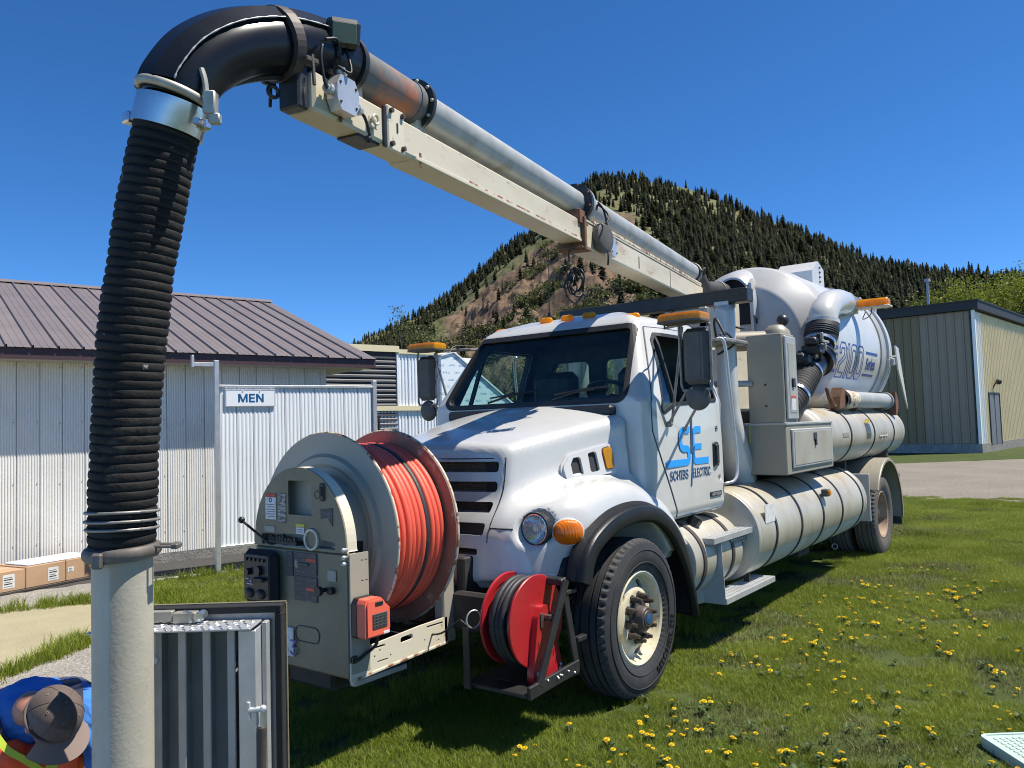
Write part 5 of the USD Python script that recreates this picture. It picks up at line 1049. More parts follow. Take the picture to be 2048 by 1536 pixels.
# ---- debris tank
DZ, DR = 2.75, 1.03
P = [(5.30, 0), (5.30, .96), (5.44, 1.0), (5.50, DR), (5.56, DR), (7.95, DR), (7.95, DR + .055), (8.02, DR + .055), (8.02, DR + .01), (8.06, DR + .01), (8.06, DR + .05), (8.13, DR + .05), (8.20, DR - .02), (8.45, .7), (8.55, .3), (8.57, 0)]
t_ = rev(P, 'x', (0, 0, DZ), 96); t_.merge_vertices(); t_.fix_normals(); dt = obj(T, 'debris_tank', t_, 'tank_white', 32)
t_ = rev([(5.0, 0), (4.97, 0), (4.98, .70), (5.00, .76), (5.22, .985), (5.30, 1.02), (5.50, 1.036), (5.50, .98), (5.0, 0)], 'x', (0, 0, DZ), 96); t_.merge_vertices(); t_.fix_normals(); obj(dt, 'tank_front', t_, 'tank_grey', 32)
obj(dt, 'rear_ring', rev([(7.66, DR + .002), (7.66, DR + .02), (7.95, DR + .02)], 'x', (0, 0, DZ), 96), 'alu_dull', 30)
obj(dt, 'subframe', cat_([rb((3.4, -.42, 1.0), (8.3, .42, 1.30), .02), rb((4.6, -.5, 1.3), (4.9, .5, 1.95), .02), rb((7.0, -.5, 1.3), (7.3, .5, 1.90), .02)]), 'dark_frame')
obj(dt, 'lug_strip', rb((7.40, -.86, 3.24), (7.46, -.80, 3.52), .01), 'alu_dull')
obj(dt, 'door_clamp', cat_([rb((8.0, -1.12, 2.55), (8.14, -1.05, 2.66), .01), rb((8.0, -.9, 3.33), (8.14, -.82, 3.45), .01), tube([(7.75, -1.14, 2.66), (8.05, -1.15, 2.68)], .010, 7), rb((7.70, -1.13, 2.50), (7.73, -1.10, 2.62), .004)]), 'alu_dull')
def wrap(m, x0, zc):   # bend lettering lying in (x, z) onto the tank's driver side
    m = m.subdivide_to_size(.09) if isinstance(m, trimesh.Trimesh) else m
    v = m.vertices; ph = (v[:, 1] + zc - DZ)/DR; r = DR + .0015 + v[:, 2]
    return tm(np.c_[x0 + v[:, 0], -r*np.cos(ph), DZ + r*np.sin(ph)], m.faces)
def flat(poly, d=.002):
    return cat_([trimesh.creation.extrude_polygon(g, d, engine='earcut') for g in getattr(poly, 'geoms', [poly])])
D2 = [(0, 0), (.30, 0), (.30, .08), (.095, .08), (.095, .17), (.30, .27), (.30, .40), (.24, .46), (.06, .46), (0, .40), (0, .31), (.09, .31), (.09, .375), (.21, .375), (.21, .30), (0, .20)]
D1 = [(.02, 0), (.115, 0), (.115, .46), (.05, .46), (-.02, .38), (.02, .38)]
D0 = sg.Polygon([(.06, 0), (.24, 0), (.30, .06), (.30, .40), (.24, .46), (.06, .46), (0, .40), (0, .06)]).difference(sg.Polygon([(.10, .09), (.20, .09), (.215, .11), (.215, .35), (.20, .37), (.10, .37), (.085, .35), (.085, .11)]))
xx_ = 0; shapes = []
for d_, w in ((sg.Polygon(D2), .34), (sg.Polygon(D1), .17), (D0, .34), (D0, .34)): shapes.append(sa.translate(d_, xx_, -.23)); xx_ += w
num = unary_union([s_.difference(s_.buffer(-.016)) for s_ in shapes])
ZT = 2.52; XT = 5.56
def edge_sub(poly): return flat(poly)
obj(dt, 'tank_number', wrap(flat(num), XT, ZT), 'tank_blue')
obj(dt, 'tank_stripe', wrap(flat(unary_union([sg.box(0, .125, 1.10, .165), sg.box(0, -.165, 1.10, -.125)])), 4.40 + .02, ZT), 'tank_blue')
obj(dt, 'tank_stripe', wrap(flat(unary_union([sg.box(0, .135, .62, .170), sg.box(0, -.170, .56, -.135)])), 6.82, ZT), 'tank_blue')
t = text('VACTOR', .155, .002, True); t.apply_scale([.98/(t.bounds[1, 0] - t.bounds[0, 0]), 1, 1]); t.apply_translation([-t.bounds[0, 0], -.08, 0]); obj(dt, 'tank_lettering', wrap(t, 4.52, ZT), 'tank_blue')
t = text('Series', .150, .002, True); t.apply_scale([.50/(t.bounds[1, 0] - t.bounds[0, 0]), 1, 1]); t.apply_translation([-t.bounds[0, 0], -.07, 0]); obj(dt, 'tank_lettering', wrap(t, 6.87, ZT), 'tank_blue')
# inlet cover on the tank's shoulder: an arched mouth open towards the boom, with a cheek plate
def arch(x, w, zt, zb, n=20): return [(x, .06 + w*math.cos(a), zb + (zt - zb)*math.sin(a)**.7) for a in np.linspace(0, math.pi, n)]
st_ = [(4.88, .27, 3.60, 3.10), (4.94, .30, 3.65, 3.05), (5.15, .33, 3.73, 3.05), (5.6, .36, 3.82, 3.2), (6.2, .30, 3.82, 3.5), (6.7, .22, 3.75, 3.6)]
V = np.vstack([arch(*q) for q in st_]); V2 = np.vstack([arch(q[0], q[1] - .025, q[2] - .025, q[3]) for q in st_]); nn_ = 20
i, j = np.meshgrid(np.arange(len(st_) - 1), np.arange(nn_ - 1), indexing='ij'); a = (i*nn_ + j).ravel(); k = np.arange(nn_ - 1); o_ = len(V)
F = np.vstack([np.c_[a, a + 1, a + nn_], np.c_[a + 1, a + nn_ + 1, a + nn_]])
ic = obj(dt, 'inlet_cover', tm(np.vstack([V, V2]), np.vstack([F, F[:, ::-1] + o_, np.c_[k, k + o_, k + 1], np.c_[k + 1, k + o_, k + o_ + 1]])), 'tank_grey', 40)
obj(ic, 'inlet_cheek', prism([(4.90, 2.80), (4.86, 3.50), (4.93, 3.56), (5.02, 3.56), (5.02, 2.80)], 'y', -.20, -.165), 'cowl_grey')
obj(ic, 'inlet_back', prism(sg.Polygon([(y, z) for _, y, z in arch(0, .28, 3.62, 3.0)]), 'x', 4.962, 4.968), 'black_matte')
obj(dt, 'float_box', prism([(7.05, 3.70), (7.05, 3.95), (7.35, 4.12), (7.62, 4.02), (7.62, 3.70)], 'y', -.30, .25), 'tank_white')
obj(dt, 'float_box_bolts', cat_([ball((7.40 + .0*k, -.305, 3.82 + .07*k), .018, 1) for k in range(4)]), 'hub_brown')
# vacuum elbow, rubber sleeves, couplings and flex hose on the driver's side
EY = -1.04
ev = bez([(6.55, EY + .20, 3.30), (6.2, EY + .10, 3.28), (5.85, EY + .03, 3.255), (5.45, EY, 3.22), (5.08, EY, 3.14), (4.88, EY, 3.01), (4.83, EY, 2.90)], 48)
el = obj(T, 'vacuum_elbow', tube(ev, np.interp(np.arange(48), [0, 14, 30, 47], [.145, .145, .168, .162]), 32), 'white_paint', True)
obj(el, 'elbow_seam', cat_([torus(ev[k], ev[k + 1] - ev[k], .149, .007, 36, 6) for k in (1, 12)]), 'white_paint', True)
obj(el, 'elbow_flange', cyl((4.835, EY, 2.93), (4.825, EY, 2.885), .190, 36), 'white_paint', 40)
rs = obj(T, 'rubber_sleeve', tube([(4.825, EY, 2.89), (4.81, EY, 2.85), (4.77, EY, 2.78), (4.72, EY, 2.71), (4.69, EY, 2.665), (4.67, EY, 2.635)], [.18, .19, .185, .18, .165, .16], 32), 'rubber', True)
obj(rs, 'sleeve_fold', cat_([torus((4.79 - .018*k, EY, 2.82 - .025*k), (.4, 0, 1), .184, .007, 36, 6) for k in range(4)]), 'rubber', True)
obj(rs, 'hose_clamp', tube([(4.695, EY, 2.675), (4.675, EY, 2.645)], .176, 32), 'zinc', 40)
pl_ = bez([(4.68, EY, 2.65), (4.62, EY, 2.55), (4.53, EY, 2.46), (4.36, EY, 2.37), (4.20, EY, 2.31)], 24)
pp_ = obj(T, 'pressure_pipe', tube(pl_, .145, 28), 'elbow_black', True)
obj(pp_, 'pipe_flange', tube([pl_[12] - (pl_[13] - pl_[12])*1.2, pl_[12] + (pl_[13] - pl_[12])*1.2], .190, 32), 'elbow_black', 30)
obj(pp_, 'coupling', cat_([torus(pl_[8], pl_[9] - pl_[8], .168, .024, 32, 8), rb((4.10, -1.20, 2.50), (4.30, -1.0, 2.60), .015), rb((4.05, -1.18, 2.60), (4.2, -1.05, 2.68), .015), cyl((4.3, -1.15, 2.42), (4.15, -1.18, 2.72), .02, 10), rb((3.98, -1.10, 2.36), (4.36, -.80, 2.54), .05)]), 'black_steel', 40)
obj(pp_, 'coupling_lever', cat_([rb((4.12, -1.235, 2.62), (4.36, -1.21, 2.65), .006), rb((4.12, -1.235, 2.65), (4.15, -1.21, 2.73), .006), rb((4.22, -1.235, 2.55), (4.25, -1.21, 2.62), .006)]), 'zinc_dull')
fx = bez([(4.25, EY, 2.33), (4.05, EY, 2.22), (3.86, EY, 2.11), (3.66, EY + .02, 1.99), (3.42, EY + .06, 1.88), (3.2, EY + .12, 1.80)], 90)
fh = obj(T, 'flex_hose', tube(fx, .140 + .007*np.sin(np.arange(90)*1.55), 28), 'hose_ridge', True)
obj(fh, 'hose_clamp', cat_([tube(fx[[3, 6]], .152, 28), tube(fx[[44, 47]], .152, 28)]), 'zinc', 40)
obj(T, 'air_filter', cat_([rev([(2.2, .0), (2.2, .15), (2.56, .15), (2.66, .13), (2.72, .07), (2.73, 0)], 'z', (3.28, -1.02, .03), 32), cyl((3.28, -1.02, 2.6), (3.0, -.6, 2.6), .10, 20)]), 'cabinet_grey', 40)
obj(T, 'relief_valve', cat_([cyl((3.55, -1.0, 2.70), (3.55, -1.0, 2.80), .025, 10), ball((3.55, -1.0, 2.83), .062, 2)]), 'black_steel', 40)
# rear amber light bar on a stay across the tank's shoulder
lb = obj(T, 'rear_light_bar', rb((6.52, -1.40, 3.265), (6.68, -.93, 3.365), .02), 'amber'); obj(lb, 'bar_base', rb((6.50, -1.42, 3.24), (6.70, -.90, 3.265), .008), 'tray_cream')
obj(lb, 'bar_lamp', cat_([rb((6.55, y, 3.29), (6.65, y + .09, 3.35), .02) for y in (-1.35, -1.20, -1.06)]), 'amber_deep')
obj(lb, 'bar_stay', rb((6.55, -1.0, 3.19), (6.65, -.66, 3.235), .008), 'tray_cream')
obj(lb, 'bar_wire', tube(bez([(6.53, -1.20, 3.24), (6.50, -1.18, 3.14), (6.53, -1.08, 3.10), (6.6, -1.1, 3.20)], 16), .006, 6), 'wire_black')
# ---- rear mudguards
for sy in (-1, 1):
    a = np.radians(np.linspace(-8, 150, 40)); V = []
    for q in a:
        for r, y in ((.745, -.55), (.745, -1.26), (.735, -1.275), (.70, -1.275), (.700, -1.268), (.728, -1.255), (.732, -.55)): V.append([WB + r*math.cos(q), -sy*y, .51 + r*math.sin(q)])
    kk = 7; i, j = np.meshgrid(np.arange(39), np.arange(kk), indexing='ij'); A_ = (i*kk + j).ravel(); B_ = (i*kk + (j + 1) % kk).ravel()
    m = tm(V, np.vstack([np.c_[A_, B_, A_ + kk], np.c_[B_, B_ + kk, A_ + kk]])); m.fix_normals(); g_ = obj(T, 'rear_mudguard', m, 'cabinet_grey', 35)
    obj(g_, 'guard_panel', rb((5.72, sy*.62, .52), (5.76, sy*1.24, 1.10), .006), 'alu_dull')
    obj(g_, 'guard_bracket', cat_([rb((5.60, sy*.60, 1.05), (5.76, sy*.75, 1.22), .01), rb((7.25, sy*.9, 1.15), (7.36, sy*1.12, 1.36), .01)]), 'dark_frame')
obj(T, 'rear_mud_flap', rb((7.40, -1.24, .30), (7.42, -.62, 1.0), .004), 'rubber'); obj(T, 'rear_mud_flap', rb((7.40, .62, .30), (7.42, 1.24, 1.0), .004), 'rubber')
# ---- boom: square telescoping arm with the suction pipe clamped above it
PE, PF = np.array([-2.532, -1.199, 3.371]), np.array([3.706, .05, 3.486])
BD = (PF - PE)/np.linalg.norm(PF - PE); BL = np.linalg.norm(PF - PE)
BS = np.cross([0, 0, 1.0], BD); BS /= np.linalg.norm(BS); BU = np.cross(BD, BS)
def bp_(s, side=0.0, u=0.0): return PE + BD*s + BS*side + BU*u
def bbox(s0, s1, w, h, u, r=.008, side=0.0): return obox(bp_((s0 + s1)/2, side, u), BD, BS, BU, ((s1 - s0)/2, w, h), r)
bm = obj(T, 'boom', bbox(-.30, 2.62, .072, .080, -.225, .012), 'boom_cream')
obj(bm, 'boom_outer', bbox(2.62, BL + .1, .088, .098, -.245, .012), 'boom_cream')
obj(bm, 'boom_lip', cat_([bbox(.42, 2.62, .080, .010, -.300, .003), bbox(2.62, BL, .094, .008, -.145, .003)]), 'boom_cream')
obj(bm, 'boom_rail', bbox(2.75, BL, .012, .012, -.125, .003, -.085), 'rust_edge')
obj(bm, 'sleeve_plate', cat_([bbox(2.60, 2.64, .105, .120, -.245, .004), bbox(2.56, 2.75, .095, .006, -.352, .003), bbox(2.55, 2.72, .09, .05, -.13, .004)]), 'rust')
obj(bm, 'wear_plate', bbox(.18, .31, .010, .100, -.225, .006, -.080), 'tray_cream')
obj(bm, 'wear_plate_shadow_gap', bbox(.16, .18, .008, .092, -.228, .003, -.076), 'black_steel')
obj(bm, 'bolt', cat_([cyl(bp_(s, -.085, u), bp_(s, -.105, u), .012, 8) for s in (.20, .29) for u in (-.15, -.30)]), 'hub_brown')
obj(bm, 'plate_slot', bbox(.245, .255, .002, .022, -.215, .0005, -.0915), 'black_steel')
obj(bm, 'lifting_eye', cat_([bbox(.04, .10, .004, .025, -.245, .003, -.085), torus(bp_(.07, -.10, -.235), BS, .020, .006, 16, 6)]), 'boom_cream')
obj(bm, 'under_strip', bbox(.0, .16, .055, .006, -.310, .002), 'black_steel')
obj(bm, 'scuff_bar', bbox(.95, 2.6, .004, .006, -.285, .001, -.0735), 'rust_edge')
obj(bm, 'saddle', cat_([bbox(.49, .54, .05, .07, -.10, .004), bbox(3.3, 3.36, .05, .07, -.10, .004), bbox(5.6, 5.7, .05, .07, -.11, .004), bbox(.02, .06, .045, .06, -.11, .004)]), 'boom_cream')
obj(bm, 'rust_stain', cat_([bbox(.46, .475, .002, .035, -.30, .0005, -.0735), bbox(-.15, -.13, .002, .045, -.26, .0005, -.0735), bbox(3.95, 3.97, .002, .05, -.25, .0005, -.089), bbox(5.0, 5.012, .002, .08, -.25, .0005, -.089)]), 'rust')
obj(bm, 'pivot_block', cat_([rb((3.55, -.28, 2.55), (4.25, .30, 3.20), .03), rb((3.4, -.45, 1.9), (4.3, .45, 2.6), .03)]), 'boom_cream')
# suction pipe in three lengths
P1 = [(0, .105), (1.02, .105)]
pp1 = obj(T, 'suction_pipe', tube([bp_(-.03), bp_(.52)], .100, 36), 'galv_orange', 40)
def ring(s, r, w, m, nm, par): return obj(par, nm, tube([bp_(s - w), bp_(s + w)], r, 40), m, 40)
ring(.535, .128, .012, 'black_steel', 'pipe_flange', pp1); ring(.48, .104, .02, 'galv_orange', 'pipe_collar', pp1)
obj(pp1, 'flange_bolt', cat_([ball(bp_(.520) + .116*(math.cos(a)*BS + math.sin(a)*BU), .010, 1) for a in np.linspace(0, 6.28, 11)[:-1]]), 'zinc_dull')
pp2 = obj(T, 'suction_pipe', tube([bp_(.545), bp_(2.72)], .088, 36), 'galv', 40)
ring(2.70, .140, .022, 'black_steel', 'pipe_flange', pp2); ring(2.745, .138, .018, 'galv', 'pipe_flange', pp2)
obj(pp2, 'flange_bolt', cat_([ball(bp_(2.67) + .128*(math.cos(a)*BS + math.sin(a)*BU), .010, 1) for a in np.linspace(.3, 6.58, 9)[:-1]]), 'rust')
pp3 = obj(T, 'suction_pipe', tube([bp_(2.76), bp_(BL - .02)], .102, 36), 'galv', 40)
# hose from the pipe into the tank inlet
hp_ = bez([PF - BD*.12, PF + BD*.15 + [0, 0, -.03], PF + BD*.55 + [0, 0, -.11], (4.75, .16, 3.42), (5.2, .16, 3.40)], 100)
ih = obj(T, 'inlet_hose', tube(hp_, .112 + .005*np.sin(np.arange(100)*1.5), 28), 'hose_ridge', True)
obj(ih, 'hose_clamp', cat_([torus(hp_[k], hp_[k + 1] - hp_[k], .118, .007, 32, 6) for k in (3, 7, 70)]), 'zinc_dull', True)
obj(ih, 'clamp_strap', cat_([torus(hp_[9], (hp_[10] - hp_[9]) + [.01, .01, .01], .120, .010, 32, 6), tube(bez([hp_[3] + [0, -.13, 0], hp_[9] + [0, -.16, .05], hp_[14] + [0, -.13, -.02]], 12), .012, 6)]), 'rubber', True)
# black elbow at the tip with its outer wear back
ec = bez([(-3.316, -1.202, 2.955), (-3.300, -1.212, 3.01), (-3.226, -1.23, 3.122), (-3.090, -1.248, 3.226), (-2.906, -1.251, 3.304), (-2.695, -1.233, 3.350), (-2.522, -1.197, 3.371)], 56)
eb = obj(T, 'boom_elbow', tube(ec, np.interp(np.arange(56), [0, 8, 40, 55], [.108, .116, .117, .112]), 40), 'elbow_black', 60)
V = []; tt = np.gradient(ec, axis=0); tt /= np.linalg.norm(tt, axis=1)[:, None]
sd = np.cross(tt[28], [0, 0, 1.0]); sd /= np.linalg.norm(sd)
K = range(5, 50)
for k in K:
    o_ = np.cross(sd, tt[k]); o_ /= np.linalg.norm(o_)
    if o_[2] < 0 and k > 20: o_ = -o_
    if k <= 20 and o_ @ (ec[k] - np.array([-2.85, -1.2, 2.9])) < 0: o_ = -o_
    for a, r in ((-1.05, .105), (-1.05, .130), (-.55, .138), (0, .142), (.55, .138), (1.05, .130), (1.05, .105)): V.append(ec[k] + r*(math.cos(a)*o_ + math.sin(a)*sd))
kk = 7; i, j = np.meshgrid(np.arange(len(K) - 1), np.arange(kk - 1), indexing='ij'); a = (i*kk + j).ravel(); n_ = (len(K) - 1)*kk
m = tm(V, np.vstack([np.c_[a, a + 1, a + kk], np.c_[a + 1, a + kk + 1, a + kk], [[0, q + 1, q] for q in range(1, 6)], [[n_, n_ + q, n_ + q + 1] for q in range(1, 6)]])); m.fix_normals()
obj(eb, 'wear_back', m, 'elbow_black', 25)
obj(eb, 'weld_bead', cat_([tube([V[q*kk + c] for q in range(len(K))], .0030 + .0012*np.sin(np.arange(len(K))*2.1), 6) for c in (1, 5)]), 'alu_dull', True)
obj(eb, 'elbow_strap', cat_([tube([ec[35], ec[37]], .140, 40)]), 'hub_brown')
obj(eb, 'strap_bolt', cat_([cyl(ec[39] - sd*.14 + [0, 0, -.08], ec[39] - sd*.15 + [0, 0, -.20], .007, 8), rb(ec[39] - np.array([.03, .0, .11]) - sd*.145, ec[39] + np.array([.03, .02, -.09]) - sd*.145, .003), cyl(ec[39] + sd*.14 + [0, 0, -.08], ec[39] + sd*.15 + [0, 0, -.20], .007, 8), rb(ec[39] - np.array([.03, .0, .11]) + sd*.145, ec[39] + np.array([.03, .02, -.09]) + sd*.145, .003)]), 'hub_brown')
obj(eb, 'elbow_post', cat_([obox(bp_(-.335, 0, -.155), BD, BS, BU, (.030, .052, .155), .008)]), 'black_steel')
obj(eb, 'pipe_end_flange', tube([ec[54] - tt[54]*.012, ec[54] + tt[54]*.016], .124, 36), 'black_steel', 40)
# perforated strip and eye under the elbow
us = [ec[k] - np.array([0, 0, 1.])*.128 for k in range(25, 40)]
obj(eb, 'under_strip', tube(us, .014, 6), 'black_steel'); obj(eb, 'shackle', torus(ec[35] - np.array([0, 0, .185]), sd, .022, .008, 18, 6), 'black_steel', True)
# work light with cooling fins
lc = ec[48] + np.array([-.02, 0, .045]) + sd*.135*(1 if (sd @ (CAM - ec[54])) > 0 else -1)
ln = CAM + np.array([.25, -.7, .25]) - lc; ln /= np.linalg.norm(ln); lx, ly, _ = frame(ln)
wl = obj(eb, 'work_light', obox(lc, lx, ly, ln, (.066, .055, .026), .016), 'black_plastic', 30)
obj(eb, 'light_lens', obox(lc + ln*.027, lx, ly, ln, (.048, .038, .003), .002), 'light_lens')
obj(eb, 'light_fin', cat_([obox(lc - ln*.038 + lx*(-.056 + .016*k), lx, ly, ln, (.0015, .055, .028), .001) for k in range(8)]), 'black_plastic')
obj(eb, 'light_cable', tube(bez([lc - ln*.05, lc + [.02, -.02, -.16], bp_(-.2, -.10, -.10), bp_(-.18, -.095, -.17)], 20), .006, 7), 'wire_black', True)
# junction boxes
def jbox(s, side, u, nm):
    c = bp_(s, side, u); oc_ = sg.Polygon([(.07, .03), (.045, .072), (-.045, .072), (-.07, .03), (-.07, -.03), (-.045, -.072), (.045, -.072), (.07, -.03)]); m_ = trimesh.creation.extrude_polygon(oc_, .055, engine='earcut')
    q = place(m_, c, BD, BU, -BS); j_ = obj(bm, nm, q, 'alu_clean')
    gl = []
    for dx, du in ((-.01, .085), (-.085, .0), (.085, -.03)):
        d_ = BD*(np.sign(dx) if abs(dx) > .05 else 0) + BU*(1 if du > .05 else 0); p = c - BS*.03 + BD*dx*.8 + BU*du*.8
        gl += [cyl(p, p + d_*.045, .017, 10), cyl(p + d_*.018, p + d_*.033, .023, 10)]
    parts(bm, 'cable_gland', gl, 'alu_clean', 35)
    obj(bm, 'box_screw', cat_([ball(c - BS*.056 + BD*a + BU*b, .006, 1) for a, b in ((.05, .04), (-.05, .04), (.05, -.04), (-.05, -.04))]), 'hub_brown')
jbox(-.16, -.078, -.215, 'junction_box'); jbox(3.06, -.11, -.28, 'junction_box')
parts(bm, 'box_cable', ([tube(bez([bp_(-.17, -.11, -.135), bp_(-.19, -.12, -.06), bp_(-.22, -.13, -.01), bp_(-.28, -.12, -.03)], 18), .006, 7), tube(bez([bp_(-.24, -.1, -.22), bp_(-.29, -.12, -.21), bp_(-.31, -.12, -.12), bp_(-.30, -.12, -.06)], 18), .006, 7), tube(bez([bp_(-.07, -.1, -.24), bp_(-.02, -.105, -.25), bp_(.02, -.10, -.31), bp_(.03, -.09, -.345)], 18), .007, 7), ball(bp_(.028, -.088, -.33), .018, 2)]), 'wire_black', True)
sr = obj(bm, 'sounder', rev([(0, .0), (0, .10), (-.015, .112), (-.06, .112), (-.075, .09), (-.075, 0)], 'y', bp_(2.90, -.10, -.24), 32), 'mirror_grey', 40)
obj(bm, 'sounder_cable', cat_([tube(bez([bp_(2.80, -.2, -.16), bp_(2.85, -.2, -.08), bp_(2.84, -.13, .0), bp_(2.82, -.12, -.04)], 16), .008, 6), tube(bez([bp_(2.93, -.16, -.18), bp_(2.88, -.17, -.10), bp_(2.85, -.16, -.03), bp_(2.83, -.13, .02)], 16), .008, 6), tube(bez([bp_(2.92, -.16, -.32), bp_(2.90, -.17, -.38), bp_(2.91, -.16, -.44)], 8), .008, 6)]), 'wire_black', True)
# coil of cable hanging from the boom
cl = thing('cable_coil', 'loose coil of black cable hanging under the boom above the cab', 'cable')
cc = bp_(2.50, -.02, -.54); rk = np.random.default_rng(3)
obj(cl, 'hanging_cable', tube(bez([bp_(2.62, -.02, -.36), cc + [.0, 0, .16], cc + [-.03, 0, .05]], 12), .006, 6), 'wire_black', True)
for k in range(6):
    rr1, rr2 = rk.uniform(.03, .07), rk.uniform(.07, .13); ang = rk.uniform(-.5, .5); dx = rk.uniform(-.04, .04); dz = -rr2 + .05 + rk.uniform(-.05, .06); a = np.linspace(0, 2*np.pi, 37)
    pts = np.c_[rr1*np.cos(a)*np.cos(ang) - rr2*np.sin(a)*np.sin(ang)*.5 + dx, .03*np.sin(2*a + k) + .02*rk.normal(), rr1*np.cos(a)*np.sin(ang) + rr2*np.sin(a)*np.cos(ang) + dz]
    xv = np.array([.6, -.8, 0]); yv = np.array([.8, .6, 0]); obj(cl, 'cable_loop', tube(cc + np.outer(pts[:, 0], xv) + np.outer(pts[:, 1], yv) + np.outer(pts[:, 2], [0, 0, 1]), .006, 6, False), 'wire_black', True)

# ------------------------------------------------------------------ suction hose, its clamps, and the pipe down the vault
sh_ = thing('suction_hose', 'ribbed black suction hose hanging from the boom elbow', 'hose')
hc = bez([(-3.322, -1.192, 2.930), (-3.338, -1.158, 2.798), (-3.354, -1.123, 2.625), (-3.369, -1.089, 2.452), (-3.380, -1.060, 2.279), (-3.387, -1.035, 2.106), (-3.390, -1.015, 1.933), (-3.391, -.998, 1.759), (-3.391, -.983, 1.586), (-3.389, -.973, 1.46), (-3.387, -.970, 1.415)], 760)
L_ = np.r_[0, np.cumsum(np.linalg.norm(np.diff(hc, axis=0), axis=1))]; ph = (L_/.0315) % 1
rib_ = np.where(ph < .86, .0060*np.clip(np.sin(np.pi*np.clip(ph/.86, 0, 1)), 0, 1)**.32, 0)
wob = .0022*(meshkit.noise(np.c_[L_*9, 0*L_, 0*L_], 4) - .5)*2
rad = .1065 + rib_ + wob; rad[-30:] = np.linspace(rad[-31], .100, 30)
hm3 = tube(hc, rad, 56, False)
v = hm3.vertices; nz = (meshkit.fbm(v*np.array([9, 9, 14]), 3, 5) - .5)*.006; ctr = np.repeat(hc, 56, axis=0); d_ = v - ctr; d_ /= np.linalg.norm(d_, axis=1)[:, None]; hm3.vertices = v + d_*nz[:, None]
obj(sh_, 'hose_wall', hm3, 'rubber_dusty', 40)
top = hc[0]; ax = (hc[4] - hc[0]); ax /= np.linalg.norm(ax)
obj(sh_, 'band_clamp', tube([top - ax*.03, top + ax*.0, top + ax*.072], [.120, .121, .120], 48), 'zinc', 50)
obj(sh_, 'band_bolt', cat_([cyl(top + ax*.03 + np.array([-.085, .095, .0]), top + ax*.03 + np.array([-.118, .078, .0]), .012, 8), rb(top + ax*.03 + np.array([-.118, .06, -.02]), top + ax*.03 + np.array([-.085, .105, .02]), .006), cyl(top + ax*.055 + np.array([.075, -.108, 0]), top + ax*.055 + np.array([.03, -.13, 0]), .012, 8), rb(top + ax*.055 + np.array([.06, -.13, -.018]), top + ax*.055 + np.array([.09, -.09, .018]), .006)]), 'zinc')
qc = thing('quick_clamp', 'dull metal ring clamp with lever joining hose and elbow', 'clamp')
rc0 = top - ax*.055
obj(qc, 'clamp_ring', torus(rc0, ax - np.array([.08, .0, .0]), .122, .016, 56, 10), 'zinc_dull', True)
lvp = rc0 + rt*.115 - fw*.06
obj(qc, 'clamp_lever', cat_([tube(bez([lvp + [0, 0, .075], lvp + rt*.012 + [0, 0, .03], lvp + rt*.02 + [0, 0, -.06]], 10), .010, 8), obox(lvp + rt*.03 + np.array([0, 0, -.045]), rt, fw, up, (.022, .02, .04), .006), obox(lvp + rt*.045 + np.array([0, 0, -.10]), rt, fw, up, (.02, .015, .018), .005)]), 'zinc_dull', 40)
for z, rr in ((1.515, .118), (1.488, .115), (1.545, .117)):
    p = hc[np.argmin(abs(hc[:, 2] - z))]; obj(sh_, 'lower_band', torus(p, (0.03, .02 + .1*(z - 1.5), 1), rr, .0055, 48, 6), 'mirror_arm', True)
sp_ = thing('suction_tube', 'grey cement-dusted steel suction tube standing in the vault below the hose', 'pipe')
pt, pb = np.array([-3.387, -.970, 1.400]), np.array([-3.360, -.925, -.35]); pa = (pb - pt)/np.linalg.norm(pb - pt)
obj(sp_, 'tube_wall', tube([pt, pt + pa*.006, pb], [.092, .098, .098], 64), 'pipe_cement', 50)
obj(sp_, 'lower_collar', tube([pt + pa*.80, pt + pa*.83, pt + pa*.87], [.100, .109, .109], 48), 'zinc_dull', 40)
lc_ = thing('lower_clamp', 'rusty cast ring clamp with wire handle at the foot of the hose', 'clamp')
cr = rev([(-.025, .090), (-.028, .116), (-.014, .127), (.004, .128), (.016, .120), (.020, .102), (.006, .090), (-.025, .090)], 'z', (0, 0, 0), 56); cr.merge_vertices(); cr.fix_normals(); cr.vertices[:, 2] += .045*cr.vertices[:, 0] ; cr.apply_translation(pt + [0, 0, .012])
obj(lc_, 'ring', cr, 'cast_iron', 40)
kl = pt - fw*.127 - rt*.022
obj(lc_, 'lug', obox(kl + np.array([0, 0, .0]), rt, fw, up, (.018, .012, .026), .006), 'cast_iron')
hb_ = pt + rt*.122 + np.array([0, 0, .028])
obj(lc_, 'wire_handle', tube([hb_ - rt*.02 + fw*.02, hb_ + rt*.055 + fw*.02, hb_ + rt*.06, hb_ + rt*.055 - fw*.02, hb_ - rt*.02 - fw*.02], .006, 6), 'cast_iron')
obj(lc_, 'handle_grip', obox(hb_ + rt*.065, rt, fw, up, (.014, .022, .010), .005), 'cast_iron')
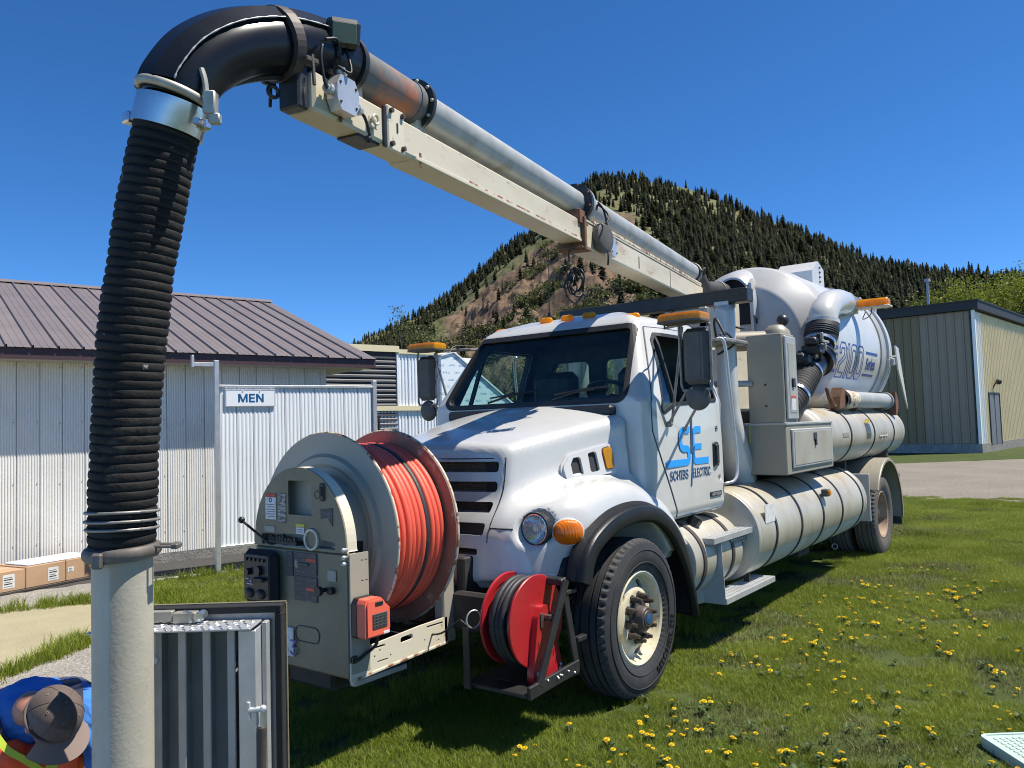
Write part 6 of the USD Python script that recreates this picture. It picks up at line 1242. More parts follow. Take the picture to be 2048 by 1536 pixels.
# ------------------------------------------------------------------ open vault hatch standing on edge, with the vault frame below
vh = thing('vault_hatch', 'open aluminium vault hatch leaf standing upright with ribs and tread-plate lip', 'hatch')
VR = np.array([rt[0], rt[1], 0]); VR /= np.linalg.norm(VR); VN = -np.cross(VR, [0, 0, 1.0]); VN = np.cross([0, 0, 1.0], VR)  # VN points away from the eye
VO = np.array([-3.105, -.985, 0.0]) - VR*.072          # centre of the leaf, on the ground
if VN @ fw < 0: VN = -VN
def vb_(a0, b0, z0, a1, b1, z1, r=.003):   # a along the leaf, b away from the eye
    m = rb((a0, b0, z0), (a1, b1, z1), r); v = m.vertices; m = tm(VO + np.outer(v[:, 0], VR) + np.outer(v[:, 1], VN) + np.outer(v[:, 2], [0, 0, 1]), m.faces[:, ::-1]); m.fix_normals(); return m
HT_ = 1.150
obj(vh, 'leaf_plate', vb_(-.315, .06, .02, .345, .075, HT_ - .01), 'alu_dull')
obj(vh, 'gasket_frame', cat_([vb_(-.33, .035, HT_ - .024, .365, .085, HT_ + .004), vb_(.341, .035, .0, .367, .086, HT_ - .025), vb_(-.33, .035, .0, -.305, .086, HT_ - .031)]), 'black_matte')
obj(vh, 'frame_edge', cat_([vb_(-.332, .080, HT_ + .004, .372, .092, HT_ + .009, .001), vb_(.368, .080, 0, .374, .092, HT_ + .003, .001)]), 'box_tan')
obj(vh, 'side_flange', vb_(.235, -.06, .02, .30, -.052, 1.085), 'alu_clean')
obj(vh, 'side_flange', vb_(.292, -.058, .02, .30, .06, 1.088), 'alu_clean')
obj(vh, 'side_flange', vb_(-.318, .0, .02, -.30, .06, 1.085), 'alu_clean')
obj(vh, 'inner_edge', vb_(.302, .0, .02, .322, .058, 1.10), 'alu_dull')
tp = obj(vh, 'tread_lip', vb_(-.30, -.10, 1.094, .292, .056, 1.102, .002), 'alu_clean')
rt_ = []
for r_ in range(5):
    for c in range(17):
        a = -.29 + c*.034 + .019*(r_ % 2); b = -.09 + r_*.030; ang = .8 if (r_ + c) % 2 else -.8
        m = trimesh.creation.icosphere(1, 1.0); m.apply_scale([.015, .0045, .003]); ca, sa_ = math.cos(ang), math.sin(ang); v = m.vertices.copy(); m.vertices = np.c_[v[:, 0]*ca - v[:, 1]*sa_ + a, v[:, 0]*sa_ + v[:, 1]*ca + b, v[:, 2] + 1.102]
        v = m.vertices; rt_.append(tm(VO + np.outer(v[:, 0], VR) + np.outer(v[:, 1], VN) + np.outer(v[:, 2], [0, 0, 1]), m.faces))
obj(tp, 'tread_bars', cat_(rt_), 'zinc', True)
for a in (-.255, -.165, -.075, .015, .105, .195):
    obj(vh, 'stiffener', cat_([vb_(a - .004, -.045, .02, a + .004, .058, 1.085), vb_(a - .004, -.052, .02, a + .026, -.044, 1.085)]), 'alu_dull')
obj(vh, 'upper_panel', vb_(-.30, .0, .90, -.14, .01, 1.08), 'alu_dull')
hg = obj(vh, 'hinge_latch', cat_([vb_(-.155, .0, HT_ - .04, -.03, .03, HT_ + .0), vb_(-.025, -.01, HT_ - .045, .06, .03, HT_ - .005), vb_(-.19, .0, HT_ - .03, -.16, .03, HT_ + .002)]), 'zinc_dull')
def vpt(a, b, z): return VO + VR*a + VN*b + np.array([0, 0, z])
obj(hg, 'latch_hook', cat_([tube([vpt(.02, -.015, HT_ + .0), vpt(.045, -.02, HT_ - .004), vpt(.045, -.02, HT_ - .04)], .007, 6), cyl(vpt(.075, .03, HT_ - .02), vpt(.075, -.02, HT_ - .02), .018, 12)]), 'zinc')
gs_ = obj(vh, 'gas_strut', cyl(vpt(.315, -.10, .20), vpt(.318, -.055, .735), .016, 16), 'hub_brown', 40)
obj(gs_, 'strut_rod', cyl(vpt(.318, -.055, .735), vpt(.319, -.05, .80), .008, 10), 'zinc'); obj(gs_, 'strut_end', cat_([ball(vpt(.32, -.05, .80), .014, 2), cyl(vpt(.27, -.062, .80), vpt(.33, -.045, .80), .010, 10), vb_(.262, -.068, .76, .278, -.055, .83)]), 'alu_clean', 40)
obj(vh, 'string', tube([vpt(-.055, -.09, 1.09), vpt(-.065, -.07, 1.0)], .0022, 5), 'sticker_white'); obj(vh, 'string_tag', ball(vpt(-.065, -.07, .99), (.012, .008, .014), 1), 'sticker_white')
vf = thing('vault_mouth', 'concrete-rimmed open vault mouth in the gravel at the foot of the hatch', 'vault')
def vq(a0, b0, a1, b1): return [tuple((VO + VR*a + VN*b)[:2]) for a, b in ((a0, b0), (a1, b0), (a1, b1), (a0, b1))]
obj(vf, 'kerb_frame', prism(sg.Polygon(vq(-1.0, -1.1, .55, .24)).difference(sg.Polygon(vq(-.85, -.95, .40, .03))), 'z', -.05, .06), 'concrete_edge')
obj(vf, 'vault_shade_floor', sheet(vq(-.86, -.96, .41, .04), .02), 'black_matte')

# ------------------------------------------------------------------ worker bending over the vault
noisy('shirt_blue', [(.35, (.045, .16, .46)), (.65, (.065, .21, .56))], 7, rough=.9, bump=.006, bscale=14)
mat('skin', (.42, .20, .13), .5, 0, (.36, .155, .10), 30, (.4, .7)); mat('cap_brown', (.095, .07, .058), .85, 0, (.125, .094, .08), 14, (.4, .7), bump=.0006, bscale=260); mat('cap_brim', (.22, .165, .14), .85)
mat('hi_vis', (.80, .10, .03), .6); mat('lime', (.50, .62, .05), .6); mat('strap_navy', (.012, .014, .035), .7); mat('jeans', (.03, .04, .07), .9); mat('hair', (.05, .035, .025), .8); mat('eye_white', (.6, .58, .55), .4)
pw = thing('person', 'worker in blue shirt and brown cap bending head-down beside the suction tube', 'person')
HP = math.radians(66.6); R2, F2, U2 = np.array([math.sin(HP), -math.cos(HP), 0]), np.array([math.cos(HP), math.sin(HP), 0]), np.array([0, 0, 1.0])
PO = np.array([-3.374, -.431, -.205])             # below the head
def wp_(a, b, z): return PO + R2*a + F2*b + U2*z
def pchain(*j): return list(zip(j[:-1], j[1:]))
HC = wp_(-.005, .02, .945)
CX = -F2*.72 + U2*.56 + R2*.36; CX /= np.linalg.norm(CX); CF = -F2*.42 - U2*.80 + R2*.42; CF /= np.linalg.norm(CF)     # crown axis, brim direction
CF -= CX*(CF @ CX); CF /= np.linalg.norm(CF); CS = np.cross(CX, CF)
neck = (wp_(-.085, .10, .965), .062)
torso = [((wp_(-.10, .27, .875), .145), (wp_(-.07, .50, .80), .150)), ((wp_(-.07, .50, .80), .150), (wp_(-.05, .72, .74), .150)), ((wp_(-.265, .22, .875), .085), (wp_(.10, .24, .865), .085)), ((wp_(-.22, .26, .875), .09), (wp_(-.14, .7, .76), .12)), ((wp_(.08, .26, .87), .09), (wp_(.04, .7, .76), .12))]
arms = pchain((wp_(-.285, .20, .86), .075), (wp_(-.33, .02, .72), .055), (wp_(-.20, -.13, .52), .042)) + pchain((wp_(.12, .22, .85), .075), (wp_(.20, .06, .70), .055), (wp_(.06, -.13, .52), .042))
legs = pchain((wp_(-.15, .76, .72), .12), (wp_(-.19, .42, .50), .075), (wp_(-.19, .74, .29), .05)) + pchain((wp_(.06, .76, .72), .12), (wp_(.10, .42, .50), .075), (wp_(.10, .74, .29), .05))
def handch(c, dx):
    ch = [((c, .036), (c + np.array(R2)*dx*.02 + U2*-.07, .034))]
    for q in range(4):
        b = c + R2*(-.027 + .018*q) + U2*-.08; L = (.030, .036, .033, .026)[q]
        ch += pchain((b, .0095), (b + U2*-L - F2*.008, .009), (b + U2*-(L*1.7) - F2*.028, .0085), (b + U2*-(L*2.0) - F2*.05, .008))
    ch += pchain((c + R2*dx*.03 + U2*-.03, .013), (c + R2*dx*.055 + U2*-.06, .0105), (c + R2*dx*.045 + U2*-.09 - F2*.01, .009)); return ch
head = [((HC, .086), (HC - CX*.012 + CF*.006, .086)), ((HC - CX*.02, .080), (HC - CX*.105 + CF*.035, .046)), ((neck[0], neck[1]), (HC - CX*.05 - CF*.03, .062)), ((neck[0], neck[1]), (wp_(-.09, .22, .91), .075)), ((HC - CX*.035 + CF*.085, .013), (HC - CX*.062 + CF*.098, .016)), ((HC - CX*.10 + CF*.06, .026), (HC - CX*.08 + CF*.055, .036))]
ears = [((HC + CS*s*.084 - CX*.040, .014), (HC + CS*s*.092 - CX*.012, .017)) for s in (-1, 1)]
body = bodymesh(head + ears + torso + arms + legs + handch(wp_(-.19, -.14, .49), 1) + handch(wp_(.05, -.14, .49), -1), .016, 8)
bo_ = obj(pw, 'body', body, 'skin', True)
for s in (-1, 1): obj(bo_, 'eye', ball(HC + CF*.078 - CX*.038 + CS*s*.032, .011, 2), 'eye_white', True)
obj(bo_, 'mouth', ball(HC + CF*.078 - CX*.088, (.018, .012, .006), 2), 'sticker_red', True)
def grow(ch, d): return [((a, ra + d), (b, rb_ + d)) for (a, ra), (b, rb_) in ch]
arm_up = pchain((wp_(-.285, .20, .86), .075), (wp_(-.33, .02, .72), .055)) + pchain((wp_(.12, .22, .85), .075), (wp_(.20, .06, .70), .055))
shirt = bodymesh(grow(torso, .016) + grow(arm_up, .016) + [((wp_(-.075, .19, .91), .085), (wp_(-.09, .26, .885), .15))], .016, 6)
v = shirt.vertices; shirt.vertices = v + shirt.vertex_normals*((meshkit.fbm(v*np.array([13, 13, 22]), 4, 2) - .5)*.045)[:, None]
sh1 = obj(pw, 'shirt', shirt, 'shirt_blue', True)
obj(pw, 'trousers', bodymesh(grow(legs, .02) + [((wp_(-.13, .78, .74), .15), (wp_(.04, .78, .74), .15))], .025, 5), 'jeans', True)
for s in (-.19, .10): obj(pw, 'boot', bodymesh([((wp_(s, .76, .27), .065), (wp_(s, .57, .255), .05))], .02, 4), 'hub_brown', True)
obj(pw, 'collar', bodymesh([((wp_(-.065 + .075*math.cos(a), .165 + .045*math.sin(a), 0.935 + .03*math.sin(a)), .020), (wp_(-.065 + .075*math.cos(a + .5), .165 + .045*math.sin(a + .5), 0.935 + .03*math.sin(a + .5)), .020)) for a in np.arange(0, 6.28, .5)], .02, 3), 'shirt_blue', True)
# hi-vis brace over each shoulder and down the chest
def strap(pts, w, m, nm):
    pts = bez(pts, 24); t = np.gradient(pts, axis=0); t /= np.linalg.norm(t, axis=1)[:, None]; s_ = np.cross(t, np.cross(R2, t)); V = []
    for p, q in zip(pts, t):
        ss = R2 - q*(R2 @ q); ss /= np.linalg.norm(ss); nn_ = np.cross(q, ss); V += [p - ss*w - nn_*.004, p + ss*w - nn_*.004, p + ss*w + nn_*.004, p - ss*w + nn_*.004]
    i, j = np.meshgrid(np.arange(len(pts) - 1), np.arange(4), indexing='ij'); a = (i*4 + j).ravel(); b = (i*4 + (j + 1) % 4).ravel(); mm = tm(V, np.vstack([np.c_[a, b, a + 4], np.c_[b, b + 4, a + 4]])); mm.fix_normals(); return obj(sh1, nm, mm, m)
strap([wp_(-.21, .42, .965), wp_(-.225, .27, .982), wp_(-.225, .16, .95), wp_(-.205, .105, .88), wp_(-.16, .10, .81), wp_(-.11, .12, .75)], .032, 'strap_navy', 'brace')
strap([wp_(-.205, .42, .971), wp_(-.22, .27, .988), wp_(-.22, .155, .955), wp_(-.20, .098, .88), wp_(-.155, .093, .81)], .007, 'hi_vis', 'brace_stripe')
strap([wp_(.05, .42, .965), wp_(.06, .27, .982), wp_(.065, .16, .95), wp_(.055, .105, .88), wp_(.03, .10, .81), wp_(.0, .12, .75)], .032, 'strap_navy', 'brace')
obj(sh1, 'vest_front', bodymesh([((wp_(-.15, .10, .80), .055), (wp_(-.12, .20, .70), .09)), ((wp_(.03, .10, .80), .055), (wp_(.02, .2, .70), .09)), ((wp_(-.12, .12, .76), .06), (wp_(.0, .12, .76), .06))], .02, 4), 'hi_vis', True)
strap([wp_(-.20, .05, .90), wp_(-.16, .035, .84), wp_(-.10, .03, .79), wp_(-.05, .035, .74)], .012, 'lime', 'vest_stripe'); strap([wp_(.0, .04, .79), wp_(-.01, .03, .76), wp_(-.02, .03, .72)], .020, 'lime', 'vest_stripe')
# cap: six stitched panels, button, eyelets, brim
th_, ph_ = np.meshgrid(np.linspace(.001, math.pi*.54, 22), np.linspace(0, 2*math.pi, 73)[:-1], indexing='ij')
seam = 1 - .018*np.exp(-((((ph_*6/(2*np.pi)) + .5) % 1 - .5)/.05)**2)*np.sin(th_)
rr3 = .103*seam; V = HC + CX*.006 + (rr3*np.cos(th_)*1.04)[..., None]*CX + (rr3*np.sin(th_)*np.cos(ph_)*1.06)[..., None]*CF + (rr3*np.sin(th_)*np.sin(ph_)*.93)[..., None]*CS
n1, n2_ = th_.shape; V = V.reshape(-1, 3); i, j = np.meshgrid(np.arange(n1 - 1), np.arange(n2_), indexing='ij'); a = (i*n2_ + j).ravel(); b = (i*n2_ + (j + 1) % n2_).ravel()
cp_ = obj(pw, 'cap', tm(V, np.vstack([np.c_[a, a + n2_, b], np.c_[b, a + n2_, b + n2_]])), 'cap_brown', True)
obj(cp_, 'cap_button', ball(HC + CX*.114, .0095, 2), 'cap_brown', True)
for k in range(6):
    p2 = 2*math.pi*(k + .5)/6; d2 = CX*math.cos(.75)*1.04 + (CF*math.cos(p2)*1.06 + CS*math.sin(p2)*.93)*math.sin(.75); obj(cp_, 'eyelet', torus(HC + CX*.006 + d2*.1035, d2, .0042, .0014, 12, 5), 'cap_brim', True)
    tt_ = np.linspace(.08, 1.6, 18); p3 = 2*math.pi*k/6; obj(cp_, 'seam', tube([HC + CX*.006 + .1025*(CX*math.cos(t)*1.04 + (CF*math.cos(p3)*1.06 + CS*math.sin(p3)*.93)*math.sin(t)) for t in tt_], .0018, 5), 'cap_brown', True)
u_, w_ = np.meshgrid(np.linspace(-1.05, 1.05, 25), np.linspace(0, 1, 8), indexing='ij')
top_ = []
for off in (0, -.004):
    r1_ = .104 + .072*w_*np.cos(u_*.85)**.6
    V = HC + CX*(-.012 + off) + (r1_*np.cos(u_)*1.04)[..., None]*CF + (r1_*np.sin(u_)*.92)[..., None]*CS - (.020*w_ + .030*w_*u_**2)[..., None]*CX; top_.append(V.reshape(-1, 3))
i, j = np.meshgrid(np.arange(24), np.arange(7), indexing='ij'); a = (i*8 + j).ravel(); F = np.vstack([np.c_[a, a + 8, a + 1], np.c_[a + 1, a + 8, a + 9]])
obj(cp_, 'brim', cat_([tm(top_[0], F), tm(top_[1], F[:, ::-1])]), 'cap_brim', True)
obj(cp_, 'cap_strap', torus(HC - CX*.004, CX, .104, .006, 40, 6), 'cap_brown', True)
obj(pw, 'hair', bodymesh([((HC + CS*.03 - CF*.055 - CX*.02, .046), (HC - CS*.03 - CF*.055 - CX*.02, .046))], .015, 3), 'hair', True)

# ------------------------------------------------------------------ cardboard cartons on the apron edge
mat('cardboard', (.42, .27, .155), .85, 0, (.37, .235, .135), 5, (.4, .7)); mat('carton_wrap', (.62, .66, .70), .3); mat('tape_clear', (.50, .37, .24), .25); mat('ink', (.03, .03, .03), .6)
EC = np.array([math.cos(math.radians(9.5)), math.sin(math.radians(9.5)), 0]); NC = np.array([EC[1], -EC[0], 0]); C0 = np.array([-.90, 6.77, 0])
def ccb(s0, s1, o0, o1, z0, z1, r=.004):
    m = rb((s0, o0, z0), (s1, o1, z1), r); v = m.vertices; m = tm(C0 + np.outer(v[:, 0], EC) + np.outer(v[:, 1], NC) + np.outer(v[:, 2], [0, 0, 1]), m.faces); m.fix_normals(); return m
pal = obj('/World', 'pallet_board', ccb(-1.2, 1.30, -.62, .02, .014, .045, .004), 'hub_brown'); cd(stage.GetPrimAtPath(pal), 'dark flat board lying under the row of cartons', 'board')
for (s0, s1, zt, lab, stick) in ((-1.1, .295, .285, 'brown cardboard carton at the left with a barcode shipping label', (.03, .17)), (.302, .80, .300, 'middle brown cardboard carton with a tall white label', (.575, .71)), (.807, 1.27, .305, 'short brown cardboard carton nearest the tube with a small label', (.83, .91))):
    c = thing('cardboard_box', lab, 'carton', group=None)
    obj(c, 'carton', ccb(s0, s1, -.58, 0, .047, zt, .006), 'cardboard')
    obj(c, 'tape', cat_([ccb(s0 + .02, s1 - .02, -.31, -.26, zt - .001, zt + .001, .0005)]), 'tape_clear')
    h = .16 if stick[1] - stick[0] > .1 else .06; zc = .165 if h > .1 else .18
    l_ = obj(c, 'shipping_label', ccb(stick[0], stick[1], .0, .0025, zc - h/2, zc + h/2, .0006), 'sticker_white')
    obj(l_, 'label_print', cat_([ccb(stick[0] + .015, stick[1] - .02 - .01*(k % 3), .0026, .0034, zc - h/2 + h*(.12 + .16*k), zc - h/2 + h*(.12 + .16*k) + h*(.08 if k % 2 else .04), .0002) for k in range(5)]), 'ink')
    if s0 < 0: obj(c, 'pen_mark', cat_([ccb(-.06, -.02, .0005, .0015, .20 + .03*k, .206 + .03*k, .0002) for k in range(3)]), 'ink')
pk = single('plastic_wrap', (lambda m: m)(ccb(.34, 1.20, -.5, -.03, .301, .325, .01)), 'carton_wrap', 'crumpled clear plastic wrap lying on top of the cartons', 'plastic wrap')

# ------------------------------------------------------------------ pale green plastic lid at the lower right
mat('lid_green', (.36, .46, .40), .55, 0, (.42, .52, .455), 4, (.4, .7), spots=((.24, .30, .25), 22, .64, .76), bump=.0006, bscale=200)
gl_ = thing('box_lid', 'pale green dimpled plastic utility box lid lying in the grass', 'lid')
GO = np.array([.315, -3.785, 0]); ga = math.radians(-52); GX = np.array([math.cos(ga), math.sin(ga), 0]); GY = np.array([-GX[1], GX[0], 0])
lidp = rpoly([(-.50, -.42), (.40, -.42), (.40, .36), (.22, .47), (-.50, .47)], .05)
lidp = sa.rotate(rpoly([(-.62, -.55), (.42, -.55), (.42, .30), (.28, .42), (-.62, .42)], .05), 0)
holes_ = [sg.Point(.30, .25).buffer(.022), sg.Point(.12, .32).buffer(.022)]
hp2 = lidp
for h in holes_: hp2 = hp2.difference(h)
def gp_l(m): 
    v = m.vertices; return tm(GO + np.outer(v[:, 0], GX) + np.outer(v[:, 1], GY) + np.outer(v[:, 2], [0, 0, 1]), m.faces)
obj(gl_, 'lid_plate', gp_l(prism(hp2, 'z', .0, .05)), 'lid_green'); obj(gl_, 'lid_rim', gp_l(prism(hp2.difference(lidp.buffer(-.02)), 'z', .05, .055)), 'lid_green'); obj(gl_, 'lid_hole', gp_l(prism(lidp.buffer(-.05), 'z', .004, .012)), 'black_matte')
dots = [rb((x - .010, y - .010, .05), (x + .010, y + .010, .0545), .002) for x in np.arange(-.56, .36, .034) for y in np.arange(-.50, .38, .034) if lidp.buffer(-.045).contains(sg.Point(x, y)) and min(h.distance(sg.Point(x, y)) for h in holes_) > .015]
obj(gl_, 'tread_dots', gp_l(cat_(dots)), 'lid_green', kind='stuff')
# ------------------------------------------------------------------ vegetation
def leafmat(name, ca, cb, tr=.3, scale=2.0, rand=.0, rough=.55, spec=.3):
    n = {'g': ('geometry', {}), 'n': ('noise_texture', {'scale': scale, 'detail': 4.0}), 'r': ('rgb_ramp', {'ramp': [(.3, ca), (.7, cb)]}), 'oi': ('object_info', {}), 'mr': ('map_range', {'from_min': 0.0, 'from_max': 1.0, 'to_min': 1 - rand, 'to_max': 1 + rand}),
         'gi': ('map_range', {'from_min': 0.0, 'from_max': 1.0, 'to_min': .72, 'to_max': 1.28}), 'mu': ('math', {'math_type': 'multiply'}), 'h': ('hsv', {}), 'p': ('principled_bsdf', {'roughness': rough, 'specular_ior_level': spec}), 't': ('translucent_bsdf', {}), 'm': ('mix_closure', {'fac': tr})}
    L = [('g.position', 'n.vector'), ('n.fac', 'r.fac'), ('r.color', 'h.color'), ('oi.random', 'mr.value'), ('g.random_per_island', 'gi.value'), ('mr.result', 'mu.value1'), ('gi.result', 'mu.value2'), ('mu.value', 'h.value'), ('h.color', 'p.base_color'), ('h.color', 't.color'), ('p.BSDF', 'm.closure1'), ('t.BSDF', 'm.closure2')]
    MATS[name] = usdkit.material(stage, f'/World/Looks/{name}', n, L, surface='m.closure')
leafmat('grass_blade', (.215, .285, .024), (.37, .43, .06), .38, .9, .12)
leafmat('grass_dry', (.25, .26, .08), (.35, .34, .13), .25, .9, .2)
leafmat('conifer', (.055, .068, .034), (.125, .128, .062), .25, .08, .45, .7, .15)
leafmat('conifer_warm', (.085, .098, .034), (.135, .135, .055), .15, .05, .30, .7, .15)
leafmat('spring_leaf', (.20, .26, .022), (.33, .36, .045), .42, .25, .2)
leafmat('bush_leaf', (.11, .125, .035), (.20, .20, .07), .3, .25, .2)
leafmat('weed_leaf', (.055, .10, .018), (.09, .135, .03), .25, 3, .15)
mat('bark', (.07, .05, .036), .9); mat('bark_pale', (.16, .135, .105), .9)
mat('dandelion_yellow', (.88, .66, .015), .7, 0, (.84, .56, .010), 60, (.4, .7)); mat('dandelion_stem', (.14, .20, .05), .6)
rg = np.random.default_rng(77)
def blades(n, size, h0, h1, w, seed, lean=.5, fn=None):
    r = np.random.default_rng(seed); x, y = (r.random((2, n)) - .5)*size; h = r.uniform(h0, h1, n); a = r.uniform(0, 2*np.pi, n); b = r.uniform(0, 2*np.pi, n); l = r.uniform(.1, lean, n)*h
    dx, dy = np.cos(a)*w/2, np.sin(a)*w/2; lx, ly = np.cos(b)*l, np.sin(b)*l; z0 = np.full(n, -.004)
    V = np.stack([np.c_[x - dx, y - dy, z0], np.c_[x + dx, y + dy, z0], np.c_[x + lx*.4 - dx*.8, y + ly*.4 - dy*.8, h*.6], np.c_[x + lx*.4 + dx*.8, y + ly*.4 + dy*.8, h*.6], np.c_[x + lx, y + ly, h]], 1).reshape(-1, 3)
    k = np.arange(n)*5; return tm(V, np.vstack([np.c_[k, k + 1, k + 3], np.c_[k, k + 3, k + 2], np.c_[k + 2, k + 3, k + 4]]))
def instancer(path, protos, pos, idx, yaw, sc, label, kind='stuff', tilt=None):
    pi_ = UsdGeom.PointInstancer.Define(stage, path); cd(pi_.GetPrim(), label, None, None, kind)
    targets = []
    for k, (m, mt) in enumerate(protos):
        usdkit.mesh(stage, f'{path}/prototypes/p{k}', m, MATS[mt], True if False else False); targets.append(f'{path}/prototypes/p{k}')
    pi_.CreatePrototypesRel().SetTargets(targets); pi_.CreateProtoIndicesAttr(Vt.IntArray.FromNumpy(np.asarray(idx, np.int32)))
    pi_.CreatePositionsAttr(Vt.Vec3fArray.FromNumpy(np.asarray(pos, np.float32)))
    q = [Gf.Quath(float(math.cos(a/2)), 0, 0, float(math.sin(a/2))) for a in yaw]; pi_.CreateOrientationsAttr(Vt.QuathArray(q))
    sc = np.asarray(sc, float); sc = np.stack([sc]*3, 1) if sc.ndim == 1 else sc; pi_.CreateScalesAttr(Vt.Vec3fArray.FromNumpy(sc.astype(np.float32)))
    return pi_
# lawn: tiles of blades over the whole lawn in view
blk = unary_union([sg.Polygon([wb(-9, -1, 0)[:2], wb(9, -1, 0)[:2], wb(9, 1.54, 0)[:2], wb(-9, 1.54, 0)[:2]]), sg.Polygon([wb(-9, 1.0, 0)[:2], wb(-1.75, 1.0, 0)[:2], wb(-1.7, 1.6, 0)[:2], (-.35, 5.2), (-.2, 4.9), (-1.2, 2.9), (-2.2, .6), (-3.2, -.4), (-5.5, -2.2), (-9, -2), (-9, 8)]), sg.Polygon([(-.52, 5.36), (-.28, 5.1), (-.45, 4.45), (-1.35, 3.66), (-2.2, 3.08), (-2.5, 5.4)]), sg.Polygon([tuple(GO[:2] + GX[:2]*a + GY[:2]*b) for a, b in lidp.exterior.coords]).buffer(.02)])
protos = []
for k in range(5): protos.append((blades(800, .30, .016, .040, .0032, 100 + k, 1.6), 'grass_blade'))
protos.append((blades(200, .30, .02, .045, .0042, 120, 1.2), 'grass_dry'))
protos.append((blades(300, .28, .04, .085, .0042, 130, .8), 'grass_blade'))
P_, I_, S_ = [], [], []
from shapely import prepared
pb_ = prepared.prep(blk)
f2 = np.array([math.cos(YAW), math.sin(YAW)]); r2 = np.array([math.sin(YAW), -math.cos(YAW)])
for x in np.arange(-4, 15.2, .235):
    for y in np.arange(-9.5, 11, .235):
        p = np.array([x, y]) + rg.normal(size=2)*.05; d = p - CAM[:2]; dz = d @ f2; dr_ = abs(d @ r2)
        if dz < 1.6 or dr_ > dz*.70 + .4 or p[0] > 14.9 - max(0, (p[1] + 2)*.0): continue
        if x > 13.9 and rg.random() < .5: continue
        if pb_.contains(sg.Point(*p)): continue
        far = dz > 8
        dense = meshkit.fbm(np.array([[p[0]*.9, p[1]*.9, 0]]), 3, 9)[0]; dry = meshkit.fbm(np.array([[p[0]*1.7, p[1]*1.7, 5]]), 3, 19)[0]
        if y < 1.1 and y > -1.0 and x > .6 and x < 7 and rg.random() < .5: continue
        P_.append([p[0], p[1], .0]); I_.append(5 if dry > .61 and rg.random() < .8 else (6 if dense > .60 and rg.random() < .35 else rg.integers(0, 5))); S_.append(rg.uniform(.8, 1.15)*(1.1 if not far else 1.3)*(.75 + .5*dense))
instancer('/World/grass', protos, P_, I_, rg.random(len(P_))*6.28, S_, 'mown green lawn grass round the truck')
# rough tufts along the path and the pavement edge
edge = []
def along(a, b, n, j=.05):
    for t in rg.random(n): edge.append(list(np.array(a)*(1 - t) + np.array(b)*t + rg.normal(size=2)*j) + [.012])
along((-1.30, 5.82), (-.45, 5.38), 34, .07); along((-.9, 5.7), (-.35, 5.3), 22, .06); along((-2.35, 3.02), (-1.35, 3.68), 60, .05); along((-1.9, 3.3), (-1.3, 3.75), 30, .05); along((-.3, 5.25), (-.35, 4.5), 40, .10); along(tuple(wb(-1.7, 1.6, 0)[:2]), tuple(wb(3, 1.58, 0)[:2]), 90, .05)
tp_ = [(blades(40, .12, .04, .13, .005, 150 + k, .8), 'grass_blade') for k in range(3)]
instancer('/World/edge_grass', tp_, edge, rg.integers(0, 3, len(edge)), rg.random(len(edge))*6.28, rg.uniform(.5, 1.3, len(edge)), 'rough grass tufts growing along the path and pavement edges')
# dandelions
def dandelion(kind, seed):
    r = np.random.default_rng(seed); rays, leaves, stems = [], [], []
    nf = (1, 2, 3)[kind]
    for q in range(nf):
        ox, oy = (0, 0) if nf == 1 else r.normal(size=2)*.035; h = r.uniform(.03, .06); tl = r.normal(size=2)*.25; nrm = np.array([tl[0], tl[1], 1]); nrm /= np.linalg.norm(nrm); ex, ey, _ = frame(nrm)
        c = np.array([ox, oy, h]); stems.append(tube([(ox*.3, oy*.3, 0), tuple(c - nrm*.006)], .002, 5))
        for ringk, (n_, ro, up_) in enumerate(((14, .0205, .002), (12, .015, .007), (8, .009, .010))):
            for i in range(n_):
                a = 2*math.pi*(i + .5*ringk)/n_ + r.normal()*.06; d1 = ex*math.cos(a) + ey*math.sin(a); s1 = -ex*math.sin(a) + ey*math.cos(a)
                rays.append(tm([c + d1*.002, c + d1*ro*.7 - s1*.0034 + nrm*up_, c + d1*ro + nrm*up_*.9, c + d1*ro*.7 + s1*.0034 + nrm*up_], [[0, 1, 2], [0, 2, 3]]))
    for i in range(7):
        a = 2*math.pi*i/7 + r.normal()*.25; L = r.uniform(.035, .065); d1 = np.array([math.cos(a), math.sin(a), 0]); s1 = np.array([-d1[1], d1[0], 0]); V = []
        for t in np.linspace(0, 1, 6): w = (.003 + .007*math.sin(math.pi*t**.8))*(1 - .4*(int(t*5) % 2)); z = .028*math.sin(t*2.2) + .012; V += [d1*L*t - s1*w + [0, 0, z], d1*L*t + s1*w + [0, 0, z]]
        k = np.arange(5)*2; leaves.append(tm(V, np.vstack([np.c_[k, k + 1, k + 2], np.c_[k + 1, k + 3, k + 2]])))
    return cat_(rays), cat_(leaves), cat_(stems)
protoD = []
DL = ['lone yellow dandelion flower open in the lawn', 'pair of yellow dandelion flowers on one plant in the lawn', 'cluster of three yellow dandelion flowers in the lawn']; DG = ['single dandelions in the lawn', 'paired dandelions in the lawn', 'clustered dandelions in the lawn']
spots_ = []
for q in range(150):     # patches of plants
    t = rg.random(); dz = 2.3 + 7.2*rg.random()**1.1; fr = rg.uniform(.02, .68); c = CAM[:2] + f2*dz + r2*dz*fr
    if c[1] > -1.25 + .0 and c[0] > -.9: continue
    for i in range(rg.choice([1, 1, 2, 2, 3, 4])): spots_.append(c + rg.normal(size=2)*.17)
for q in range(16): dz = rg.uniform(6.5, 9.5); spots_.append(CAM[:2] + f2*dz + r2*dz*rg.uniform(.25, .6))
nd = [0, 0, 0]
rg.shuffle(spots_); spots_ = [c for c in spots_ if not (pb_.contains(sg.Point(*c)) or (c[1] > -1.3 and c[0] > -.8))][:292]
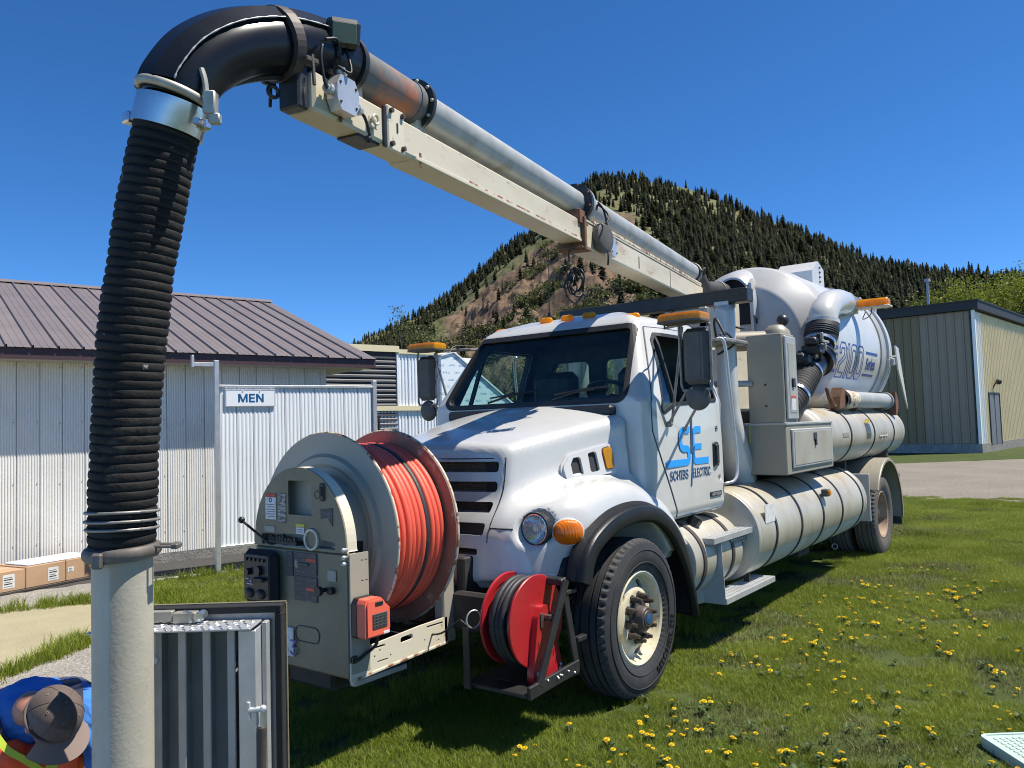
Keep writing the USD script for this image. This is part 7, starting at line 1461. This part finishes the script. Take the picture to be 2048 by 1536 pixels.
for c in spots_:
    if pb_.contains(sg.Point(*c)) or (c[1] > -1.3 and c[0] > -.8): continue
    k = int(rg.choice([0, 0, 0, 1, 2])); loc = (c[0], c[1], .003); yaw = float(rg.random()*360); sc = float(rg.uniform(.65, 1.05))
    if nd[k] == 0:
        p = thing('dandelion', DL[k], 'dandelion', loc, yaw, DG[k], (sc,)*3); a, b, s_ = dandelion(k, 40 + k); obj(p, 'flower', a, 'dandelion_yellow'); obj(p, 'leaves', b, 'weed_leaf'); obj(p, 'stem', s_, 'dandelion_stem', True); protoD.append((k, p))
    else: dup(dict(protoD)[k], 'dandelion', DL[k], 'dandelion', loc, yaw, DG[k], (sc,)*3)
    nd[k] += 1
ex_ = [CAM[:2] + f2*dz + r2*dz*fr + rg.normal(size=2)*.1 for dz, fr in zip(2.4 + 6.6*rg.random(620)**1.1, rg.uniform(-.02, .68, 620))]
ex_ = [c for c in ex_ if not pb_.contains(sg.Point(*c)) and not (c[1] > -1.3 and c[0] > -.8) and meshkit.fbm(np.array([[c[0]*1.1, c[1]*1.1, 3]]), 2, 51)[0] > .44]
dd_ = [dandelion(k, 80 + k) for k in range(2)]
instancer('/World/dandelion_drift', [(cat_([d[0] for d in (dd_[k],)]), 'dandelion_yellow') for k in range(2)], [[c[0], c[1], -.012] for c in ex_], rg.integers(0, 2, len(ex_)), rg.random(len(ex_))*6.28, rg.uniform(.45, .85, len(ex_)), 'scattered small dandelion heads low in the lawn')
wl_ = [CAM[:2] + f2*dz + r2*dz*fr for dz, fr in zip(2.2 + 6*rg.random(130), rg.uniform(.0, .7, 130))]
wl_ = [c for c in wl_ if not pb_.contains(sg.Point(*c)) and not (c[1] > -1.2 and c[0] > -.8)]
lv_ = [(dandelion(0, 60 + k)[1], 'weed_leaf') for k in range(3)]
instancer('/World/lawn_weeds', lv_, [[c[0], c[1], .006] for c in wl_], rg.integers(0, 3, len(wl_)), rg.random(len(wl_))*6.28, rg.uniform(.6, 1.15, len(wl_)), 'flat broad-leaved weed rosettes in the lawn')

# conifers
def conifer(seed, h=1.0, kind=0):
    """unit-height conifer: whorls of drooping, ragged branch blades round a tapered trunk"""
    r = np.random.default_rng(seed); V, F = [], []; n = 34 if kind == 0 else 26; wmax = .17 if kind == 0 else .21
    for k in range(n):
        t = (k + .3)/n; z = .10 + .88*t; w = wmax*((1 - t)**.78 if kind == 0 else (1 - t**2.2)**.8*.95 + .03)*r.uniform(.72, 1.2) + .012; m = r.integers(6, 9); a0 = r.random()*6.28
        for i in range(m):
            if r.random() < .12: continue
            a = a0 + 2*math.pi*i/m + r.normal()*.2; L = w*r.uniform(.6, 1.25); dr = -L*r.uniform(.15, .55) if kind == 0 else L*r.uniform(-.25, .2); d = np.array([math.cos(a), math.sin(a), 0]); s_ = np.array([-d[1], d[0], 0]); b = len(V); ww = L*r.uniform(.28, .45)
            V += [d*.006 + [0, 0, z + .018], d*L*.55 - s_*ww + [0, 0, z + dr*.5 - .012], d*L*.6 + [0, 0, z + dr*.35 + .018], d*L*.55 + s_*ww + [0, 0, z + dr*.5 - .012], d*L + [0, 0, z + dr]]
            F += [[b, b + 1, b + 2], [b, b + 2, b + 3], [b + 1, b + 4, b + 2], [b + 2, b + 4, b + 3]]
    return tm(V, F), cyl((0, 0, -.06), (0, 0, .95), .016, 6, .003)
CON = [conifer(300 + k, kind=0 if k < 4 else 1) for k in range(6)]
# where they stand: thick on the wooded slopes, thin on the rock face and the grassy crown
a_lo, a_hi = heading(2250), heading(560)
cand = []
rgt = np.random.default_rng(5)
n_try = 38000
ca = rgt.uniform(a_lo, a_hi, n_try); ct = rgt.uniform(.015, 1.03, n_try)**.85; cs_ = S0 + ct*(S1 - S0)
ch = hill_h(ca, cs_); cr_ = rock_mask(ca, ct); pos = np.stack([CAM[0] + cs_*np.cos(ca), CAM[1] + cs_*np.sin(ca), ch], 1)
cl_ = meshkit.fbm(pos*np.array([1/42, 1/42, 0]), 3, 31)
crown = np.clip((ct - .62)/.3, 0, 1)*np.clip((ca - heading(1560))/.12, 0, 1)*np.clip((heading(1120) - ca)/.03, 0, 1)
prob = np.clip(1.25 - 1.05*np.clip((cl_ - .47)*7, 0, 1)*(.45 + .55*crown), .10, 1)*np.where(cr_ > .3, .045, 1)*np.where((cr_ > .05) & (cr_ <= .35), .5, 1)
keep = rgt.random(n_try) < prob*.42; pos, ca, ct, cs_, cl_ = pos[keep], ca[keep], ct[keep], cs_[keep], cl_[keep]
hts = rgt.uniform(3.8, 8.6, len(pos))*np.where(rgt.random(len(pos)) < .20, 1.35, 1)*np.interp(ct, [0, 1], [1.0, .95])*np.interp(ca, [heading(760), heading(1000)][::-1], [1.0, .62])
kinds = rgt.integers(0, 6, len(pos)); warm = rgt.random(len(pos)) < .14; yaws = rgt.random(len(pos))*360
# which trees show largest: the ridge line and the near edge stand clear of the others
dist = np.linalg.norm(pos - CAM, axis=1); vis = hts/dist + np.where(ct > .93, .05, 0) + np.where(ct < .0, .02, 0)
pxs = np.array([1024 + 1608*((p - CAM) @ rt)/((p - CAM) @ fw) for p in pos]); vis = np.where((pxs > 700) & (pxs < 2060), vis, 0)
order = np.argsort(-vis); ind, rest = order[:290], order[290:]
TL = ['dark green conifer of the hillside wood, slim and pointed', 'dark green conifer of the hillside wood, broad and rounded']; TG = ['slim conifers on the hill', 'broad conifers on the hill']
first = {}
for q in ind:
    k = int(kinds[q]); g_ = 0 if k < 4 else 1; loc = tuple(pos[q] - [0, 0, .4]); sc = (float(hts[q]),)*3
    if k not in first:
        p = thing('pine_tree', TL[g_], 'conifer', loc, float(yaws[q]), TG[g_], sc); obj(p, 'crown', CON[k][0], 'conifer_warm' if k == 5 else 'conifer'); obj(p, 'trunk', CON[k][1], 'bark'); first[k] = p
    else: dup(first[k], 'pine_tree', TL[g_], 'conifer', loc, float(yaws[q]), TG[g_], sc)
pr = [(cat_(list(c)), 'conifer') for c in CON] + [(cat_(list(CON[k])), 'conifer_warm') for k in (0, 4)]
instancer('/World/hill_wood', pr, pos[rest] - [0, 0, .4], np.where(warm[rest], 6 + (kinds[rest] % 2), kinds[rest]), np.radians(yaws[rest]), hts[rest], 'dense dark conifer wood covering the hillside')
# scrub on the rock face and along the hill's foot
sa_n = 2600; a_ = rgt.uniform(heading(1400), heading(760), sa_n); t_ = rgt.uniform(.01, .8, sa_n); s_ = S0 + t_*(S1 - S0); rm_ = rock_mask(a_, t_)
sp_ = np.stack([CAM[0] + s_*np.cos(a_), CAM[1] + s_*np.sin(a_), hill_h(a_, s_)], 1); nz_ = meshkit.fbm(sp_*np.array([1/30, 1/30, 0]), 3, 41)
kp = (rm_ > .12) & (nz_ > .57) | ((t_ < .10) & (rgt.random(sa_n) < .7)); sp_ = sp_[kp]
def shrub(seed):
    r = np.random.default_rng(seed); n = 150; q = r.normal(size=(n, 3))*[.42, .42, .26] + [0, 0, .42]; d1 = r.normal(size=(n, 3)); d1 /= np.linalg.norm(d1, axis=1)[:, None]; d2 = np.cross(d1, r.normal(size=(n, 3))); d2 /= np.linalg.norm(d2, axis=1)[:, None]
    V = np.stack([q - d1*.15, q + d2*.10, q + d1*.15, q - d2*.10], 1).reshape(-1, 3); k = np.arange(n)*4; return tm(V, np.vstack([np.c_[k, k + 1, k + 2], np.c_[k, k + 2, k + 3]]))
instancer('/World/hill_scrub', [(shrub(700 + k), m) for k, m in enumerate(('bush_leaf', 'conifer_warm', 'bush_leaf', 'conifer'))], sp_ - [0, 0, .2], rgt.integers(0, 4, len(sp_)), rgt.random(len(sp_))*6.28, rgt.uniform(1.6, 4.6, len(sp_)), 'low olive scrub scattered over the rock face and the hill foot')
# broad-leaved trees and shrubs: limbs carrying leaf clumps
def leafy(seed, h, w, trunk_h, nl, ls, clumps=46, sparse=0.0):
    r = np.random.default_rng(seed); br = [cyl((0, 0, -.2), (0, 0, trunk_h), .035*h*.35, 8, .02*h*.4)]; V = []; 
    C = []
    while len(C) < clumps:
        p = r.uniform(-1, 1, 3)
        if p @ p < 1 and (p @ p > .18 or r.random() < .3): C.append(np.array([p[0]*w, p[1]*w, trunk_h + (h - trunk_h)*(p[2]*.5 + .5)]))
    for c in C:
        base = np.array([0, 0, trunk_h*r.uniform(.55, 1.0)]); mid = (base + c)/2 + r.normal(size=3)*.08*w; br.append(tube([base, mid, c], [.012*h*.4, .008*h*.4, .003*h*.4], 5))
        m = int(nl/clumps*r.uniform(.5, 1.5)); q = c + np.clip(r.normal(size=(m, 3)), -1.7, 1.7)*np.array([.17*w, .17*w, .085*(h - trunk_h)]); d1 = r.normal(size=(m, 3)); d1 /= np.linalg.norm(d1, axis=1)[:, None]; d2 = np.cross(d1, r.normal(size=(m, 3))); d2 /= np.linalg.norm(d2, axis=1)[:, None]; s_ = ls*r.uniform(.6, 1.3, (m, 1))
        V.append(np.stack([q - d1*s_, q + d2*s_*.55, q + d1*s_, q - d2*s_*.55], 1).reshape(-1, 3))
    V = np.vstack(V); k = np.arange(len(V)//4)*4; return tm(V, np.vstack([np.c_[k, k + 1, k + 2], np.c_[k, k + 2, k + 3]])), cat_(br)
def at_px(px, D): # ground point at depth D under heading of the field
    a = heading(px); return np.array([CAM[0] + D*math.cos(a), CAM[1] + D*math.sin(a)])
BROAD = [(1940, 78, 12.4, 4.8, 'spring_leaf', 'bushy yellow-green spring tree rising over the warehouse roof, left one'), (2010, 84, 13.6, 5.2, 'spring_leaf', 'tallest yellow-green spring tree behind the warehouse at the picture edge'), (2090, 74, 12.6, 5.0, 'spring_leaf', 'yellow-green spring tree behind the warehouse, cut by the right picture edge'), (1800, 95, 10.2, 3.2, 'spring_leaf', 'small yellow-green tree peeping over the warehouse roof beside the light bar'),
         (832, 70, 12.4, 2.4, 'bush_leaf', 'thin pale spring tree standing above the left amber beacon'), (900, 90, 9.5, 4.5, 'bush_leaf', 'olive green shrubby tree at the hill foot left of the cab roof'), (960, 100, 11.5, 5.0, 'bush_leaf', 'olive green shrubby tree behind the front edge of the cab roof'), (1130, 110, 16.5, 3.4, 'spring_leaf', 'light green young tree below the hanging cable coil'), (1205, 118, 17.5, 3.8, 'spring_leaf', 'light green young tree right of the cable coil, under the boom'), (1060, 120, 13.5, 3.6, 'bush_leaf', 'small olive tree at the foot of the rock face')]
for k, (px, D, h, w, m, lab) in enumerate(BROAD):
    c = at_px(px, D); big = m == 'spring_leaf' and D < 100; f_, b_ = leafy(500 + k, h, w, h*(.22 if big else .3), 26000 if big else 6000, .11 if big else .11, 90 if big else 40)
    p = thing('leafy_tree', lab, 'tree', (c[0], c[1], 0.0), 0.0); obj(p, 'crown', f_, m); obj(p, 'trunk', b_, 'bark_pale')
